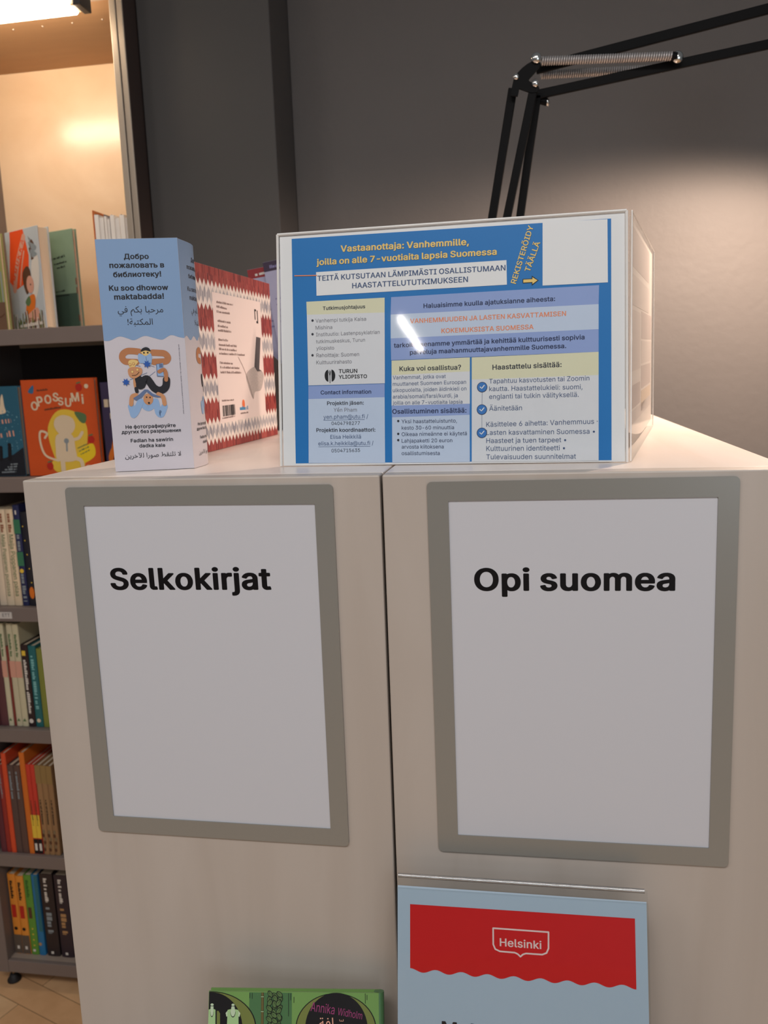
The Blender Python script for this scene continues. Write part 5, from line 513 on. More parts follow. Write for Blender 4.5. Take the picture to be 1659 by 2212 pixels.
TXT = [('title', 'Vastaanottaja: Vanhemmille,', 62.75, 199.28, 182.4, 197.64, 'gold', 3), ('title', 'joilla on alle 7-vuotiaita lapsia Suomessa', 39.15, 188.43, 207.25, 187.42, 'gold', 3), ('banner', 'TEITÄ KUTSUTAAN LÄMPIMÄSTI OSALLISTUMAAN', 39.76, 173.85, 215.0, 173.08, 'slate', 2), ('banner', 'HAASTATTELUTUTKIMUKSEEN', 73.29, 165.11, 181.32, 164.82, 'slate', 2), ('title', 'REKISTERÖIDY', 223.98, 160.49, 239.78, 209.91, 'gold', 2), ('title', 'TÄÄLLÄ', 236.24, 170.17, 245.6, 195.43, 'gold', 2), ('lead', 'Tutkimusjohtajuus', 44.47, 146.56, 85.42, 146.31, 'dark', 2), ('lead', 'Vanhempi tutkija Kaisa', 37.16, 135.29, 86.12, 134.83, 'grey', 0), ('lead', 'Mishina', 37.03, 128.82, 53.35, 128.68, 'grey', 0), ('lead', 'Instituutio: Lastenpsykiatrian', 37.36, 122.46, 98.96, 122.16, 'grey', 0), ('lead', 'tutkimuskeskus, Turun', 37.23, 115.97, 84.74, 115.62, 'grey', 0), ('lead', 'yliopisto', 37.42, 109.77, 54.8, 109.49, 'grey', 0), ('lead', 'Rahoittaja: Suomen', 37.28, 102.97, 78.92, 102.5, 'grey', 0), ('lead', 'Kulttuurirahasto', 37.15, 96.33, 71.66, 96.04, 'grey', 0), ('lead', '•', 33.06, 135.27, 35.34, 135.25, 'dark', 0), ('lead', '•', 32.8, 122.53, 35.08, 122.51, 'dark', 0), ('lead', '•', 32.39, 102.81, 34.68, 102.81, 'dark', 0), ('lead', 'TURUN', 58.91, 87.31, 76.88, 87.11, 'black', 2), ('lead', 'YLIOPISTO', 58.81, 82.13, 86.16, 81.81, 'black', 2), ('contact', 'Contact information', 40.82, 67.93, 89.94, 67.33, 'navy', 2), ('contact', 'Projektin jäsen:', 46.92, 57.73, 82.65, 57.32, 'dark', 2), ('contact', 'Yến Pham', 53.25, 51.24, 75.82, 50.89, 'grey', 0), ('contact', 'yen.pham@utu.fi /', 43.11, 44.81, 86.68, 44.3, 'slate', 0), ('contact', '0404798277', 50.97, 38.86, 78.53, 38.47, 'dark', 0), ('contact', 'Projektin koordinaattori:', 35.85, 32.61, 93.4, 31.88, 'dark', 2), ('contact', 'Elisa Heikkilä', 49.59, 25.86, 79.44, 25.65, 'slate', 0), ('contact', 'elisa.k.heikkila@utu.fi /', 37.57, 19.84, 91.42, 19.36, 'slate', 0), ('contact', '0504715635', 50.48, 13.04, 78.34, 13.06, 'dark', 0), ('topic', 'Haluaisimme kuulla ajatuksianne aiheesta:', 140.36, 143.5, 258.43, 143.81, 'navy', 2), ('topic', 'VANHEMMUUDEN JA LASTEN KASVATTAMISEN', 127.69, 130.35, 267.94, 130.37, 'orange', 2), ('topic', 'KOKEMUKSISTA SUOMESSA', 156.65, 120.2, 239.58, 120.06, 'orange', 2), ('topic', 'tarkoituksenamme ymmärtää ja kehittää kulttuurisesti sopivia', 112.17, 108.84, 283.87, 109.09, 'navy', 2), ('topic', 'palveluja maahanmuuttajavanhemmille Suomessa.', 127.17, 101.88, 268.07, 102.1, 'navy', 2), ('who', 'Kuka voi osallistua?', 117.13, 87.15, 174.39, 86.62, 'dark', 2), ('who', 'Vanhemmat, jotka ovat', 110.76, 79.7, 160.28, 79.3, 'slate', 0), ('who', 'muuttaneet Suomeen Euroopan', 110.68, 73.76, 178.86, 73.48, 'slate', 0), ('who', 'ulkopuolelta, joiden äidinkieli on', 110.6, 67.99, 179.15, 67.6, 'slate', 0), ('who', 'arabia/somali/farsi/kurdi, ja', 110.52, 62.01, 171.21, 61.53, 'slate', 0), ('who', 'joilla on alle 7-vuotiaita lapsia', 110.44, 56.44, 175.41, 55.73, 'slate', 0), ('join', 'Osallistuminen sisältää:', 109.84, 48.01, 179.0, 47.43, 'navy', 2), ('join', 'Yksi haastatteluistunto,', 118.51, 38.88, 170.17, 38.57, 'navy', 0), ('join', 'kesto 30-60 minuuttia', 118.61, 33.08, 167.43, 32.49, 'navy', 0), ('join', 'Oikeaa nimeänne ei käytetä', 118.54, 27.07, 179.23, 26.75, 'navy', 0), ('join', 'Lahjapaketti 20 euron', 118.46, 21.05, 165.74, 20.65, 'navy', 0), ('join', 'arvosta kiitoksena', 118.39, 15.46, 157.75, 15.04, 'navy', 0), ('join', 'osallistumisesta', 118.31, 9.43, 154.03, 9.04, 'navy', 0), ('join', '•', 114.3, 39.1, 116.5, 39.09, 'dark', 0), ('join', '•', 114.14, 27.2, 116.34, 27.2, 'dark', 0), ('join', '•', 114.06, 21.35, 116.26, 21.35, 'dark', 0), ('int', 'Haastattelu sisältää:', 202.89, 85.34, 264.05, 85.64, 'dark', 2), ('int', 'Tapahtuu kasvotusten tai Zoomin', 199.89, 73.01, 288.08, 72.95, 'slate', 0), ('int', 'kautta. Haastattelukieli: suomi,', 199.85, 66.13, 282.11, 65.49, 'slate', 0), ('int', 'englanti tai tulkin välityksellä.', 199.81, 59.11, 278.92, 58.82, 'slate', 0), ('int', 'Äänitetään', 199.75, 48.45, 229.18, 48.24, 'slate', 0), ('int', 'Käsittelee 6 aihetta: Vanhemmuus ·', 197.02, 33.97, 295.33, 34.71, 'slate', 0), ('int', 'Lasten kasvattaminen Suomessa •', 196.98, 26.66, 292.96, 25.93, 'slate', 0), ('int', 'Haasteet ja tuen tarpeet •', 196.93, 19.3, 268.09, 18.84, 'slate', 0), ('int', 'Kulttuurinen identiteetti •', 196.89, 12.09, 267.08, 11.67, 'slate', 0), ('int', 'Tulevaisuuden suunnitelmat', 196.85, 4.5, 276.58, 3.97, 'slate', 0)]
MISC = {'checks': [(193.5, 69.96), (193.12, 49.67), (192.99, 28.59)], 'logo': [(50.27, 85.23)], 'line1': [(43.08, 43.63), (83.31, 43.22)], 'line2': [(37.54, 18.52), (88.28, 18.11)], 'arrow': [(230.11, 162.62), (243.12, 162.67)], 'dash': [(17.56, 179.87), (38.96, 179.03)], 'paper': [(6.01, 217.15), (316.98, 215.99), (318.78, 1.24), (3.78, 1.29)]}
TRI_TXT = [('Добро', 24.94, 198.54, 47.69, 198.14), ('пожаловать в', 11.16, 190.75, 61.25, 190.12), ('библиотеку!', 13.91, 182.34, 57.85, 182.03), ('Ku soo dhowow', 9.0, 170.16, 63.29, 169.62), ('maktabadda!', 12.98, 161.97, 58.79, 161.71), ('مرحبا بكم في', 15.23, 150.04, 57.01, 149.06), ('المكتبة!', 23.28, 138.43, 46.55, 138.06), ('Не фотографируйте', 13.0, 41.03, 60.3, 40.85), ('других без разрешения', 8.88, 36.37, 64.84, 36.0), ('Fadlan ha sawirin', 16.72, 27.69, 56.76, 27.52), ('dadka kale', 24.45, 22.57, 48.91, 22.16), ('لا تلتقط صوراً للآخرين', 10.21, 12.51, 63.32, 12.95)]
TRI_WAVE = [(-0.49, 124.52), (5.24, 124.34), (14.4, 127.94), (21.99, 126.03), (27.94, 124.17), (37.7, 127.76), (45.9, 125.82), (54.12, 123.88), (62.26, 127.76), (69.95, 125.62), (74.93, 124.67)]
ILL = {'arm_l': [(31.68, 113.25), (25.77, 114.09), (20.64, 114.05), (16.59, 111.61), (15.62, 107.77), (17.72, 104.9), (21.07, 104.14), (28.31, 103.67)], 'arm_r': [(44.01, 111.97), (49.56, 111.57), (55.09, 110.74), (58.04, 107.18), (56.26, 103.78), (51.05, 103.31), (44.6, 103.32)], 'hair': [(33.39, 113.19), (34.46, 115.74), (37.14, 117.15), (39.71, 117.07), (41.72, 115.49), (42.3, 113.11), (37.77, 114.34)], 'face_t': [(33.43, 113.62), (37.79, 114.55), (42.19, 113.33), (41.37, 111.2), (37.34, 109.18), (34.1, 111.45)], 'book_t': [(31.11, 111.55), (37.34, 109.18), (42.65, 111.16), (42.06, 101.24), (36.77, 102.29), (30.86, 103.36)], 'tan1': [(21.11, 104.57), (25.09, 106.15), (30.07, 104.25), (27.65, 100.88), (25.29, 98.37), (21.52, 99.37)], 'head2': [(20.02, 96.83), (24.51, 99.27), (32.14, 98.13), (33.13, 94.63), (31.13, 91.23), (25.31, 88.4), (20.78, 90.74)], 'eye': [(23.91, 94.74), (28.78, 96.52), (22.35, 101.5), (25.62, 102.25)], 'star1': [(38.2, 101.38), (42.06, 101.24)], 'star2': [(17.31, 85.22), (21.16, 85.08)], 'rays': [(20.92, 87.26), (37.55, 93.38), (38.98, 89.86), (45.15, 94.19), (41.1, 99.98), (44.86, 98.54), (27.65, 100.88), (31.83, 99.65)], 'phone': [(46.57, 101.08), (53.1, 101.94), (52.74, 89.13), (46.51, 89.58)], 'cam': [(49.38, 101.2), (52.62, 101.3), (52.56, 97.84), (49.32, 97.74)], 'arm2': [(49.02, 94.05), (53.46, 95.63), (55.13, 92.09), (54.87, 86.0)], 'body': [(29.13, 87.83), (30.73, 81.24), (33.74, 86.35), (36.85, 87.54), (39.58, 83.96), (42.63, 79.04), (46.73, 76.26), (51.12, 76.97), (54.21, 80.35), (55.08, 86.0)], 'belly': [(30.37, 82.12)], 'arm3': [(25.62, 87.09), (25.47, 82.74), (26.22, 78.79)], 'sleeve3': [(26.22, 78.79), (26.64, 76.16)], 'book2': [(22.44, 69.76), (28.32, 73.03), (33.88, 77.63), (36.89, 77.51), (41.31, 73.4), (49.27, 70.02), (45.35, 69.74), (39.84, 71.27), (35.46, 75.82), (30.68, 70.32), (25.26, 67.46)], 'head3': [(36.57, 68.33)], 'slv': [(20.05, 61.97), (21.53, 53.99), (24.41, 57.4), (29.06, 66.43), (35.89, 60.01), (43.3, 65.87), (45.05, 55.23), (47.51, 53.36), (51.14, 60.71)], 'arm4': [(25.7, 72.7), (21.69, 71.11), (20.24, 64.16)], 'arm5': [(46.46, 72.77), (50.57, 69.97), (51.57, 63.34)]}
VTXT = [(68.65, 118.91), (68.43, 52.93)]
KNIT = {'label': [(45.14, 187.46), (217.05, 187.93), (214.62, 32.61), (44.88, 30.91)], 'lines': [[(57.03, 175.35), (112.13, 175.67)], [(56.07, 170.06), (89.72, 169.35)], [(55.72, 163.96), (98.87, 164.03)], [(56.76, 153.1), (99.67, 152.7)], [(56.43, 147.11), (89.61, 146.64)], [(56.21, 141.69), (100.93, 141.47)], [(55.32, 130.52), (86.65, 130.36)], [(55.37, 124.51), (115.38, 124.01)], [(55.22, 119.48), (114.38, 118.53)], [(54.99, 114.02), (143.2, 113.21)], [(54.89, 102.93), (97.88, 101.94)], [(55.05, 97.45), (120.19, 96.12)], [(55.1, 91.37), (125.7, 90.38)]], 'rj': [(190.98, 176.51), (202.14, 165.92)], 'sole': [(192.45, 139.66), (209.52, 138.57), (196.7, 95.75), (206.24, 93.22), (188.72, 92.53), (177.79, 99.07)], 'sock': [(177.79, 99.07), (188.72, 92.53), (206.24, 93.22), (213.5, 85.67), (199.05, 67.66), (173.99, 65.13), (165.24, 56.52), (149.67, 73.83), (144.79, 89.72)], 'bar': [(53.77, 52.07), (95.83, 51.61), (94.47, 37.18), (51.0, 36.82)], 'logo': [(127.19, 54.87), (113.4, 46.93), (144.71, 46.66), (144.05, 43.02), (112.79, 43.55)], 'isbn': [(53.53, 57.2), (93.82, 56.71)], 'web': [(114.02, 38.35), (143.18, 38.28)], 'needle': [(118.66, 111.43), (141.46, 91.32), (165.24, 56.52)]}

# ------------------------------------------------------------------ the room
wall_m = M('wall_paint', (106, 102, 100), 0.55, 0.35, 0.04, 9, bump=0.35, bscale=55)
pill_m = M('column_paint', (86, 84, 83), 0.6, 0.3, 0.04, 6)
def make_floor():
    m = bpy.data.materials.new('beech_parquet'); m.use_nodes = True
    nt = m.node_tree; b = nt.nodes['Principled BSDF']
    tc = nt.nodes.new('ShaderNodeTexCoord'); mp = nt.nodes.new('ShaderNodeMapping'); mp.inputs['Rotation'].default_value = (0, 0, 0.35)
    br = nt.nodes.new('ShaderNodeTexBrick'); br.inputs['Scale'].default_value = 1.0
    br.inputs['Brick Width'].default_value = 0.42; br.inputs['Row Height'].default_value = 0.07; br.inputs['Mortar Size'].default_value = 0.0008
    br.inputs['Color1'].default_value = (lin(244), lin(206), lin(160), 1); br.inputs['Color2'].default_value = (lin(228), lin(180), lin(132), 1)
    br.inputs['Mortar'].default_value = (lin(120), lin(80), lin(50), 1)
    n = nt.nodes.new('ShaderNodeTexNoise'); n.inputs['Scale'].default_value = 14; n.inputs['Detail'].default_value = 5
    mx = nt.nodes.new('ShaderNodeMix'); mx.data_type = 'RGBA'; mx.blend_type = 'MULTIPLY'; mx.inputs[0].default_value = 0.5
    cr = nt.nodes.new('ShaderNodeValToRGB'); cr.color_ramp.elements[0].color = (0.74, 0.64, 0.56, 1); cr.color_ramp.elements[1].color = (1, 1, 1, 1)
    cr.color_ramp.elements[0].position = 0.3; cr.color_ramp.elements[1].position = 0.6
    nt.links.new(tc.outputs['Object'], mp.inputs[0]); nt.links.new(mp.outputs[0], br.inputs['Vector']); nt.links.new(mp.outputs[0], n.inputs['Vector'])
    nt.links.new(n.outputs[0], cr.inputs[0]); nt.links.new(br.outputs[0], mx.inputs[6]); nt.links.new(cr.outputs[0], mx.inputs[7])
    nt.links.new(mx.outputs[2], b.inputs['Base Color']); b.inputs['Roughness'].default_value = 0.35
    mb = MB(); mb.box((-2.6, -5.8, -1.48), (3.2, 1.35, -1.43), m); struct(mb.build('floor'))
make_floor()
struct(MB().box((-0.019, 1.205, -1.43), (3.2, 1.35, 1.37), wall_m).build('wall_back'))
struct(MB().box((-0.303, 1.062, -1.43), (-0.020, 1.35, 1.37), pill_m, 0.002).build('wall_column'))
struct(MB().box((-2.6, 1.352, -1.43), (-0.02, 1.45, 1.37), pill_m).build('wall_niche'))
struct(MB().box((-0.0188, 1.190, -1.43), (3.2, 1.2045, -1.35), M('skirting', (70, 66, 64))).build('baseboard_back'))

# ------------------------------------------------------------------ bookcase behind
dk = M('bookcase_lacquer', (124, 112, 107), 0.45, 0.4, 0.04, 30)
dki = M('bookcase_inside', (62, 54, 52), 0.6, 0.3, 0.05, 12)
alu = M('warm_aluminium', (168, 155, 140), 0.42, 0.5, 0.03, 40, metal=0.35, stretch=(40, 40, 1))
dkp = M('dark_post', (72, 60, 56), 0.5, 0.4)
back_m = wood('lit_birch_ply', (236, 210, 180), (224, 194, 160), 0.20, (2, 3, 2), spec=0.55)
under_m = M('canopy_board', (180, 142, 106), 0.6, 0.3, 0.08, 8, stretch=(1, 6, 1))
lipm = M('lip_edge', (170, 152, 138), 0.4)
XL, XR, YB = -0.822, -0.333, 1.335
bc = thing('bookcase', 'tall dark grey bookcase with a lit birch top compartment behind the cabinets', 'bookcase', (-0.58, 1.0, -1.43))
p = MB().box((-0.3325, 1.0, -1.385), (-0.319, 1.052, 0.93), alu, 0.0015).box((-0.3180, 1.002, -1.385), (-0.3050, 1.052, 0.93), alu, 0.0015)
p.box((-0.3320, 1.004, -1.385), (-0.3042, 1.061, 0.93), dkp)
p.build('post', bc)
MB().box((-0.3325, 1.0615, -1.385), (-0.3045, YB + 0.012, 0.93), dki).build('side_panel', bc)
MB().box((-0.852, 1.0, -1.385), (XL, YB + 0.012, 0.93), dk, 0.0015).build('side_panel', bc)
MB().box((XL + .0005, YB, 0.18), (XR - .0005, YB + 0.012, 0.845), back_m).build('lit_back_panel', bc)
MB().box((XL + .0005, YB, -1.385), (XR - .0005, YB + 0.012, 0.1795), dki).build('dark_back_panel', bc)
p = MB().box((XL + .0005, 1.012, 0.8455), (XR - .0005, YB + 0.012, 0.862), under_m)
p.box((XL + .0005, 1.004, 0.8425), (XR - .0005, 1.0115, 0.875), lipm)
for i in range(8):
    p.ball((-0.397 - 0.0690 * i, 1.100, 0.8452), 0.0024, lipm, 8)
p.build('canopy', bc)
SH = [0.2065, -0.120, -0.4237, -0.7252, -1.055, -1.350]
for i, z in enumerate(SH):
    p = MB().box((XL + .0005, 1.012, z - 0.018), (XR - .0005, YB - 0.001, z - 0.0005), lipm if i == 5 else (dk if i else lipm))
    p.box((XL + .0005, 1.0, z - (0.033 if i else 0.034)), (XR - .0005, 1.0115, z), dk, 0.001)
    s = p.build('shelf', bc)
    if i == 2:
        h = Sheet((-0.756, 0.9985, -0.4492), X, Z)
        h.prism([(0, 0), (0.0575, 0), (0.0575, 0.0155), (0, 0.0155)], (-0.756, 0.9985, -0.4492), X, Z, 0.0014, M('label_card', (205, 200, 196)))
        h.text('ETT', 33.5, 4.6, 52.5, 4.6, M('ink_grey', (70, 66, 64)), 2, 0.0)
        h.build('shelf_label', s)
for xx in (-0.832, -0.3185):
    p = MB().tube([(xx, 1.03, -1.385), (xx, 1.03, -1.415)], 0.004, M('brass_pin', (170, 140, 100), 0.4, metal=0.7))
    p.lathe([(0.0001, 0.02), (0.009, 0.019), (0.012, 0.012), (0.017, 0.004), (0.017, 0), (0.0001, 0)], (xx, 1.03, -1.4298), M('black_rubber', (26, 25, 27), 0.6))
    p.build('foot', bc)

# display tube lamp over the top compartment
sl = thing('tube_lamp', 'bright white tubular lamp above the lit top compartment of the bookcase', 'lamp', (-0.65, 0.95, 0.79))
MB().tube([(-0.95, 0.935, 0.814), (-0.374, 0.935, 0.814)], 0.0235, emit('lit_tube', (255, 232, 202), 30.0), 20).build('tube', sl)
gm = M('lamp_socket', (60, 58, 58), 0.5)
p = MB().box((-0.3735, 0.918, 0.799), (-0.3640, 0.952, 0.838), M('socket_cream', (226, 196, 160), 0.5), 0.002)
p.box((-0.3635, 0.912, 0.797), (-0.3480, 0.958, 0.846), gm, 0.002).box((-0.392, 0.906, 0.8385), (-0.3480, 0.96, 0.856), gm, 0.002)
p.build('socket', sl)
p = MB().box((-0.378, 0.958, 0.848), (-0.362, 1.0035, 0.8625), gm, 0.001)
p.build('bracket', sl)

# ------------------------------------------------------------------ books
page_m = M('page_paper', (226, 208, 182), 0.8, 0.2, 0.10, 30, stretch=(300, 300, 1))
def book(name, label, corner, rz, wd, t, h, mat, front=None, spine=None, group=None, lean=0.0, pages=None, cat='book', both=True):
    """spine on the left, front cover facing local -y; parts: cover, pages"""
    th = thing(name, label, cat, corner, group)
    c = MB()
    bt = min(0.0025, t * 0.18)
    c.box((0, 0, 0), (wd, bt, h), mat, 0.0006, 1)
    c.box((0, t - bt, 0), (wd, t, h), mat, 0.0006, 1)
    # rounded spine
    n = 6; prof = []
    for i in range(n + 1):
        a = math.pi * i / n; prof.append((-math.sin(a) * min(0.0025, t * .15), t / 2 - math.cos(a) * t / 2))
    vs = [(x, y, 0) for x, y in prof] + [(x, y, h) for x, y in prof]
    c.add(vs, [[i, i + n + 1, i + n + 2, i + 1] for i in range(n)] + [list(range(n + 1))[::-1], list(range(n + 1, 2 * n + 2))], mat)
    R = Matrix.Translation(Vector(corner)) @ Matrix.Rotation(rz, 4, 'Z') @ Matrix.Rotation(lean, 4, 'Y')
    U = R.to_3x3() @ X; V = R.to_3x3() @ Z; N = R.to_3x3() @ Y
    out = MB()
    for v, f, k, sm in [(c.v, c.f, c.m, c.s)]:
        out.add([R @ Vector(q) for q in v], f, mat)
    if front:
        s = Sheet(R @ Vector((0, 0, 0)), U, V); front(s, wd * 1000, h * 1000); out.v_merge(s)
    if spine:
        off = min(0.0025, t * .15) + 0.0001
        s = Sheet(R @ Vector((-off, t, 0)), -N, V); spine(s, t * 1000, h * 1000); out.v_merge(s)
    out.build('cover', th)
    pg = MB().box((0.001, bt + .0001, 0.003), (wd - 0.004, t - bt - .0001, h - 0.003), pages or page_m, xf=R)
    pg.build('pages', th)
    return th
def v_merge(self, other):
    o = len(self.v); self.v += other.v
    for f, k, s in zip(other.f, other.m, other.s):
        self.f.append([i + o for i in f]); self.m.append(self.mi(other.mats[k])); self.s.append(s)
    return self
MB.v_merge = v_merge

ink = lambda n, rgb, r=0.5: M('ink_' + n, rgb, r, 0.3, 0.02)
K_ = ink('black', (24, 22, 26)); W_ = ink('white', (222, 216, 208)); OR_ = ink('orange', (226, 120, 40)); RD_ = ink('red', (186, 44, 34))
GR_ = ink('green', (92, 120, 80)); YL_ = ink('yellow', (232, 196, 70)); TN_ = ink('tan', (180, 140, 96)); PK_ = ink('rose', (216, 160, 140))
BL_ = ink('blue', (60, 110, 150)); GY_ = ink('slate', (140, 150, 156)); BR_ = ink('brown', (92, 62, 44)); CR_ = ink('cream', (226, 206, 176))
def word(s, u, v0, v1, t, mat, seed=1, size=0.55):      # unreadable vertical spine print
    s.scribble(u, v1, u, v0, t * size, mat, 2, seed)

# --- top compartment
def girl_cover(s, w, h):
    s.poly([(2, 110), (14, 170), (20, 196), (22, h - 1), (78, h - 1), (92, 160), (84, 118), (60, 100), (30, 92)], ink('cover_orange', (236, 84, 34)), 1)
    s.stroke([(20, 92), (44, 150), (78, 200)], 15, PK_, 2)
    for i in range(7):
        s.text('AMMUKKAN'[i], 15 + i * 9.6, 96 + i * 14.5, 21 + i * 9.6, 105 + i * 14.5, ink('cover_orange', (236, 84, 34)), 3, 0.05)
    s.stroke([(46, 100), (60, 140), (74, 170)], 5, PK_, 2)
    for k in range(9):
        s.blob([(96 + 6 * (k % 3), 200 - 8 * k / 2), (104 + 7 * (k % 4), 188 - 4 * k), (112 + 4 * (k % 2), 176 - 3 * k), (100, 190 - 5 * k)], GY_ if k % 2 else BR_, 2)
    s.blob([(92, 60), (120, 90), (128, 150), (112, 158), (96, 130)], W_, 1)
    s.blob([(62, 128), (80, 138), (92, 126), (90, 100), (72, 78), (62, 90), (58, 112)], BR_, 3)
    s.disc(86, 98, 15, PK_, 4, 19); s.disc(88, 98, 2, K_, 5)
    s.blob([(56, 30), (70, 68), (98, 76), (100, 56), (84, 30)], ink('tunic', (222, 118, 40)), 4); s.blob([(60, 62), (78, 74), (82, 60), (70, 52)], GR_, 5)
    s.blob([(54, 26), (80, 40), (108, 46), (112, 16), (60, 14)], PK_, 4)
    rnd = random.Random(4)
    for k in range(46):
        u = rnd.uniform(4, w - 4); s.stroke([(u, 2), (u + rnd.uniform(-4, 4), rnd.uniform(18, 44))], 3.2, [GR_, BR_, W_, ink('olive', (120, 116, 60))][k % 4], 6 + k % 3, False, False)
    s.scribble(28, 7, w - 12, 10, 9, W_, 10, 3)
orange_grey = M('cover_grey_blue', (190, 198, 204), 0.4)
book('picture_book', 'orange and grey picture book of a girl in grass on the lit top shelf', (-0.6740, 1.0934, 0.207), math.radians(-28), 0.135, 0.028, 0.218, orange_grey, girl_cover)
def green_back(s, w, h):
    s.rect(1, 1, w - 1, 78, ink('deep_green', (66, 88, 76)), 1)
    s.scribble(34, 154, 80, 158, 5, K_, 2, 2); s.scribble(42, 143, 84, 146, 4, K_, 2, 3); s.scribble(50, 134, 78, 136, 4, K_, 2, 5)
    s.scribble(40, 82, 70, 84, 4, K_, 2, 7); s.rect(40, 74, 82, 76, K_, 2); s.disc(30, 172, 1.5, K_, 2); s.disc(24, 138, 4, K_, 2); s.disc(28, 126, 4, K_, 2)
    for v in (96, 76, 16): s.rect(w - 3, v, w, v + 14, ink('rust', (120, 50, 36)), 2)
book('storybook', 'green storybook with dark print between the girl picture book and upright booklets', (-0.605, 1.118, 0.207), math.radians(-20), 0.110, 0.012, 0.216, M('cover_green', (126, 150, 128), 0.45), green_back)
def left_green(s, w, h):
    s.rect(1, 1, w - 1, 62, ink('brown_ground', (110, 84, 66)), 1)
    for k in range(10): s.rect(w - 60 + k * 6, 62, w - 57 + k * 6, 128, GY_ if k % 2 else GR_, 2)
    s.stroke([(w - 50, 40), (w - 20, 30), (w - 6, 36)], 3, BR_, 2)
book('storybook', 'olive green storybook cut by the photo edge on the lit top shelf', (-0.792, 1.055, 0.207), math.radians(-6), 0.138, 0.014, 0.210, M('cover_olive', (150, 152, 92), 0.45), left_green)
bk = [('tall thin orange booklet standing edge-on on the lit top shelf', 0.0045, 0.240, (226, 130, 66)), ('grey brown booklet beside the thin orange booklet on top shelf', 0.021, 0.232, (150, 132, 126)),
      ('dark violet booklet between grey brown and white ones on top shelf', 0.012, 0.228, (92, 84, 100)), ('white booklet with wavy page tops on the lit top shelf', 0.021, 0.229, (236, 228, 220)),
      ('white booklet with an orange edge nearest the bookcase post', 0.022, 0.228, (232, 214, 196))]
x = -0.4235
for lab, t, h, rgb in bk:
    th = thing('booklet', lab, 'booklet', (x, 1.02, 0.207), 'booklets on the top shelf')
    cm = M('booklet_%d' % rgb[0], rgb, 0.55)
    p = MB().box((x, 1.03, 0.207), (x + 0.0012, 1.20, 0.207 + h), cm); p.box((x + t - 0.0012, 1.03, 0.207), (x + t, 1.20, 0.207 + h - 0.002), cm); p.box((x, 1.20, 0.207), (x + t, 1.2012, 0.207 + h - 0.002), cm)
    p.build('cover', th)
    if t > 0.01:
        p = MB(); n = max(2, int(t / 0.008))
        for k in range(n):
            x0 = x + 0.0013 + k * (t - 0.0026) / n
            p.box((x0, 1.024 + 0.004 * ((k * 7) % 3), 0.208), (x0 + (t - 0.0026) / n - 0.0001, 1.1995, 0.207 + h - 0.003 - 0.003 * ((k * 5) % 3)), M('leaf_white', (246, 240, 234), 0.7))
        p.build('pages', th)
    x += t + 0.0012

# --- second shelf, covers facing out
def possum_cover(s, w, h):
    s.blob([(60, 60), (56, 110), (84, 146), (126, 142), (150, 110), (144, 60), (120, 20), (80, 16)], YL_, 1)
    s.blob([(68, 8), (60, 34), (100, 30), (136, 40), (128, 8)], YL_, 1)
    s.blob([(118, 44), (158, 72), (164, 44), (130, 26)], ink('lemon', (238, 206, 40)), 2)
    for ch, u, v, wd, b in (('O', 21, 148, 17, 6), ('P', 37, 157, 15, 8), ('O', 55, 162, 17, 4), ('S', 74, 168, 14, -6), ('S', 87, 158, 13, 2), ('U', 103, 155, 15, -4), ('M', 120, 165, 19, 3), ('i', 144, 160, 5, 0)):
        r = math.radians(b); s.text(ch, u, v, u + wd * math.cos(r), v + wd * math.sin(r), CR_, 3, 0.03, 1.2)
    s.scribble(38, 190, 66, 192, 4, BR_, 2, 4); s.scribble(52, 147, 96, 152, 4, BR_, 2, 6)
    # plain cream animal outline
    s.blob([(72, 110), (76, 128), (96, 136), (118, 128), (122, 108), (108, 92), (86, 92)], CR_, 4)
    s.blob([(76, 92), (70, 60), (74, 34), (116, 34), (118, 60), (112, 92)], CR_, 4)
    s.stroke([(74, 34), (44, 46), (34, 74), (36, 100), (52, 96), (46, 86)], 5, CR_, 3)
    s.stroke([(112, 80), (128, 84), (138, 96)], 7, CR_, 4); s.stroke([(84, 36), (84, 8)], 11, CR_, 4); s.stroke([(108, 40), (128, 34), (132, 18)], 9, CR_, 4)
    s.disc(98, 78, 6, GY_, 5); s.stroke([(98, 72), (97, 56)], 4, GY_, 5, False)
    for u, v in ((52, 22), (158, 80), (140, 196)): s.disc(u, v, 8, RD_, 3, 9); s.stroke([(u - 4, v + 9), (u + 4, v + 11)], 3, GR_, 4, False)
    s.blob([(124, 142), (150, 136), (148, 118), (136, 120)], GR_, 3); s.blob([(16, 190), (30, 204), (28, 186)], BL_, 3); s.disc(158, 198, 5, CR_, 3); s.disc(146, 16, 9, CR_, 3, 7)
    for k in range(3): s.scribble(124 + k * 3, 60 - 7 * k, 150 + k * 2, 70 - 7 * k, 3, GR_, 5, k)
book('picture_book', 'orange picture book with a cream animal and wavy title on the second shelf', (-0.633, 1.030, -0.1195), 0, 0.177, 0.016, 0.216, M('cover_strong_orange', (212, 84, 26), 0.4), possum_cover)
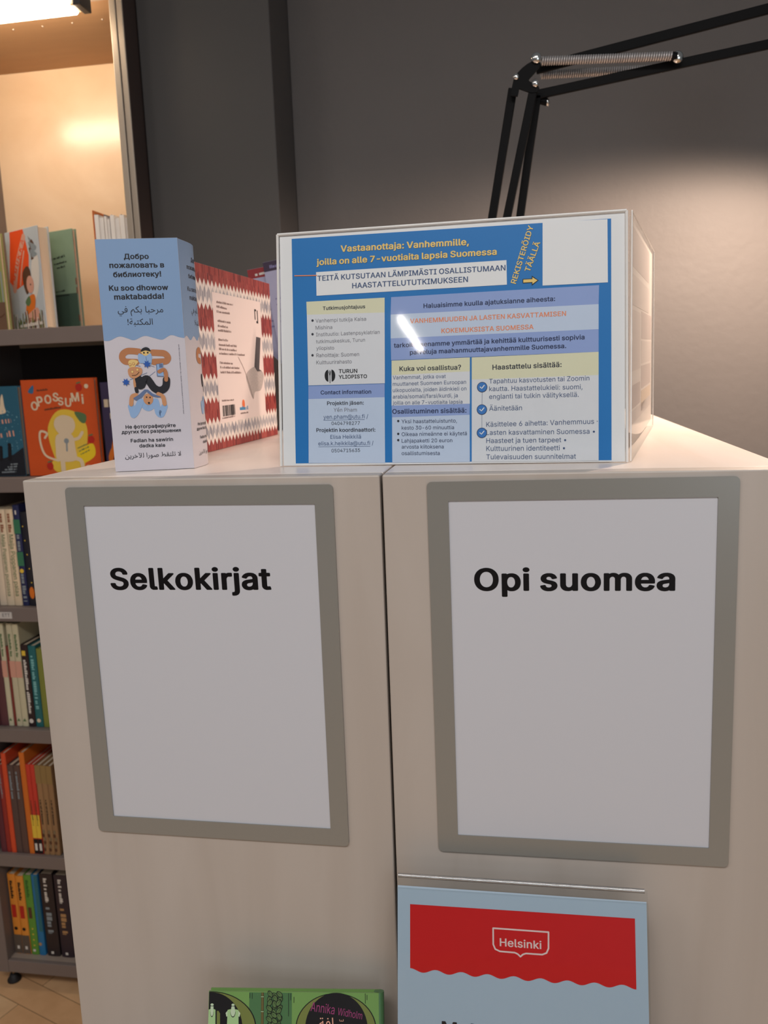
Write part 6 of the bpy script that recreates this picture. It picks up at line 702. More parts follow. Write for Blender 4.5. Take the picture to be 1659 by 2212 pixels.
def blue_cover(s, w, h):
    s.poly([(0, 1), (w, 1), (w, 66), (w - 26, 50), (w - 50, 42), (0, 40)], ink('night', (30, 32, 40)), 1)
    s.blob([(w - 60, 146), (w - 48, 158), (w - 44, 176), (w - 38, 186), (w - 36, 160), (w - 34, 146), (w - 48, 142)], CR_, 2)
    for r_, (u, v, t_) in enumerate(((w - 74, 118, 'SYLE'), (w - 66, 88, 'SAL'))):
        s.scribble(u, v, u + 52, v + 4, 13, PK_, 3, r_, 0.45)
    s.stroke([(w - 36, 40), (w - 34, 66)], 9, K_, 3); s.disc(w - 34, 72, 4.5, K_, 3); s.stroke([(w - 58, 40), (w - 56, 60)], 8, K_, 3); s.disc(w - 56, 66, 4.5, K_, 3)
    rnd = random.Random(2)
    for k in range(60): s.disc(w - rnd.uniform(2, 80), rnd.uniform(60, 150), rnd.uniform(.5, 1.6), ink('pale_blue', (120, 170, 186)), 2, n=6)
    for k in range(4): s.scribble(w - 60 + k * 8, 8 + 6 * k, w - 24 + k * 2, 9 + 6 * k, 4, GY_, 3, k)
book('novel', 'dark blue novel with a pale tower left of the orange picture book', (-0.790, 1.030, -0.1195), 0, 0.147, 0.02, 0.204, M('cover_blue', (42, 96, 120), 0.4), blue_cover)
def purple_cover(s, w, h):
    s.scribble(6, 150, 60, 150, 24, CR_, 2, 3); s.scribble(18, 124, 60, 124, 18, CR_, 2, 8)
    for k in range(6): s.blob([(10 + 9 * k, 20 + 30 * (k % 3)), (22 + 9 * k, 50 + 30 * (k % 3)), (16 + 9 * k, 60 + 28 * (k % 3)), (6 + 9 * k, 40 + 20 * (k % 3))], OR_, 2)
book('storybook', 'purple storybook with orange leaves peeking out behind the blue leaflet', (-0.448, 1.040, -0.1195), 0, 0.11, 0.02, 0.205, M('cover_purple', (62, 50, 84), 0.45), purple_cover)

# --- spine-out rows: (label, right edge x, thickness, height, colour, print)
def row(z, specs, group, y=1.022, depth=0.155):
    for lab, xr, t, h, rgb, sp in specs:
        book('book', lab, (xr, y, z + 0.0004), math.radians(90), depth, t, h, M('spine_%d_%d_%d' % rgb, rgb, 0.45), None, sp, group)
def sp_cream(title):
    def f(s, w, h):
        s.scribble(w * .32, h - 10, w * .30, h * .76, w * .42, ink('red_brown', (150, 96, 72)), 2, 5)
        s.text(title, w * .28, h * .74, w * .28, h * .10, GR_, 2, 0.0)
    return f
def sp_navy(s, w, h):
    s.rect(0, h * .72, w, h * .86, ink('spine_green', (60, 120, 90)), 1); s.rect(0, h * .40, w, h * .54, ink('spine_green', (60, 120, 90)), 1); s.disc(w * .5, h * .35, w * .32, YL_, 2)
    word(s, w * .3, h * .55, h * .71, w, GY_, 3); word(s, w * .3, h * .04, h * .32, w, GY_, 5); s.rect(w * .4, h * .91, w * .62, h * .95, W_, 2)
def sp_night(s, w, h):
    for k in range(5): s.disc(w * (.3 + .1 * k), h * (.85 - .15 * k), 1.5, YL_, 2)
    s.disc(w * .6, h * .14, w * .35, OR_, 2, w * .8)
row(SH[2], [('cream spine of a novel with green title beside the navy book', -0.683, 0.019, 0.229, (226, 204, 172), sp_cream('Maija Poppanen palaa')),
            ('cream spine of a novel, second from the navy book', -0.7028, 0.019, 0.229, (222, 204, 176), sp_cream('Maija Poppanen puistossa')),
            ('pale cream spine of a novel, third from the navy book', -0.7226, 0.0185, 0.228, (214, 198, 176), None),
            ('navy spine with green patches and a yellow dot on third shelf', -0.6662, 0.0160, 0.238, (34, 40, 84), sp_navy),
            ('black spine with coloured dots partly hidden behind the pale cabinet', -0.6470, 0.0180, 0.222, (26, 26, 38), sp_night)], 'books on the third shelf')
def sp_pale(s, w, h):
    s.rect(0, h * .48, w, h * .64, PK_, 1); word(s, w * .3, h * .68, h * .90, w, GR_, 4, .4); s.poly([(w * .2, h * .05), (w * .8, h * .05), (w * .5, h * .08)], GR_, 2)
def sp_dark(s, w, h):
    word(s, w * .3, h * .16, h * .82, w, W_, 6, .4); s.disc(w * .5, h * .07, w * .3, W_, 2); s.rect(w * .2, h * .87, w * .7, h * .93, YL_, 2)
def sp_teal(s, w, h): word(s, w * .3, h * .22, h * .88, w, ink('pale_teal', (130, 190, 190)), 9, .4); s.disc(w * .5, h * .08, w * .26, CR_, 2)
row(SH[3], [('green spine of a book at the cabinet edge on the fourth shelf', -0.6460, 0.0165, 0.196, (130, 136, 60), None),
            ('teal spine of a book beside the green one on fourth shelf', -0.6638, 0.0190, 0.203, (30, 104, 108), sp_teal),
            ('black spine with white title and red edge left of the teal book', -0.6838, 0.0185, 0.205, (44, 26, 30), sp_dark),
            ('cream spine with pink band right beside the black book', -0.7030, 0.0155, 0.256, (206, 198, 166), sp_pale),
            ('cream spine with pink band, second left of the black book', -0.7192, 0.0145, 0.257, (202, 194, 164), sp_pale),
            ('thin dark red spine between the cream pink banded books', -0.7345, 0.0065, 0.200, (126, 50, 44), None),
            ('cream spine with pink band beside the maroon books on fourth shelf', -0.7418, 0.0130, 0.257, (206, 200, 170), sp_pale),
            ('maroon spine of a tall book on the fourth shelf', -0.7556, 0.0200, 0.262, (92, 52, 58), None),
            ('dark red spine at the photo edge on the fourth shelf', -0.7764, 0.0170, 0.258, (78, 36, 42), None)], 'books on the fourth shelf')
def sp_tan(s, w, h):
    word(s, w * .3, h * .34, h * .62, w, K_, 2, .3)
    for k in range(6): s.disc(w * (.3 + .08 * (k % 4)), h * (.06 + .04 * k), w * .25, ink('khaki', (130, 112, 84)) if k % 2 else BR_, 2, w * .4)
    s.rect(0, h * .80, w, h, ink('khaki2', (150, 122, 76)), 1)
def sp_flame(s, w, h):
    s.rect(0, h * .18, w, h * .44, YL_, 1); s.rect(0, 1, w, h * .17, K_, 1); word(s, w * .3, h * .32, h * .60, w, BR_, 3, .3); s.rect(w * .25, h * .04, w * .8, h * .12, W_, 2)
def sp_line(s, w, h): word(s, w * .3, h * .62, h * .93, w, GY_, 3, .35)
row(SH[4], [('tan spine at the cabinet edge on the fifth shelf', -0.6500, 0.0140, 0.234, (152, 116, 80), sp_tan),
            ('tan spine, middle one of three alike on the fifth shelf', -0.6646, 0.0140, 0.235, (156, 120, 82), sp_tan),
            ('tan spine beside the red and yellow books on fifth shelf', -0.6792, 0.0140, 0.235, (160, 122, 84), sp_tan),
            ('red and yellow spine beside the tan books on fifth shelf', -0.6950, 0.0112, 0.236, (206, 60, 46), sp_flame),
            ('red and yellow spine beside the tall orange book', -0.7068, 0.0112, 0.236, (204, 58, 44), sp_flame),
            ('tall orange spine in the middle of the fifth shelf', -0.7188, 0.0140, 0.266, (214, 112, 36), None),
            ('dark brown spine left of the tall orange book', -0.7340, 0.0165, 0.232, (92, 68, 62), sp_line),
            ('dark brown spine beside the tall orange red book', -0.7512, 0.0165, 0.232, (88, 68, 64), sp_line),
            ('tall orange red spine standing left of the brown books', -0.7686, 0.0128, 0.262, (216, 78, 42), None),
            ('dark red spine left of the tall orange red book', -0.7822, 0.0115, 0.232, (150, 44, 38), sp_line),
            ('maroon spine at the photo edge on the fifth shelf', -0.7944, 0.0150, 0.232, (96, 40, 52), None)], 'books on the fifth shelf', 1.012)
def sp_orange(s, w, h):
    s.rect(0, 1, w, h * .24, ink('stone', (96, 84, 74)), 1); word(s, w * .3, h * .68, h * .92, w, K_, 4, .35)
    s.rect(w * .2, h * .46, w * .75, h * .62, RD_, 2); s.disc(w * .45, h * .32, w * .22, K_, 2); s.rect(w * .35, h * .06, w * .65, h * .10, W_, 2)
def sp_green(s, w, h):
    word(s, w * .3, h * .70, h * .94, w, ink('leaf_dark', (60, 110, 50)), 4, .35); s.rect(w * .25, h * .46, w * .7, h * .60, BR_, 2)
    for k in range(4): s.disc(w * .55, h * (.12 + .07 * k), w * .12, YL_, 2, n=5)
    s.rect(w * .3, h * .04, w * .65, h * .07, W_, 2)
def sp_blue(s, w, h): s.rect(w * .45, h * .3, w, h * .99, ink('deep_teal', (50, 110, 120)), 1); s.disc(w * .35, h * .14, w * .26, TN_, 2)
def sp_black(c):
    def f(s, w, h):
        word(s, w * .34, h * .66, h * .95, w, W_, 7, .26); s.scribble(w * .30, h * .60, w * .30, h * .28, w * .42, c, 2, 8)
        s.rect(w * .36, h * .03, w * .56, h * .06, W_, 2)
    return f
row(SH[5], [('black spine with gold title at the cabinet edge on bottom shelf', -0.6548, 0.0345, 0.228, (46, 34, 44), sp_black(TN_)),
            ('thick black spine with silver title beside the blue book', -0.6938, 0.0350, 0.229, (42, 32, 34), sp_black(GY_)),
            ('blue spine between the green and black books on bottom shelf', -0.7334, 0.0175, 0.224, (34, 116, 168), sp_blue),
            ('green spine with yellow stars on the bottom shelf', -0.7522, 0.0205, 0.222, (96, 150, 56), sp_green),
            ('orange spine beside the green book on the bottom shelf', -0.7740, 0.0212, 0.218, (226, 146, 56), sp_orange),
            ('orange spine next to the bookcase side on the bottom shelf', -0.7960, 0.0212, 0.222, (224, 142, 52), sp_orange)], 'books on the bottom shelf', 1.030)

# ------------------------------------------------------------------ the two birch cabinets seen end-on
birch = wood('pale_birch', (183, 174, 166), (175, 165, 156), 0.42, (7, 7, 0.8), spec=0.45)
birch_lit_top = wood('pale_birch_lit_top', (232, 222, 215), (226, 213, 203), 0.30, (7, 0.9, 7), spec=0.5)  # same birch as the end panels, paler to paint in light falling from above
edge = M('plinth_dark', (60, 56, 54))
for x0, x1, lab in ((0.0237, 0.3574, 'pale birch cabinet end carrying the Selkokirjat sign'), (0.3596, 0.6896, 'pale birch cabinet end carrying the Opi suomea sign')):
    c = thing('cabinet', lab, 'cabinet', ((x0 + x1) / 2, 0, -1.43), 'back to back birch cabinets')
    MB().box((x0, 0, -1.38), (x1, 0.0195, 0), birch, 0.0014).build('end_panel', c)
    MB().box((x0, 0.0198, -0.0195), (x1, 0.95, 0), birch_lit_top, 0.0008).build('top_panel', c)
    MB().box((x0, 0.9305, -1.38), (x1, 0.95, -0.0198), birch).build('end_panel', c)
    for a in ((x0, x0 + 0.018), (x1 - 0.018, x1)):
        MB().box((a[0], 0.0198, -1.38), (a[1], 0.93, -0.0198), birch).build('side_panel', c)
    MB().box((x0 + 0.01, 0.03, -1.43), (x1 - 0.01, 0.94, -1.3805), edge).build('plinth', c)
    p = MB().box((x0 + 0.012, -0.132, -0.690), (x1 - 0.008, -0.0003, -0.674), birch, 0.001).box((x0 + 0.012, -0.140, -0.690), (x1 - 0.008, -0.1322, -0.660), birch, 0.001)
    p.build('display_ledge', c)

# ------------------------------------------------------------------ A4 magnetic sign frames
fr_m = M('silver_frame_film', (140, 139, 134), 0.30, 0.5, 0.03, 5, metal=0.25)
sg_paper = M('sign_paper', (194, 196, 203), 0.32, 0.35, 0.01, 4)
sg_ink = M('sign_ink', (13, 12, 16), 0.45, 0.2)
def rrect(u0, v0, u1, v1, r, n=5):
    pts = []
    for cx, cy, a0 in ((u1 - r, v0 + r, -90), (u1 - r, v1 - r, 0), (u0 + r, v1 - r, 90), (u0 + r, v0 + r, 180)):
        for k in range(n + 1):
            a = math.radians(a0 + 90 * k / n); pts.append((cx + r * math.cos(a), cy + r * math.sin(a)))
    return pts
def sign(x0, z0, rot, win, txt, tx, label):
    """frame top-left corner at x0,z0; win and text given in scene x,z"""
    t = thing('sign_frame', label, 'sign', (x0, -0.002, z0), 'sign frames on the cabinet ends')
    U = Vector((math.cos(rot), 0, math.sin(rot))); V = Vector((-math.sin(rot), 0, math.cos(rot))); o = Vector((x0, -0.0004, z0))
    loc = lambda x, z: ((Vector((x, -0.0004, z)) - o).dot(U), (Vector((x, -0.0004, z)) - o).dot(V))
    a, b, c, d = [loc(*q) for q in win]                     # window TL TR BR BL
    f = MB()
    out = rrect(0, -0.339, 0.25, 0, 0.004)
    n = len(out); rr = []
    (l, tp), (r, bt) = ((a[0] + d[0]) / 2, (a[1] + b[1]) / 2), ((b[0] + c[0]) / 2, (c[1] + d[1]) / 2)
    inn = rrect(l, bt, r, tp, 0.0008)
    N = Vector((0, -1, 0)); H = 0.0016
    P = lambda q, h: o + U * q[0] + V * q[1] + N * h
    vs = [P(q, H) for q in out] + [P(q, H) for q in inn] + [P(q, 0) for q in out] + [P(q, 0) for q in inn]
    fs = []
    for i in range(n):
        j = (i + 1) % n
        fs += [[i, j, n + j, n + i], [2 * n + i, 2 * n + j, j, i], [n + i, n + j, 3 * n + j, 3 * n + i]]
    f.add(vs, fs, fr_m).build('frame', t)
    s = Sheet(o + N * 0.0004, U, V)
    s.prism([(l - 0.002, bt - 0.002), (r + 0.002, bt - 0.002), (r + 0.002, tp + 0.002), (l - 0.002, tp + 0.002)], o + N * 0.0004, U, V, 0.0003, sg_paper)
    sh = s.build('sheet', t)
    L = Sheet(o + N * 0.0004, U, V)
    p0, p1 = loc(tx[0], tx[2]), loc(tx[1], tx[3])
    L.text(txt, p0[0] * 1000, p0[1] * 1000, p1[0] * 1000, p1[1] * 1000, sg_ink, 1, 0.031)
    L.build('lettering', sh)
sign(0.0666, -0.0068, -0.0018, ((0.0836, -0.0238), (0.3000, -0.0237), (0.2993, -0.3292), (0.0828, -0.3301)), 'Selkokirjat', (0.1022, 0.2560, -0.1020, -0.1008), 'silver framed white sign reading Selkokirjat on the cabinet end')
sign(0.3979, -0.0064, 0.0052, ((0.4151, -0.0225), (0.6313, -0.0216), (0.6339, -0.3258), (0.4181, -0.3302)), 'Opi suomea', (0.4363, 0.6007, -0.1002, -0.0988), 'silver framed white sign reading Opi suomea on the cabinet end')

# ------------------------------------------------------------------ acrylic display and its poster
acr = clear('clear_acrylic', refl=0.3, rough=0.04); acr_side = clear('clear_acrylic_side', refl=0.15, rough=0.06); acr_edge = M('acrylic_edge', (240, 236, 232), 0.15, 0.6)
PA, PB = Vector((0.2484, 0.0767, 0)), Vector((0.5684, 0.0621, 0))
PU = (PB - PA).normalized(); PN0 = Vector((-PU.y, PU.x, 0)); ph = math.radians(6)
PV = Z * math.cos(ph) + PN0 * math.sin(ph); PN = PU.cross(PV)
st = thing('acrylic_display', 'clear acrylic box display standing on the cabinet top', 'display stand', (0.42, 0.2, 0))
def slab(poly, off, th, name, mat=acr):
    m = MB(); m.prism(poly, PA + PN * off, PU, PV, th, mat); return m.build(name, st)
quad = [(0.0003, 0.0004), (0.3204, 0.0004), (0.3190, 0.2176), (0.0014, 0.2188)]
slab(quad, 0.0030, 0.0020, 'front_panel')
e = MB()
for a, b in ((quad[0], quad[3]), (quad[3], quad[2]), (quad[2], quad[1])):
    e.tube([PA + PN * 0.0008 + PU * a[0] + PV * a[1], PA + PN * 0.0008 + PU * b[0] + PV * b[1]], 0.0014, acr_edge, 8)
e.build('edge', st)
slab([(0.0018, 0.0004), (0.3186, 0.0004), (0.3176, 0.2156), (0.0030, 0.2166)], -0.0014, 0.0018, 'pocket_panel')
S00, S01 = PB + PN * 0.000, PB + PV * 0.2176
S10 = Vector((0.6501, 0.4932, 0)); S11 = S10 + (S01 - S00) * 1.075
def SP(s, t, off=0.0):
    n = (S10 - S00).cross(Z).normalized()
    return S00.lerp(S10, s).lerp(S01.lerp(S11, s), t) + n * off
def spatch(pts, off0, off1, mat):
    m = MB(); vs = [SP(s, t, off1) for s, t in pts] + [SP(s, t, off0) for s, t in pts]; n = len(pts)
    m.add(vs, [list(range(n)), list(range(2 * n - 1, n - 1, -1))] + [[i, i + n, (i + 1) % n + n, (i + 1) % n] for i in range(n)], mat); return m
spatch([(0.006, 0.001), (1, 0.001), (1, 1), (0.006, 1)], 0.0022, 0.0040, acr_side).build('side_panel', st)
m = MB()
for a, b in (((0.006, 0), (0.006, 1)), ((0.006, 1), (1, 1)), ((1, 1), (1, 0))):
    m.tube([SP(*a, 0.0031) + Z * (0.0012 if a[1] == 0 else 0), SP(*b, 0.0031) + Z * (0.0012 if b[1] == 0 else 0)], 0.0007, acr_edge, 8)
m.build('edge', st)
BLc = Vector((0.262, 0.470, 0))
m = MB(); m.add([S10 + Vector((-.004, 0, .0005)), BLc + Z * .0005, BLc + Z * .21, S11 + Vector((-.004, 0, -.01)), S10 + Vector((-.004, .002, .0005)), BLc + Vector((0, .002, .0005)), BLc + Vector((0, .002, .21)), S11 + Vector((-.004, .002, -.01))],
      [[0, 1, 2, 3], [7, 6, 5, 4], [0, 4, 5, 1], [1, 5, 6, 2], [2, 6, 7, 3], [3, 7, 4, 0]], acr).build('back_panel', st)
# paper in the side pocket
m = spatch([(0.02, 0.118)] + [(0.02 + 0.096 * k, 0.118 - 0.078 * math.sin(math.pi / 2 * min(1, k / 6))) for k in range(1, 11)] + [(0.98, 0.985), (0.02, 0.985)], 0.0006, 0.0009, M('side_paper', (222, 212, 206), 0.6))
sd = tag(m.build('insert_sheet', None, tuple(SP(0.5, 0.1))), 'pale sheet with faint print in the right side of the acrylic display', 'sheet')
fa = M('faint_print', (196, 182, 178), 0.6); fb = M('faint_print_warm', (216, 196, 178), 0.6); fc = M('faint_print_light', (210, 198, 193), 0.6)
for k, (s0, t0, s1, t1, mt) in enumerate([(0.06, 0.80, 0.80, 0.965, fa), (0.10, 0.64, 0.80, 0.77, fc), (0.44, 0.50, 0.95, 0.63, fa), (0.08, 0.36, 0.40, 0.62, fc), (0.44, 0.38, 0.95, 0.49, fc),
        (0.44, 0.26, 0.92, 0.37, fa), (0.44, 0.15, 0.92, 0.25, fb), (0.08, 0.20, 0.40, 0.30, fa), (0.08, 0.135, 0.92, 0.19, fc)]):
    spatch([(s0, t0), (s1, t0), (s1, t1), (s0, t1)], 0.00092, 0.00106, mt).build('printed_panel', sd)
# ------------------------------------------------------------------ the research poster in the front pocket
pc = dict(gold=(250, 212, 126), slate=(78, 96, 134), dark=(58, 60, 70), grey=(132, 130, 138), black=(30, 30, 34), navy=(46, 54, 88), orange=(242, 148, 108))
PC = {k: M('print_' + k, v, 0.45, 0.3, 0.02) for k, v in pc.items()}
p_white = M('poster_white', (244, 242, 243), 0.45, 0.35, 0.01); p_blue = M('poster_blue', (32, 122, 196), 0.45, 0.4, 0.06, 8)
p_peri = M('poster_periwinkle', (152, 172, 224), 0.45, 0.35, 0.02); p_pale = M('poster_pale_blue', (204, 217, 240), 0.45, 0.35, 0.02)
p_yel = M('poster_straw', (232, 228, 196), 0.45, 0.35, 0.02); p_grey = M('poster_pale_grey', (230, 230, 235), 0.45, 0.35, 0.02)
po = thing('research_poster', 'blue and white Finnish research poster in the front of the acrylic display', 'poster', tuple(PA))
BOLD = {0: 0.005, 2: 0.018, 3: 0.030}
def psheet(base): return Sheet(PA, PU, PV, 0.00014, base)
s = psheet(0); s.prism([(0.0022, 0.0008), (0.3188, 0.0008), (0.3176, 0.2162), (0.0032, 0.2173)], PA, PU, PV, 0.0004, p_white)
s.poly(BOX['bg'], p_blue, 1)
for g, t, a, b, c, d, col, wt in TXT:
    if g == 'title': s.text(t, a, b, c, d, PC[col], 3, BOLD[wt])
    if g == 'title':                                       # thin dark edge the photo shows round the gold letters
        s.text(t, a + .18, b - .18, c + .18, d - .18, PC['navy'], 2, BOLD[wt])
(a0, a1), (b0, b1) = MISC['arrow'][0], MISC['arrow'][1]
s.poly([(a0, a1 - 1.9), (a0 + 8, a1 - 1.9), (a0 + 8, a1 - 4.4), (b0 + 1, a1), (a0 + 8, a1 + 4.4), (a0 + 8, a1 + 1.9), (a0, a1 + 1.9)], PC['black'], 2)
s.poly([(a0 + .6, a1 - 1.3), (a0 + 8.6, a1 - 1.3), (a0 + 8.6, a1 - 3), (b0, a1), (a0 + 8.6, a1 + 3), (a0 + 8.6, a1 + 1.3), (a0 + .6, a1 + 1.3)], PC['gold'], 3)
s.stroke(MISC['dash'], 0.9, PC['orange'], 4, False)
s.build('sheet', po)
def panel(name, boxes, key):
    s = psheet(2)
    for b, mt in boxes: s.poly(BOX[b], mt, 1)
    for g, t, a, b, c, d, col, wt in TXT:
        if g == key: s.text(t, a, b, c, d, PC[col], 2, BOLD[wt])
    if key == 'lead':
        u, v = MISC['logo'][0]
        for sg in (-1, 1):
            s.poly([(u + sg * (1.6 + 3.6 * math.sin(math.pi * k / 10)), v + 5.6 * math.cos(math.pi * k / 10)) for k in range(11)], PC['black'], 2)
        s.stroke([(u, v - 7), (u, v + 5)], 0.6, PC['black'], 2, False); s.stroke([(u - 1, v + 4), (u, v - 1), (u + 1, v + 4)], 0.5, PC['black'], 3, False)
    if key == 'contact':
        for k in ('line1', 'line2'): s.stroke(MISC[k], 0.28, PC['slate'], 2, False)
    o = s.build(name, po)
    return o
panel('title_banner', [('banner', p_white)], 'banner')
panel('blank_card', [('qr', p_white)], '-')
panel('text_panel', [('lead_head', p_yel), ('lead_body', p_grey)], 'lead')
panel('text_panel', [('contact_head', p_peri), ('contact_body', p_pale)], 'contact')
panel('text_panel', [('topic_head', p_peri), ('topic_body', p_pale), ('topic_foot', p_peri)], 'topic')
panel('text_panel', [('who_head', p_yel), ('who_body', p_grey)], 'who')
panel('text_panel', [('join_head', p_peri), ('join_body', p_pale)], 'join')
ip = panel('text_panel', [('int_head', p_yel), ('int_body', p_grey)], 'int')
ck = MISC['checks']; cb = M('check_blue', (58, 124, 200), 0.45)
s = psheet(3); s.stroke([ck[0], ck[1]], 0.3, PC['slate'], 1, False); s.stroke([ck[1], ck[2]], 0.3, PC['slate'], 1, False); s.build('timeline', ip)
for u, v in ck:
    s = psheet(3); s.disc(u, v, 4.7, PC['navy'], 2); s.disc(u, v, 4.2, cb, 3); s.stroke([(u - 1.7, v + .1), (u - .4, v - 1.2), (u + 1.9, v + 1.5)], 0.9, p_white, 4, False)
    s.build('check_mark', ip)

# ------------------------------------------------------------------ folded library leaflet, blue and white
lw = M('leaflet_white', (200, 196, 204), 0.5, 0.35, 0.01); lb = M('leaflet_blue', (128, 158, 196), 0.5, 0.35, 0.02); lk = M('leaflet_ink', (16, 17, 28), 0.5)
fold = smooth_path([(0.161, 0.074), (0.1614, 0.086), (0.1615, 0.098), (0.1606, 0.109), (0.157, 0.121), (0.151, 0.131), (0.143, 0.139)], 5)
class Bent(Sheet):
    """print that follows the curved second panel of the leaflet"""
    def at(self, u, v, layer):
        d = u * 0.001; i = 0
        while i < len(fold) - 2 and d > (fold[i + 1] - fold[i]).length: d -= (fold[i + 1] - fold[i]).length; i += 1
        t = (fold[i + 1] - fold[i]).normalized(); p = fold[i] + t * d; n = Vector((t.y, -t.x)) * (self.lift * layer)
        return Vector((p.x + n.x, p.y + n.y, v * 0.001))
    def strip(self, u0, u1, lo, hi, mat, layer, n=26):
        us = [u0 + (u1 - u0) * k / n for k in range(n + 1)]
        vs = [self.at(u, lo(u), layer) for u in us] + [self.at(u, hi(u), layer) for u in us]
        self.add(vs, [[i, i + 1, i + 2 + n, i + 1 + n] for i in range(n)], mat, True)
lf = thing('leaflet', 'tall blue and white folded leaflet with Russian and Arabic welcome text', 'leaflet', (0.12, 0.09, 0.0004))
LA, LBp = Vector((0.0886, 0.0539, 0.0005)), Vector((0.161, 0.074, 0.0005)); LU = (LBp - LA).normalized()
s = Sheet(LA, LU, Z, 0.00012)
wave = [tuple(p) for p in smooth_path(TRI_WAVE, 6)]
wave = [(min(max(p[0], 0.05), 75.0), p[1]) for p in wave]
s.prism([(0, 0), (0.0751, 0), (0.0751, 0.2166), (0, 0.2166)], LA, LU, Z, 0.0004, lw)
wave = [wave[0]] + [b for a, b in zip(wave[:-1], wave[1:]) if b[0] > a[0] + 0.01]
s.poly([(0.05, 216.5)] + wave + [(75.0, 216.5)], lb, 1)
for t, a, b, c, d in TRI_TXT: s.text(t, a, b, c, d, lk, 2, 0.0 if any(ch > '\u0600' for ch in t) else (0.026 if b > 100 else 0.016))
a, b = VTXT; s.scribble(a[0], a[1], b[0], b[1], 1.0, M('leaflet_grey', (120, 118, 130), 0.5), 2, 5, 0.5)
skin = M('art_tan', (178, 118, 76), 0.5); cream = M('art_cream', (222, 190, 120), 0.5); sky = M('art_sky', (140, 172, 212), 0.5); deep = M('art_deep', (30, 84, 168), 0.5); ash = M('art_ash', (92, 112, 150), 0.5); skin2 = M('art_tan_light', (196, 140, 98), 0.5)
I = ILL
def art(s, I):
    s.stroke(I['arm_l'], 6.0, skin, 2); s.stroke(I['arm_r'], 6.0, skin, 2)
    s.blob(I['face_t'], cream, 4); s.blob(I['book_t'], sky, 5); s.blob(I['hair'], lk, 6)
    m0 = I['hair'][6]
    s.disc(m0[0] - 1.6, m0[1] - 2.2, .8, lk, 6); s.disc(m0[0] + 1.9, m0[1] - 2.2, .8, lk, 6); s.stroke([(m0[0], m0[1] - 6), (m0[0] + .3, m0[1] - 14)], 0.4, ash, 6, False)
    s.blob(I['tan1'], cream, 4); s.blob(I['head2'], skin2, 5)
    for k, (u, v) in enumerate(I['eye']): s.disc(u, v, 1.5 if k < 2 else 1.3, skin, 6); s.disc(u, v, 1.1 if k < 2 else 0.9, cream, 7)
    u, v = I['head2'][5]; s.stroke([(u - 2, v + 3), (u + 2, v + 3.2), (u + 5, v + 6)], .6, BR_, 7)
    for key in ('star1', 'star2'):
        (u, v), (u2, _) = I[key]; r = u2 - u
        s.poly([(u + (r if k % 2 == 0 else r * .52) * math.cos(math.pi * k / 7 + .3), v + (r if k % 2 == 0 else r * .52) * math.sin(math.pi * k / 7 + .3)) for k in range(14)], deep, 8)
    R_ = I['rays']
    for k in range(0, 8, 2): s.stroke([R_[k], R_[k + 1]], 0.35, ash, 3, False)
    s.stroke(I['body'][:3], 7.0, lk, 4); s.stroke(I['body'][2:7], 7.0, lk, 4); s.stroke(I['body'][6:], 7.0, lk, 4); s.disc(I['belly'][0][0], I['belly'][0][1], 4.2, lk, 5)
    s.poly(I['phone'], ash, 5); q = I['phone']; s.poly([(q[0][0] + .7, q[0][1] - .4), (q[1][0], q[1][1]), (q[2][0], q[2][1] + .5), (q[3][0] + .8, q[3][1] + .6)], sky, 6); s.poly(I['cam'], ash, 7)
    s.stroke(I['arm2'], 3.6, skin, 8); s.stroke(I['arm3'], 3.2, skin2, 3); s.stroke(I['sleeve3'], 3.4, lk, 6)
    s.stroke(I['slv'][:2], 6.2, sky, 2); s.stroke(I['slv'][1:4], 6.2, sky, 2); s.stroke(I['slv'][3:6], 6.2, sky, 2); s.stroke(I['slv'][5:7], 6.2, sky, 2); s.stroke(I['slv'][6:], 6.2, sky, 2); u, v = I['head3'][0]; s.disc(u, v, 4.6, skin2, 4, 5.4); s.disc(u - 1.4, v + 2, .7, lk, 5); s.disc(u + 1.8, v + 1.6, .7, lk, 5); s.disc(u + .4, v - 3.6, 1.0, lk, 5)
    s.poly(I['book2'], ash, 6); s.stroke(I['arm4'], 4.0, skin2, 5); s.stroke(I['arm5'], 4.0, skin2, 5)
art(s, ILL)
s.build('front_panel', lf)
s = Bent((0, 0, 0), X, Z, 0.00012)
s.strip(0, 75, lambda u: 0.3, lambda u: 216.6 - u * 0.02, lw, 0)
s.strip(0, 75, lambda u: 125.5 + 2.2 * math.sin(u * .37), lambda u: 216.5 - u * 0.02, lb, 1)
for t, a, b, c, d in TRI_TXT:
    if b > 100: s.text(t, 14 + (a - 9) * .85, b, 14 + (c - 9) * .85, b, lk, 2, 0.0 if any(ch > '\u0600' for ch in t) else 0.02)
    else: s.text(t, 12 + (a - 9) * .85, b, 12 + (c - 9) * .85, b, lk, 2, 0.01)
for key, wd, mt in (('arm_l', 6, skin), ('body', 7, lk), ('slv', 6, sky)):
    s.stroke([(u * .8 + 14, v) for u, v in ILL[key]], wd, mt, 2)
s.build('side_panel', lf)
e = fold[-1]
m = MB(); m.add([(e.x, e.y, .0005), (LA.x, LA.y, .0005), (LA.x, LA.y, .2166), (e.x, e.y, .2150), (e.x, e.y + .0004, .0005), (LA.x - .0002, LA.y + .0004, .0005), (LA.x - .0002, LA.y + .0004, .2166), (e.x, e.y + .0004, .2150)],
      [[0, 1, 2, 3], [7, 6, 5, 4], [0, 4, 5, 1], [2, 6, 7, 3], [3, 7, 4, 0], [1, 5, 6, 2]], lw).build('back_panel', lf)

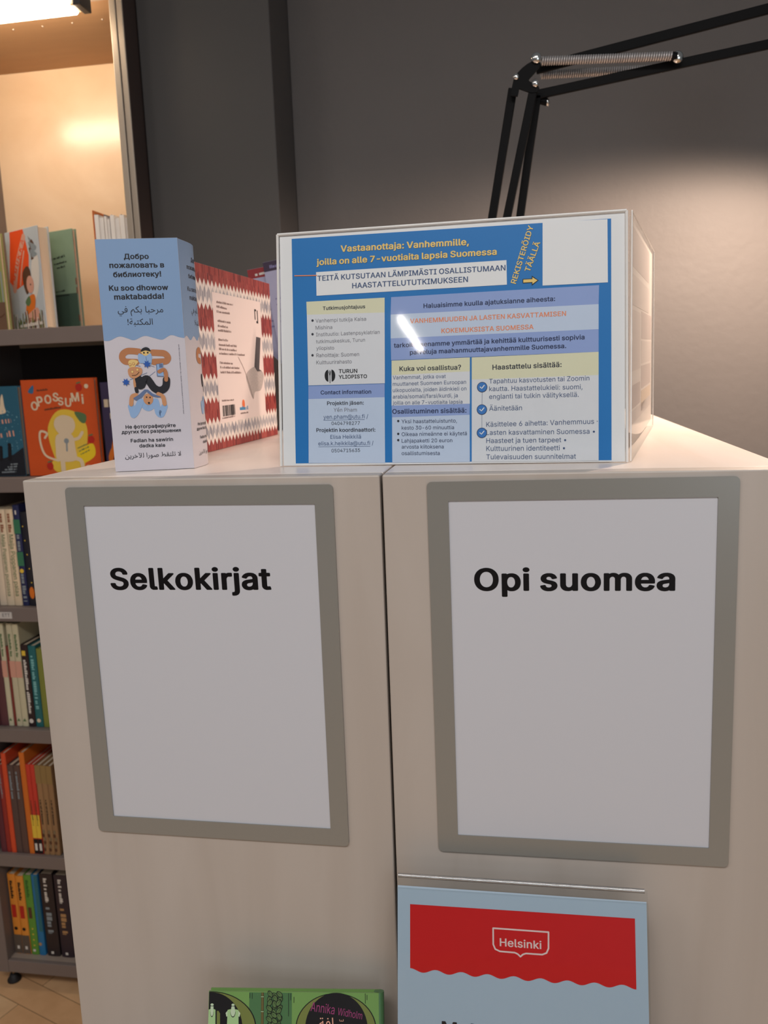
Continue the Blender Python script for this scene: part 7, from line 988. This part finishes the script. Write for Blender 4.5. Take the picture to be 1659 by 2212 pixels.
# ------------------------------------------------------------------ knit-patterned book standing on edge
KA, KB = Vector((0.1121, 0.2349, 0.0004)), Vector((0.119, 0.4972, 0.0004)); KU = (KB - KA).normalized(); KN = KU.cross(Z)
kb = thing('craft_book', 'large red and white knit patterned book standing on the cabinet top', 'book', tuple(KA))
kw = [M('knit_white_%d' % i, c, 0.5, 0.35) for i, c in enumerate([(222, 214, 212), (208, 202, 200), (230, 222, 220)])]
kr = [M('knit_red_%d' % i, c, 0.5, 0.35) for i, c in enumerate([(142, 56, 56), (158, 74, 70), (112, 42, 46), (150, 64, 62)])]
kg = [M('knit_grey_%d' % i, c, 0.5, 0.35) for i, c in enumerate([(158, 158, 168), (188, 186, 192), (132, 134, 148), (170, 168, 176)])]
KW, KH = 262.3, 216.8
s = Sheet(KA, KU, Z, 0.00013)
s.prism([(0, 0), (KW / 1000, 0), (KW / 1000, KH / 1000), (0, KH / 1000)], KA, KU, Z, 0.0025, kw[0])
rnd = random.Random(7)
bands = [(217, 197, kr), (197, 189, kw), (189, 177, kg), (177, 169, kw), (169, 143, kr), (143, 135, kw), (135, 122, kg), (122, 114, kw), (114, 88, kr), (88, 80, kw), (80, 68, kg), (68, 60, kw), (60, 36, kr), (36, 28, kw), (28, 18, kg), (18, 11, kw), (11, 0, kr)]
N_ = 22; cw = KW / N_
for i in range(N_):
    for hlf in (0, 1):
        u0 = i * cw + hlf * cw / 2; u1 = u0 + cw / 2
        dz0, dz1 = (3.8, -3.8) if hlf == 0 else (-3.8, 3.8)
        for bi, (t, b, mts) in enumerate(bands):
            for k in range(3):
                ua, ub = u0 + (u1 - u0) * k / 3, u0 + (u1 - u0) * (k + 1) / 3
                za, zb = dz0 + (dz1 - dz0) * k / 3, dz0 + (dz1 - dz0) * (k + 1) / 3
                T0 = (KH - .1, KH - .1) if bi == 0 else (t + za, t + zb); B0 = (0.1, 0.1) if bi == len(bands) - 1 else (b + za, b + zb)
                nst = max(1, int((t - b) / 9)) if mts is not kw else 1
                for q in range(nst):
                    f0, f1 = q / nst, (q + 1) / nst; mt = mts[rnd.randrange(len(mts))]
                    s.poly([(ua, B0[0] + (T0[0] - B0[0]) * f0), (ub, B0[1] + (T0[1] - B0[1]) * f0), (ub, B0[1] + (T0[1] - B0[1]) * f1), (ua, B0[0] + (T0[0] - B0[0]) * f1)], mt, 1)
cov = s.build('cover', kb)
s = Sheet(KA, KU, Z, 0.00013, 1)
lab_m = M('label_rose_white', (228, 216, 216), 0.5, 0.35, 0.01); gi = M('label_grey', (146, 128, 126), 0.5)
s.poly(KNIT['label'], lab_m, 1)
for k, (a, b) in enumerate(KNIT['lines']): s.scribble(a[0], a[1], b[0], b[1], 2.8, gi, 2, k + 20, 0.86)
(a, b) = KNIT['rj']; s.poly([(a[0], a[1] - 14), (a[0], a[1]), (a[0] + 7, a[1]), (a[0] + 7, a[1] - 2.5), (a[0] + 3, a[1] - 2.5), (a[0] + 3, a[1] - 14)], K_, 2)
s.poly([(b[0] - 1, a[1] - 1), (b[0] + 2, a[1] - 1), (b[0] + 2, b[1] - 8), (b[0] - 5, b[1] - 8), (b[0] - 5, b[1] - 5), (b[0] - 1, b[1] - 5)], K_, 2)
s.blob(KNIT['sock'], M('sock_wool', (176, 168, 168), 0.7, 0.2, 0.25, 400), 2); s.poly(KNIT['sole'], M('sock_dark', (72, 68, 74), 0.6), 3)
s.stroke(KNIT['needle'], 0.8, gi, 4); q = KNIT['bar']; rnd = random.Random(3); u = q[0][0]
while u < q[1][0] - 1:
    wd = rnd.choice([.7, 1.1, 1.6]); s.rect(u, q[3][1] + 2, u + wd, q[0][1], K_, 2); u += wd + rnd.choice([.6, .9, 1.3])
s.scribble(q[3][0], q[3][1] - 1, q[2][0], q[2][1] - 1, 2.4, gi, 2, 3)
s.scribble(*KNIT['isbn'][0], *KNIT['isbn'][1], 2.2, gi, 2, 4); s.scribble(*KNIT['web'][0], *KNIT['web'][1], 2.0, gi, 2, 6)
u, v = KNIT['logo'][0]; s.disc(u, v - 4, 5, M('logo_orange', (226, 116, 70), 0.5), 2, 6); s.scribble(KNIT['logo'][4][0], KNIT['logo'][4][1], KNIT['logo'][3][0], KNIT['logo'][3][1], 5, M('logo_blue', (70, 140, 190), 0.5), 2, 11, .95)
s.build('back_label', cov)
MB().prism([(0, 0), (KW / 1000, 0), (KW / 1000, KH / 1000), (0, KH / 1000)], KA - KN * 0.0125, KU, Z, 0.0025, kr[0]).build('cover', kb)
MB().prism([(0.004, 0.003), (0.2585, 0.003), (0.2585, 0.2138), (0.004, 0.2138)], KA - KN * 0.0028, KU, Z, 0.0094, page_m).build('pages', kb)

# ------------------------------------------------------------------ dark holder with leaflets behind the display
hd = thing('leaflet_holder', 'dark leaflet holder on the cabinet top behind the acrylic display', 'holder', (0.15, 0.64, 0))
hm = M('holder_dark', (74, 66, 62), 0.5)
MB().prism([(0.05, 0.0004), (0.25, 0.0004), (0.25, 0.085), (0.11, 0.095), (0.05, 0.155)], (0, 0.600, 0), X, Z, 0.003, hm).build('front_plate', hd)
MB().box((0.05, 0.6035, 0.0004), (0.25, 0.6665, 0.006), hm).build('base', hd)
MB().box((0.05, 0.667, 0.0004), (0.25, 0.670, 0.20), hm).build('back_plate', hd)
lil = M('leaflet_lilac', (178, 176, 204), 0.5); lil2 = M('leaflet_lilac_deep', (130, 124, 168), 0.5); dred = M('leaflet_dark_red', (150, 40, 44), 0.5); dpur = M('leaflet_dark_purple', (58, 40, 66), 0.5)
def loose(label, x, z, tilt, y, wd, h, hdr, body, name='leaflet'):
    """a limp leaflet standing in the holder, upper left corner at x,z"""
    t = thing(name, label, 'leaflet', (x, y, z), 'leaflets in the dark holder')
    a = math.radians(tilt); U = Vector((math.cos(a), 0, math.sin(a))); V = Vector((-math.sin(a), 0, math.cos(a)))
    s = Sheet(Vector((x, y, z)), U, V)
    s.prism([(0, -h), (wd, -h), (wd, 0), (0, 0)], (x, y, z), U, V, 0.0012, body)
    s.build('sheet', t)
    s = Sheet(Vector((x, y, z)), U, V, 0.0002)
    s.rect(0, -15, wd * 1000, -.2, hdr, 1)
    s.scribble(12, -12, 32, -11, 5, W_, 2, 2, .95) if hdr is dred else s.scribble(10, -11, 40, -11, 5, lil2, 2, 4)
    s.build('header', t)
    s = Sheet(Vector((x, y, z)), U, V, 0.0002); 
    for k in range(5): s.scribble(10, -60 - 9 * k, wd * 900, -60 - 9 * k, 3, lil2, 1, k)
    s.build('lettering', t)
loose('lilac leaflet with red header and white word behind the knit patterned book', 0.0402, 0.2560, 7, 0.640, 0.10, 0.23, dred, lil)
loose('lilac leaflet with dark purple header beside the acrylic display', 0.0715, 0.2640, 8, 0.625, 0.10, 0.235, dpur, lil)
loose('deeper lilac leaflet rearmost in the dark holder', 0.0840, 0.2560, 10, 0.655, 0.10, 0.225, dred, lil2)

# ------------------------------------------------------------------ spring-arm desk lamp
bkm = M('lamp_black', (10, 9, 10), 0.6, 0.15); chrome = M('lamp_chrome', (214, 212, 208), 0.18, 0.6, 0.02, metal=1.0); steel = M('spring_steel', (196, 190, 188), 0.4, 0.5, 0.2, 8, metal=0.6, stretch=(60, 1, 1))
LY = 0.68
la = thing('desk_lamp', 'black spring-arm desk lamp rising behind the acrylic display', 'lamp', (0.415, LY, 0))
def bar(a, b, y, wd, name='arm_bar', th=0.006):
    """flat steel bar from a to b (x,z)"""
    a, b = Vector((a[0], y, a[1])), Vector((b[0], y, b[1])); d = (b - a).normalized(); side = d.cross(Y)
    m = MB(); L_ = (b - a).length
    R = Matrix((( d.x, 0, side.x, a.x), (d.y, 1, side.y, a.y), (d.z, 0, side.z, a.z), (0, 0, 0, 1)))
    m.box((0, -th / 2, -wd / 2), (L_, th / 2, wd / 2), bkm, 0.0012, xf=R)
    return m.build(name, la)
bar((0.4665, 0.505), (0.3905, 0.085), LY, 0.0135)
bar((0.4985, 0.503), (0.4035, 0.085), LY - 0.012, 0.0130)
bar((0.5030, 0.496), (0.4400, 0.085), LY + 0.012, 0.0130)
bar((0.5015, 0.5330), (0.9300, 0.5995), LY + 0.012, 0.0145)
bar((0.4999, 0.4960), (0.9300, 0.5480), LY + 0.012, 0.0135)
ELB = [(0.4961, 0.5388), (0.4998, 0.5397), (0.5033, 0.5387), (0.5067, 0.5335), (0.5061, 0.5271), (0.4986, 0.519), (0.4905, 0.5116), (0.4907, 0.5083), (0.4979, 0.5044), (0.5031, 0.5017), (0.5059, 0.4971), (0.503, 0.4919), (0.4938, 0.4916), (0.4759, 0.4992), (0.4738, 0.4889), (0.4633, 0.4901), (0.4648, 0.5007), (0.4676, 0.512), (0.4714, 0.5193), (0.4802, 0.5272), (0.4883, 0.5325), (0.4941, 0.5349)]
m = MB().prism(ELB[::-1] if sum(ELB[k - 1][0] * ELB[k][1] - ELB[k][0] * ELB[k - 1][1] for k in range(len(ELB))) < 0 else ELB, (0, LY - 0.0165, 0), X, Z, 0.005, bkm)
m.build('elbow_plate', la)
for (x, z, r, y) in ((0.5015, 0.5386, 0.0078, LY - 0.019), (0.4715, 0.5158, 0.0046, LY - 0.0175), (0.4999, 0.5041, 0.0056, LY - 0.018), (0.7053, 0.5255, 0.0085, LY - 0.006)):
    MB().ball((x, y, z), r, chrome, 16, (1, 0.55, 1)).build('bolt', la)
MB().tube([(0.503, LY + 0.018, 0.4900), (0.518, LY + 0.018, 0.4865)], [0.004, 0.006], bkm).ball((0.5185, LY + 0.018, 0.4862), 0.0062, chrome, 14, (.6, 1, 1)).build('knob', la)
def spring(a, b, y, r, name='spring'):
    m = MB(); pts = []; a, b = Vector((a[0], y, a[1])), Vector((b[0], y, b[1])); turns = 54; d = (b - a); e1 = d.normalized().cross(Y); n = turns * 9
    for i in range(n + 1):
        t = 2 * math.pi * i / 9; pts.append(a + d * (i / n) + (e1 * math.cos(t) + Y * math.sin(t)) * r)
    m.tube(pts, 0.00165, steel, 6); return m.build(name, la)
spring((0.509, 0.5380), (0.697, 0.5275), LY - 0.006, 0.0052)
spring((0.509, 0.5300), (0.690, 0.5230), LY + 0.030, 0.0050)
MB().tube([(0.6965, LY - 0.006, 0.5272), (0.7045, LY - 0.006, 0.526)], 0.0062, bkm).build('spring_cap', la)
m = MB().lathe([(0.0001, 0.0005), (0.085, 0.0005), (0.086, 0.012), (0.082, 0.018), (0.02, 0.022), (0.016, 0.05), (0.0001, 0.05)], (0.415, LY, 0), bkm); m.build('base', la)
MB().box((0.382, LY - 0.018, 0.050), (0.448, LY + 0.018, 0.095), bkm, 0.003).build('base_bracket', la)
# shade at the far end of the arm, beyond the edge of the photo, tipped towards the wall
sc_, ax = Vector((0.985, LY + 0.01, 0.555)), Vector((-0.14, 0.19, -0.97)).normalized()
Rs = (-ax).to_track_quat('Z', 'Y').to_matrix().to_4x4()
m = MB().lathe([(0.020, 0.055), (0.030, 0.05), (0.036, 0.02), (0.060, -0.03), (0.082, -0.075), (0.080, -0.075), (0.058, -0.030), (0.033, 0.02), (0.0001, 0.045)], sc_, bkm, 28, Rs); m.build('shade', la)
MB().box((0.922, LY, 0.540), (0.972, LY + 0.022, 0.606), bkm, 0.003).build('shade_joint', la)
bulb_c = sc_ + ax * 0.02
MB().ball(bulb_c, 0.019, emit('lit_bulb', (255, 214, 170), 30.0), 14).build('bulb', la)
light('desk_lamp_light', 'SPOT', tuple(sc_ + ax * 0.050), 46.0, (1.0, 0.75, 0.58), target=tuple(sc_ + ax * 1.0), spot_size=math.radians(165), spot_blend=0.30, shadow_soft_size=0.03)

# ------------------------------------------------------------------ leaning acrylic sheet with the red Helsinki poster
HA, HB = Vector((0.3650, -0.030, -0.3634)), Vector((0.5781, -0.030, -0.3626)); HU = (HB - HA).normalized(); hp = math.radians(14)
HV = Z * math.cos(hp) + Y * math.sin(hp); HV = (HV - HU * HV.dot(HU)).normalized(); HN = HU.cross(HV)
hs = thing('acrylic_holder', 'clear slanted acrylic holder with red poster on the ledge below the Opi suomea sign', 'display stand', (0.47, -0.09, -0.674))
def hslab(u0, v0, u1, v1, off, th, name, mat=acr):
    return MB().prism([(u0, v0), (u1, v0), (u1, v1), (u0, v1)], HA + HN * off, HU, HV, th, mat).build(name, hs)
hslab(0.0002, -0.3035, 0.2145, -0.0008, 0.0026, 0.0015, 'front_panel')
hslab(0.0002, -0.3035, 0.2145, 0.0080, -0.0008, 0.0018, 'back_panel')
R0, R1 = HA + HU * 0.0010 + HV * 0.0088, HA + HU * 0.2118 + HV * 0.0083
MB().tube([R0, R1], 0.0019, clear('acrylic_rod', (0.9, 0.92, 0.94), 3.2, 0.12), 12).build('folded_edge', hs)
m = MB().prism([(0.0002, 0.0), (0.2145, 0.0), (0.2145, 0.0015), (0.0002, 0.0015)], HA + HU * 0 + HV * -0.3055 + HN * 0.0026, HU, HV, 0.012, acr); m.build('foot', hs)
hp_w = M('helsinki_paper', (172, 192, 210), 0.42, 0.35, 0.01); hp_r = M('helsinki_red', (206, 22, 26), 0.42, 0.35, 0.03); hp_k = M('helsinki_ink', (22, 22, 30), 0.4); hp_p = M('helsinki_crest', (236, 208, 206), 0.42)
hpst = thing('welcome_poster', 'white A4 poster with red wavy Helsinki banner in the slanted holder', 'poster', tuple(HA), None)
s = Sheet(HA, HU, HV, 0.00014)
s.prism([(0.0006, -0.2972), (0.2134, -0.2972), (0.2132, -0.0006), (0.0004, 0)], HA, HU, HV, 0.0003, hp_w)
s.build('sheet', hpst)
s = Sheet(HA, HU, HV, 0.00014)
top = [(12.0, -15.5), (203.3, -14.7)]
wv = []
for i in range(8 * 12 + 1):
    f = i / 96; u = 11.5 + f * 192; t = (i % 12) / 12
    wv.append((u, -71.6 + 0.6 * f + 1.55 * math.cos(2 * math.pi * f * 8.5)))
s.poly(wv + [(203.5, -14.7), (11.5, -15.5)], hp_r, 1)
s.build('red_banner', hpst)
s = Sheet(HA, HU, HV, 0.00014, 1)
cr_ = [(84.3, -30.9), (131.5, -30.9), (131.3, -44.5), (129.6, -48.3), (126.0, -49.9), (112.2, -50.0), (109.6, -51.0), (107.4, -53.0), (105.2, -51.0), (102.6, -50.0), (90.0, -49.9), (86.0, -48.3), (84.3, -44.5)]
for a, b in zip(cr_, cr_[1:] + cr_[:1]): s.stroke([a, b], 1.35, hp_p, 1, False)
s.text('Helsinki', 89.9, -45.4, 125.4, -45.3, hp_p, 1, 0.014)
s.build('crest', hpst)
s = Sheet(HA, HU, HV, 0.00014); s.text('Multilingual', 39.2, -123.4, 133.5, -123.0, hp_k, 1, 0.034, 1.0); s.build('lettering', hpst)

# ------------------------------------------------------------------ green picture book leaning on the left ledge
GA, GB = Vector((0.18506, -0.04155, -0.478)), Vector((0.34300, -0.02468, -0.478)); GU = (GB - GA).normalized(); gp = math.radians(20)
GN0 = Vector((-GU.y, GU.x, 0)); GV = (Z * math.cos(gp) + GN0 * math.sin(gp)).normalized(); GN = GU.cross(GV)
gb = thing('picture_book', 'green picture book with black arches and pink author name below the Selkokirjat sign', 'book', (0.26, -0.10, -0.674))
g1 = M('cover_leaf_green', (112, 152, 84), 0.35, 0.45, 0.10, 14); g2 = M('cover_mid_green', (74, 114, 74), 0.35, 0.45, 0.08, 10); gol = M('cover_olive_drab', (112, 122, 64), 0.4, 0.4, 0.08); gk = M('cover_black', (20, 20, 24), 0.35); gd = M('cover_pale_dress', (160, 196, 140), 0.4); gd2 = M('cover_pale_mint', (186, 206, 176), 0.4); gv = M('cover_vine', (84, 112, 66), 0.4); mg = M('cover_magenta', (150, 60, 112), 0.4)
GH = 0.204
m = MB(); m.prism([(-0.0003, -GH), (0.1588, -GH), (0.1588, 0), (-0.0003, 0)], GA, GU, GV, 0.0022, g1)
s = Sheet(GA, GU, GV, 0.00012)
s.rect(38, -GH * 1000, 78, -0.6, g2, 1)
def arc(cx, cy, r, rx=None, a0=0, a1=180, n=26): return [(cx + (rx or r) * math.cos(math.radians(a0 + (a1 - a0) * k / n)), cy + r * math.sin(math.radians(a0 + (a1 - a0) * k / n))) for k in range(n + 1)]
# arch at the spine side
s.poly(arc(119, -31, 30.5, 37.5) + [(81.5, -190), (156.5, -190)], gk, 2); s.poly(arc(119, -31, 29.9, 36.6) + [(82.4, -189), (155.6, -189)], gol, 3)
s.poly(arc(119.5, -31, 31.0, 29.0) + [(90.5, -190), (148.5, -190)], gk, 4)
# arch at the open side, cut by the cover edge
cut = lambda P: [(max(u, 0.1), v) for u, v in P]
s.poly(cut(arc(2, -31, 31, 43)) + [(0.1, -190), (45, -190)][::-1][:0] + [(0.1, -190), (45, -190)], gk, 2)
s.poly(cut(arc(2, -31, 30.4, 42)) + [(0.1, -189), (44, -189)], gol, 3); s.poly(cut(arc(2, -31, 30.4, 30)) + [(0.1, -190), (32, -190)], gk, 4)
def dress(u, wd, sleeve):
    if sleeve:
        for sg in (-1, 1): s.poly([(u + sg * wd * .42, -15.4), (u + sg * wd * .68, -18.2), (u + sg * wd * .60, -21.4), (u + sg * wd * .44, -20.6)], gd2, 5)
    s.poly([(u - wd * .5, -15.6), (u - wd * .28, -15.0), (u + wd * .28, -15.0), (u + wd * .5, -15.6), (u + wd * .62, -60), (u - wd * .62, -60)], gd, 5)
    s.poly(arc(u, -17.2, 4.6, wd * .24, 180, 360), gk, 6); s.poly(arc(u, -17.0, 4.0, wd * .21, 180, 360) + [(u + 1.4, -12.4), (u - 1.4, -12.4)], gd2, 7)
    s.disc(u, -11.2, 1.5, gd2, 7, 1.1); s.stroke([(u - 1.4, -12.3), (u + 1.4, -12.3)], .4, gk, 8, False)
dress(3.2, 6.4, False); s.poly([(7.8, -16.6), (9.2, -16.4), (10.8, -18.6), (11.6, -60), (8.2, -60)], gol, 5); dress(23.0, 10.2, True)
# bamboo cane and vine
for a, b in ((-0.5, -3.6), (-4.4, -16), (-17, -40)): s.rect(49.4, b, 51.6, a, BR_, 3); s.rect(50.1, b, 50.7, a, gol, 4)
for v in (-3.6, -16.2): s.rect(48.6, v - .9, 52.3, v, gv, 5); s.rect(49.2, v - .6, 51.7, v - .2, gd2, 6)
rnd = random.Random(5)
for k in range(34):
    u, v = 57.5 + 4.4 * (k % 3) + rnd.uniform(-.6, .6), -2.0 - (k // 3) * 3.5 - 1.2 * (k % 2); a = rnd.uniform(.5, 2.6); s.n_ = (k * 3) % 18
    for r_, mt, ly in ((1.0, gk, 3 + (k % 10) * 3), (.80, gv, 4 + (k % 10) * 3)):
        q = [(u + r_ * 3.5 * (math.cos(t) * math.cos(a) * 1.0 - .62 * math.sin(t) * math.sin(a)), v + r_ * 3.5 * (math.cos(t) * math.sin(a) + .62 * math.sin(t) * math.cos(a))) for t in [2 * math.pi * j / 14 for j in range(14)]]
        s.poly(q, mt, ly * .35)
    s.stroke([(u, v), (u + 2.4 * math.cos(a), v + 2.4 * math.sin(a))], .3, gk, (5 + (k % 10) * 3) * .35, False)
for u, a, b in ((38.6, -1, -5.5), (40.8, -1, -6), (75, -1, -20.6), (77, -1, -7), (80, -4, -9), (146.4, -0.4, -9), (148, -1.6, -6)): s.stroke([(u, a), (u, b)], .45, gk, 2, False)
s.text('Annika', 95.5, -15.6, 117.5, -18.3, mg, 6, 0.0, 1.5); s.text('Widholm', 120.5, -18.6, 143.0, -22.2, mg, 6, 0.0, 1.5)
s.text('افة', 103.4, -30.5, 117.0, -30.0, PK_, 6, 0.0); s.stroke([(122.5, -22.4), (122.7, -23.8), (124.2, -23.8), (124.3, -22.6), (124.4, -23.9), (126, -23.8), (126, -22.3)], .45, PK_, 6, False); s.stroke([(123.5, -28), (124.5, -26.4), (125.6, -28)], .5, PK_, 6)
m.v_merge(s)
m.prism([(-0.0003, -GH), (0.1588, -GH), (0.1588, 0), (-0.0003, 0)], GA - GN * 0.0072, GU, GV, 0.0022, g1)
a_ = GA + GU * 0.1588 - GN * 0.0047
m.tube([a_ - GV * GH, a_], 0.0047, g2, 14)
m.build('cover', gb)
MB().prism([(0.003, -GH + 0.003), (0.155, -GH + 0.003), (0.155, -0.003), (0.003, -0.003)], GA - GN * 0.0024, GU, GV, 0.0046, page_m).build('pages', gb)

# ------------------------------------------------------------------ ceiling tube whose glint shows in the acrylic
ct = thing('ceiling_lamp', 'long ceiling tube lamp over the library aisle', 'lamp', (-0.72, -4.65, 1.35))
MB().tube([(-0.693, -4.25, 1.345), (-0.744, -5.06, 1.345)], 0.019, emit('ceiling_tube', (255, 246, 236), 110.0), 14).build('tube', ct)
MB().box((-0.79, -5.10, 1.376), (-0.65, -4.20, 1.40), M('lamp_housing', (200, 200, 198))).build('housing', ct)
for o in bpy.data.objects:
    if '_b' in o: del o['_b']
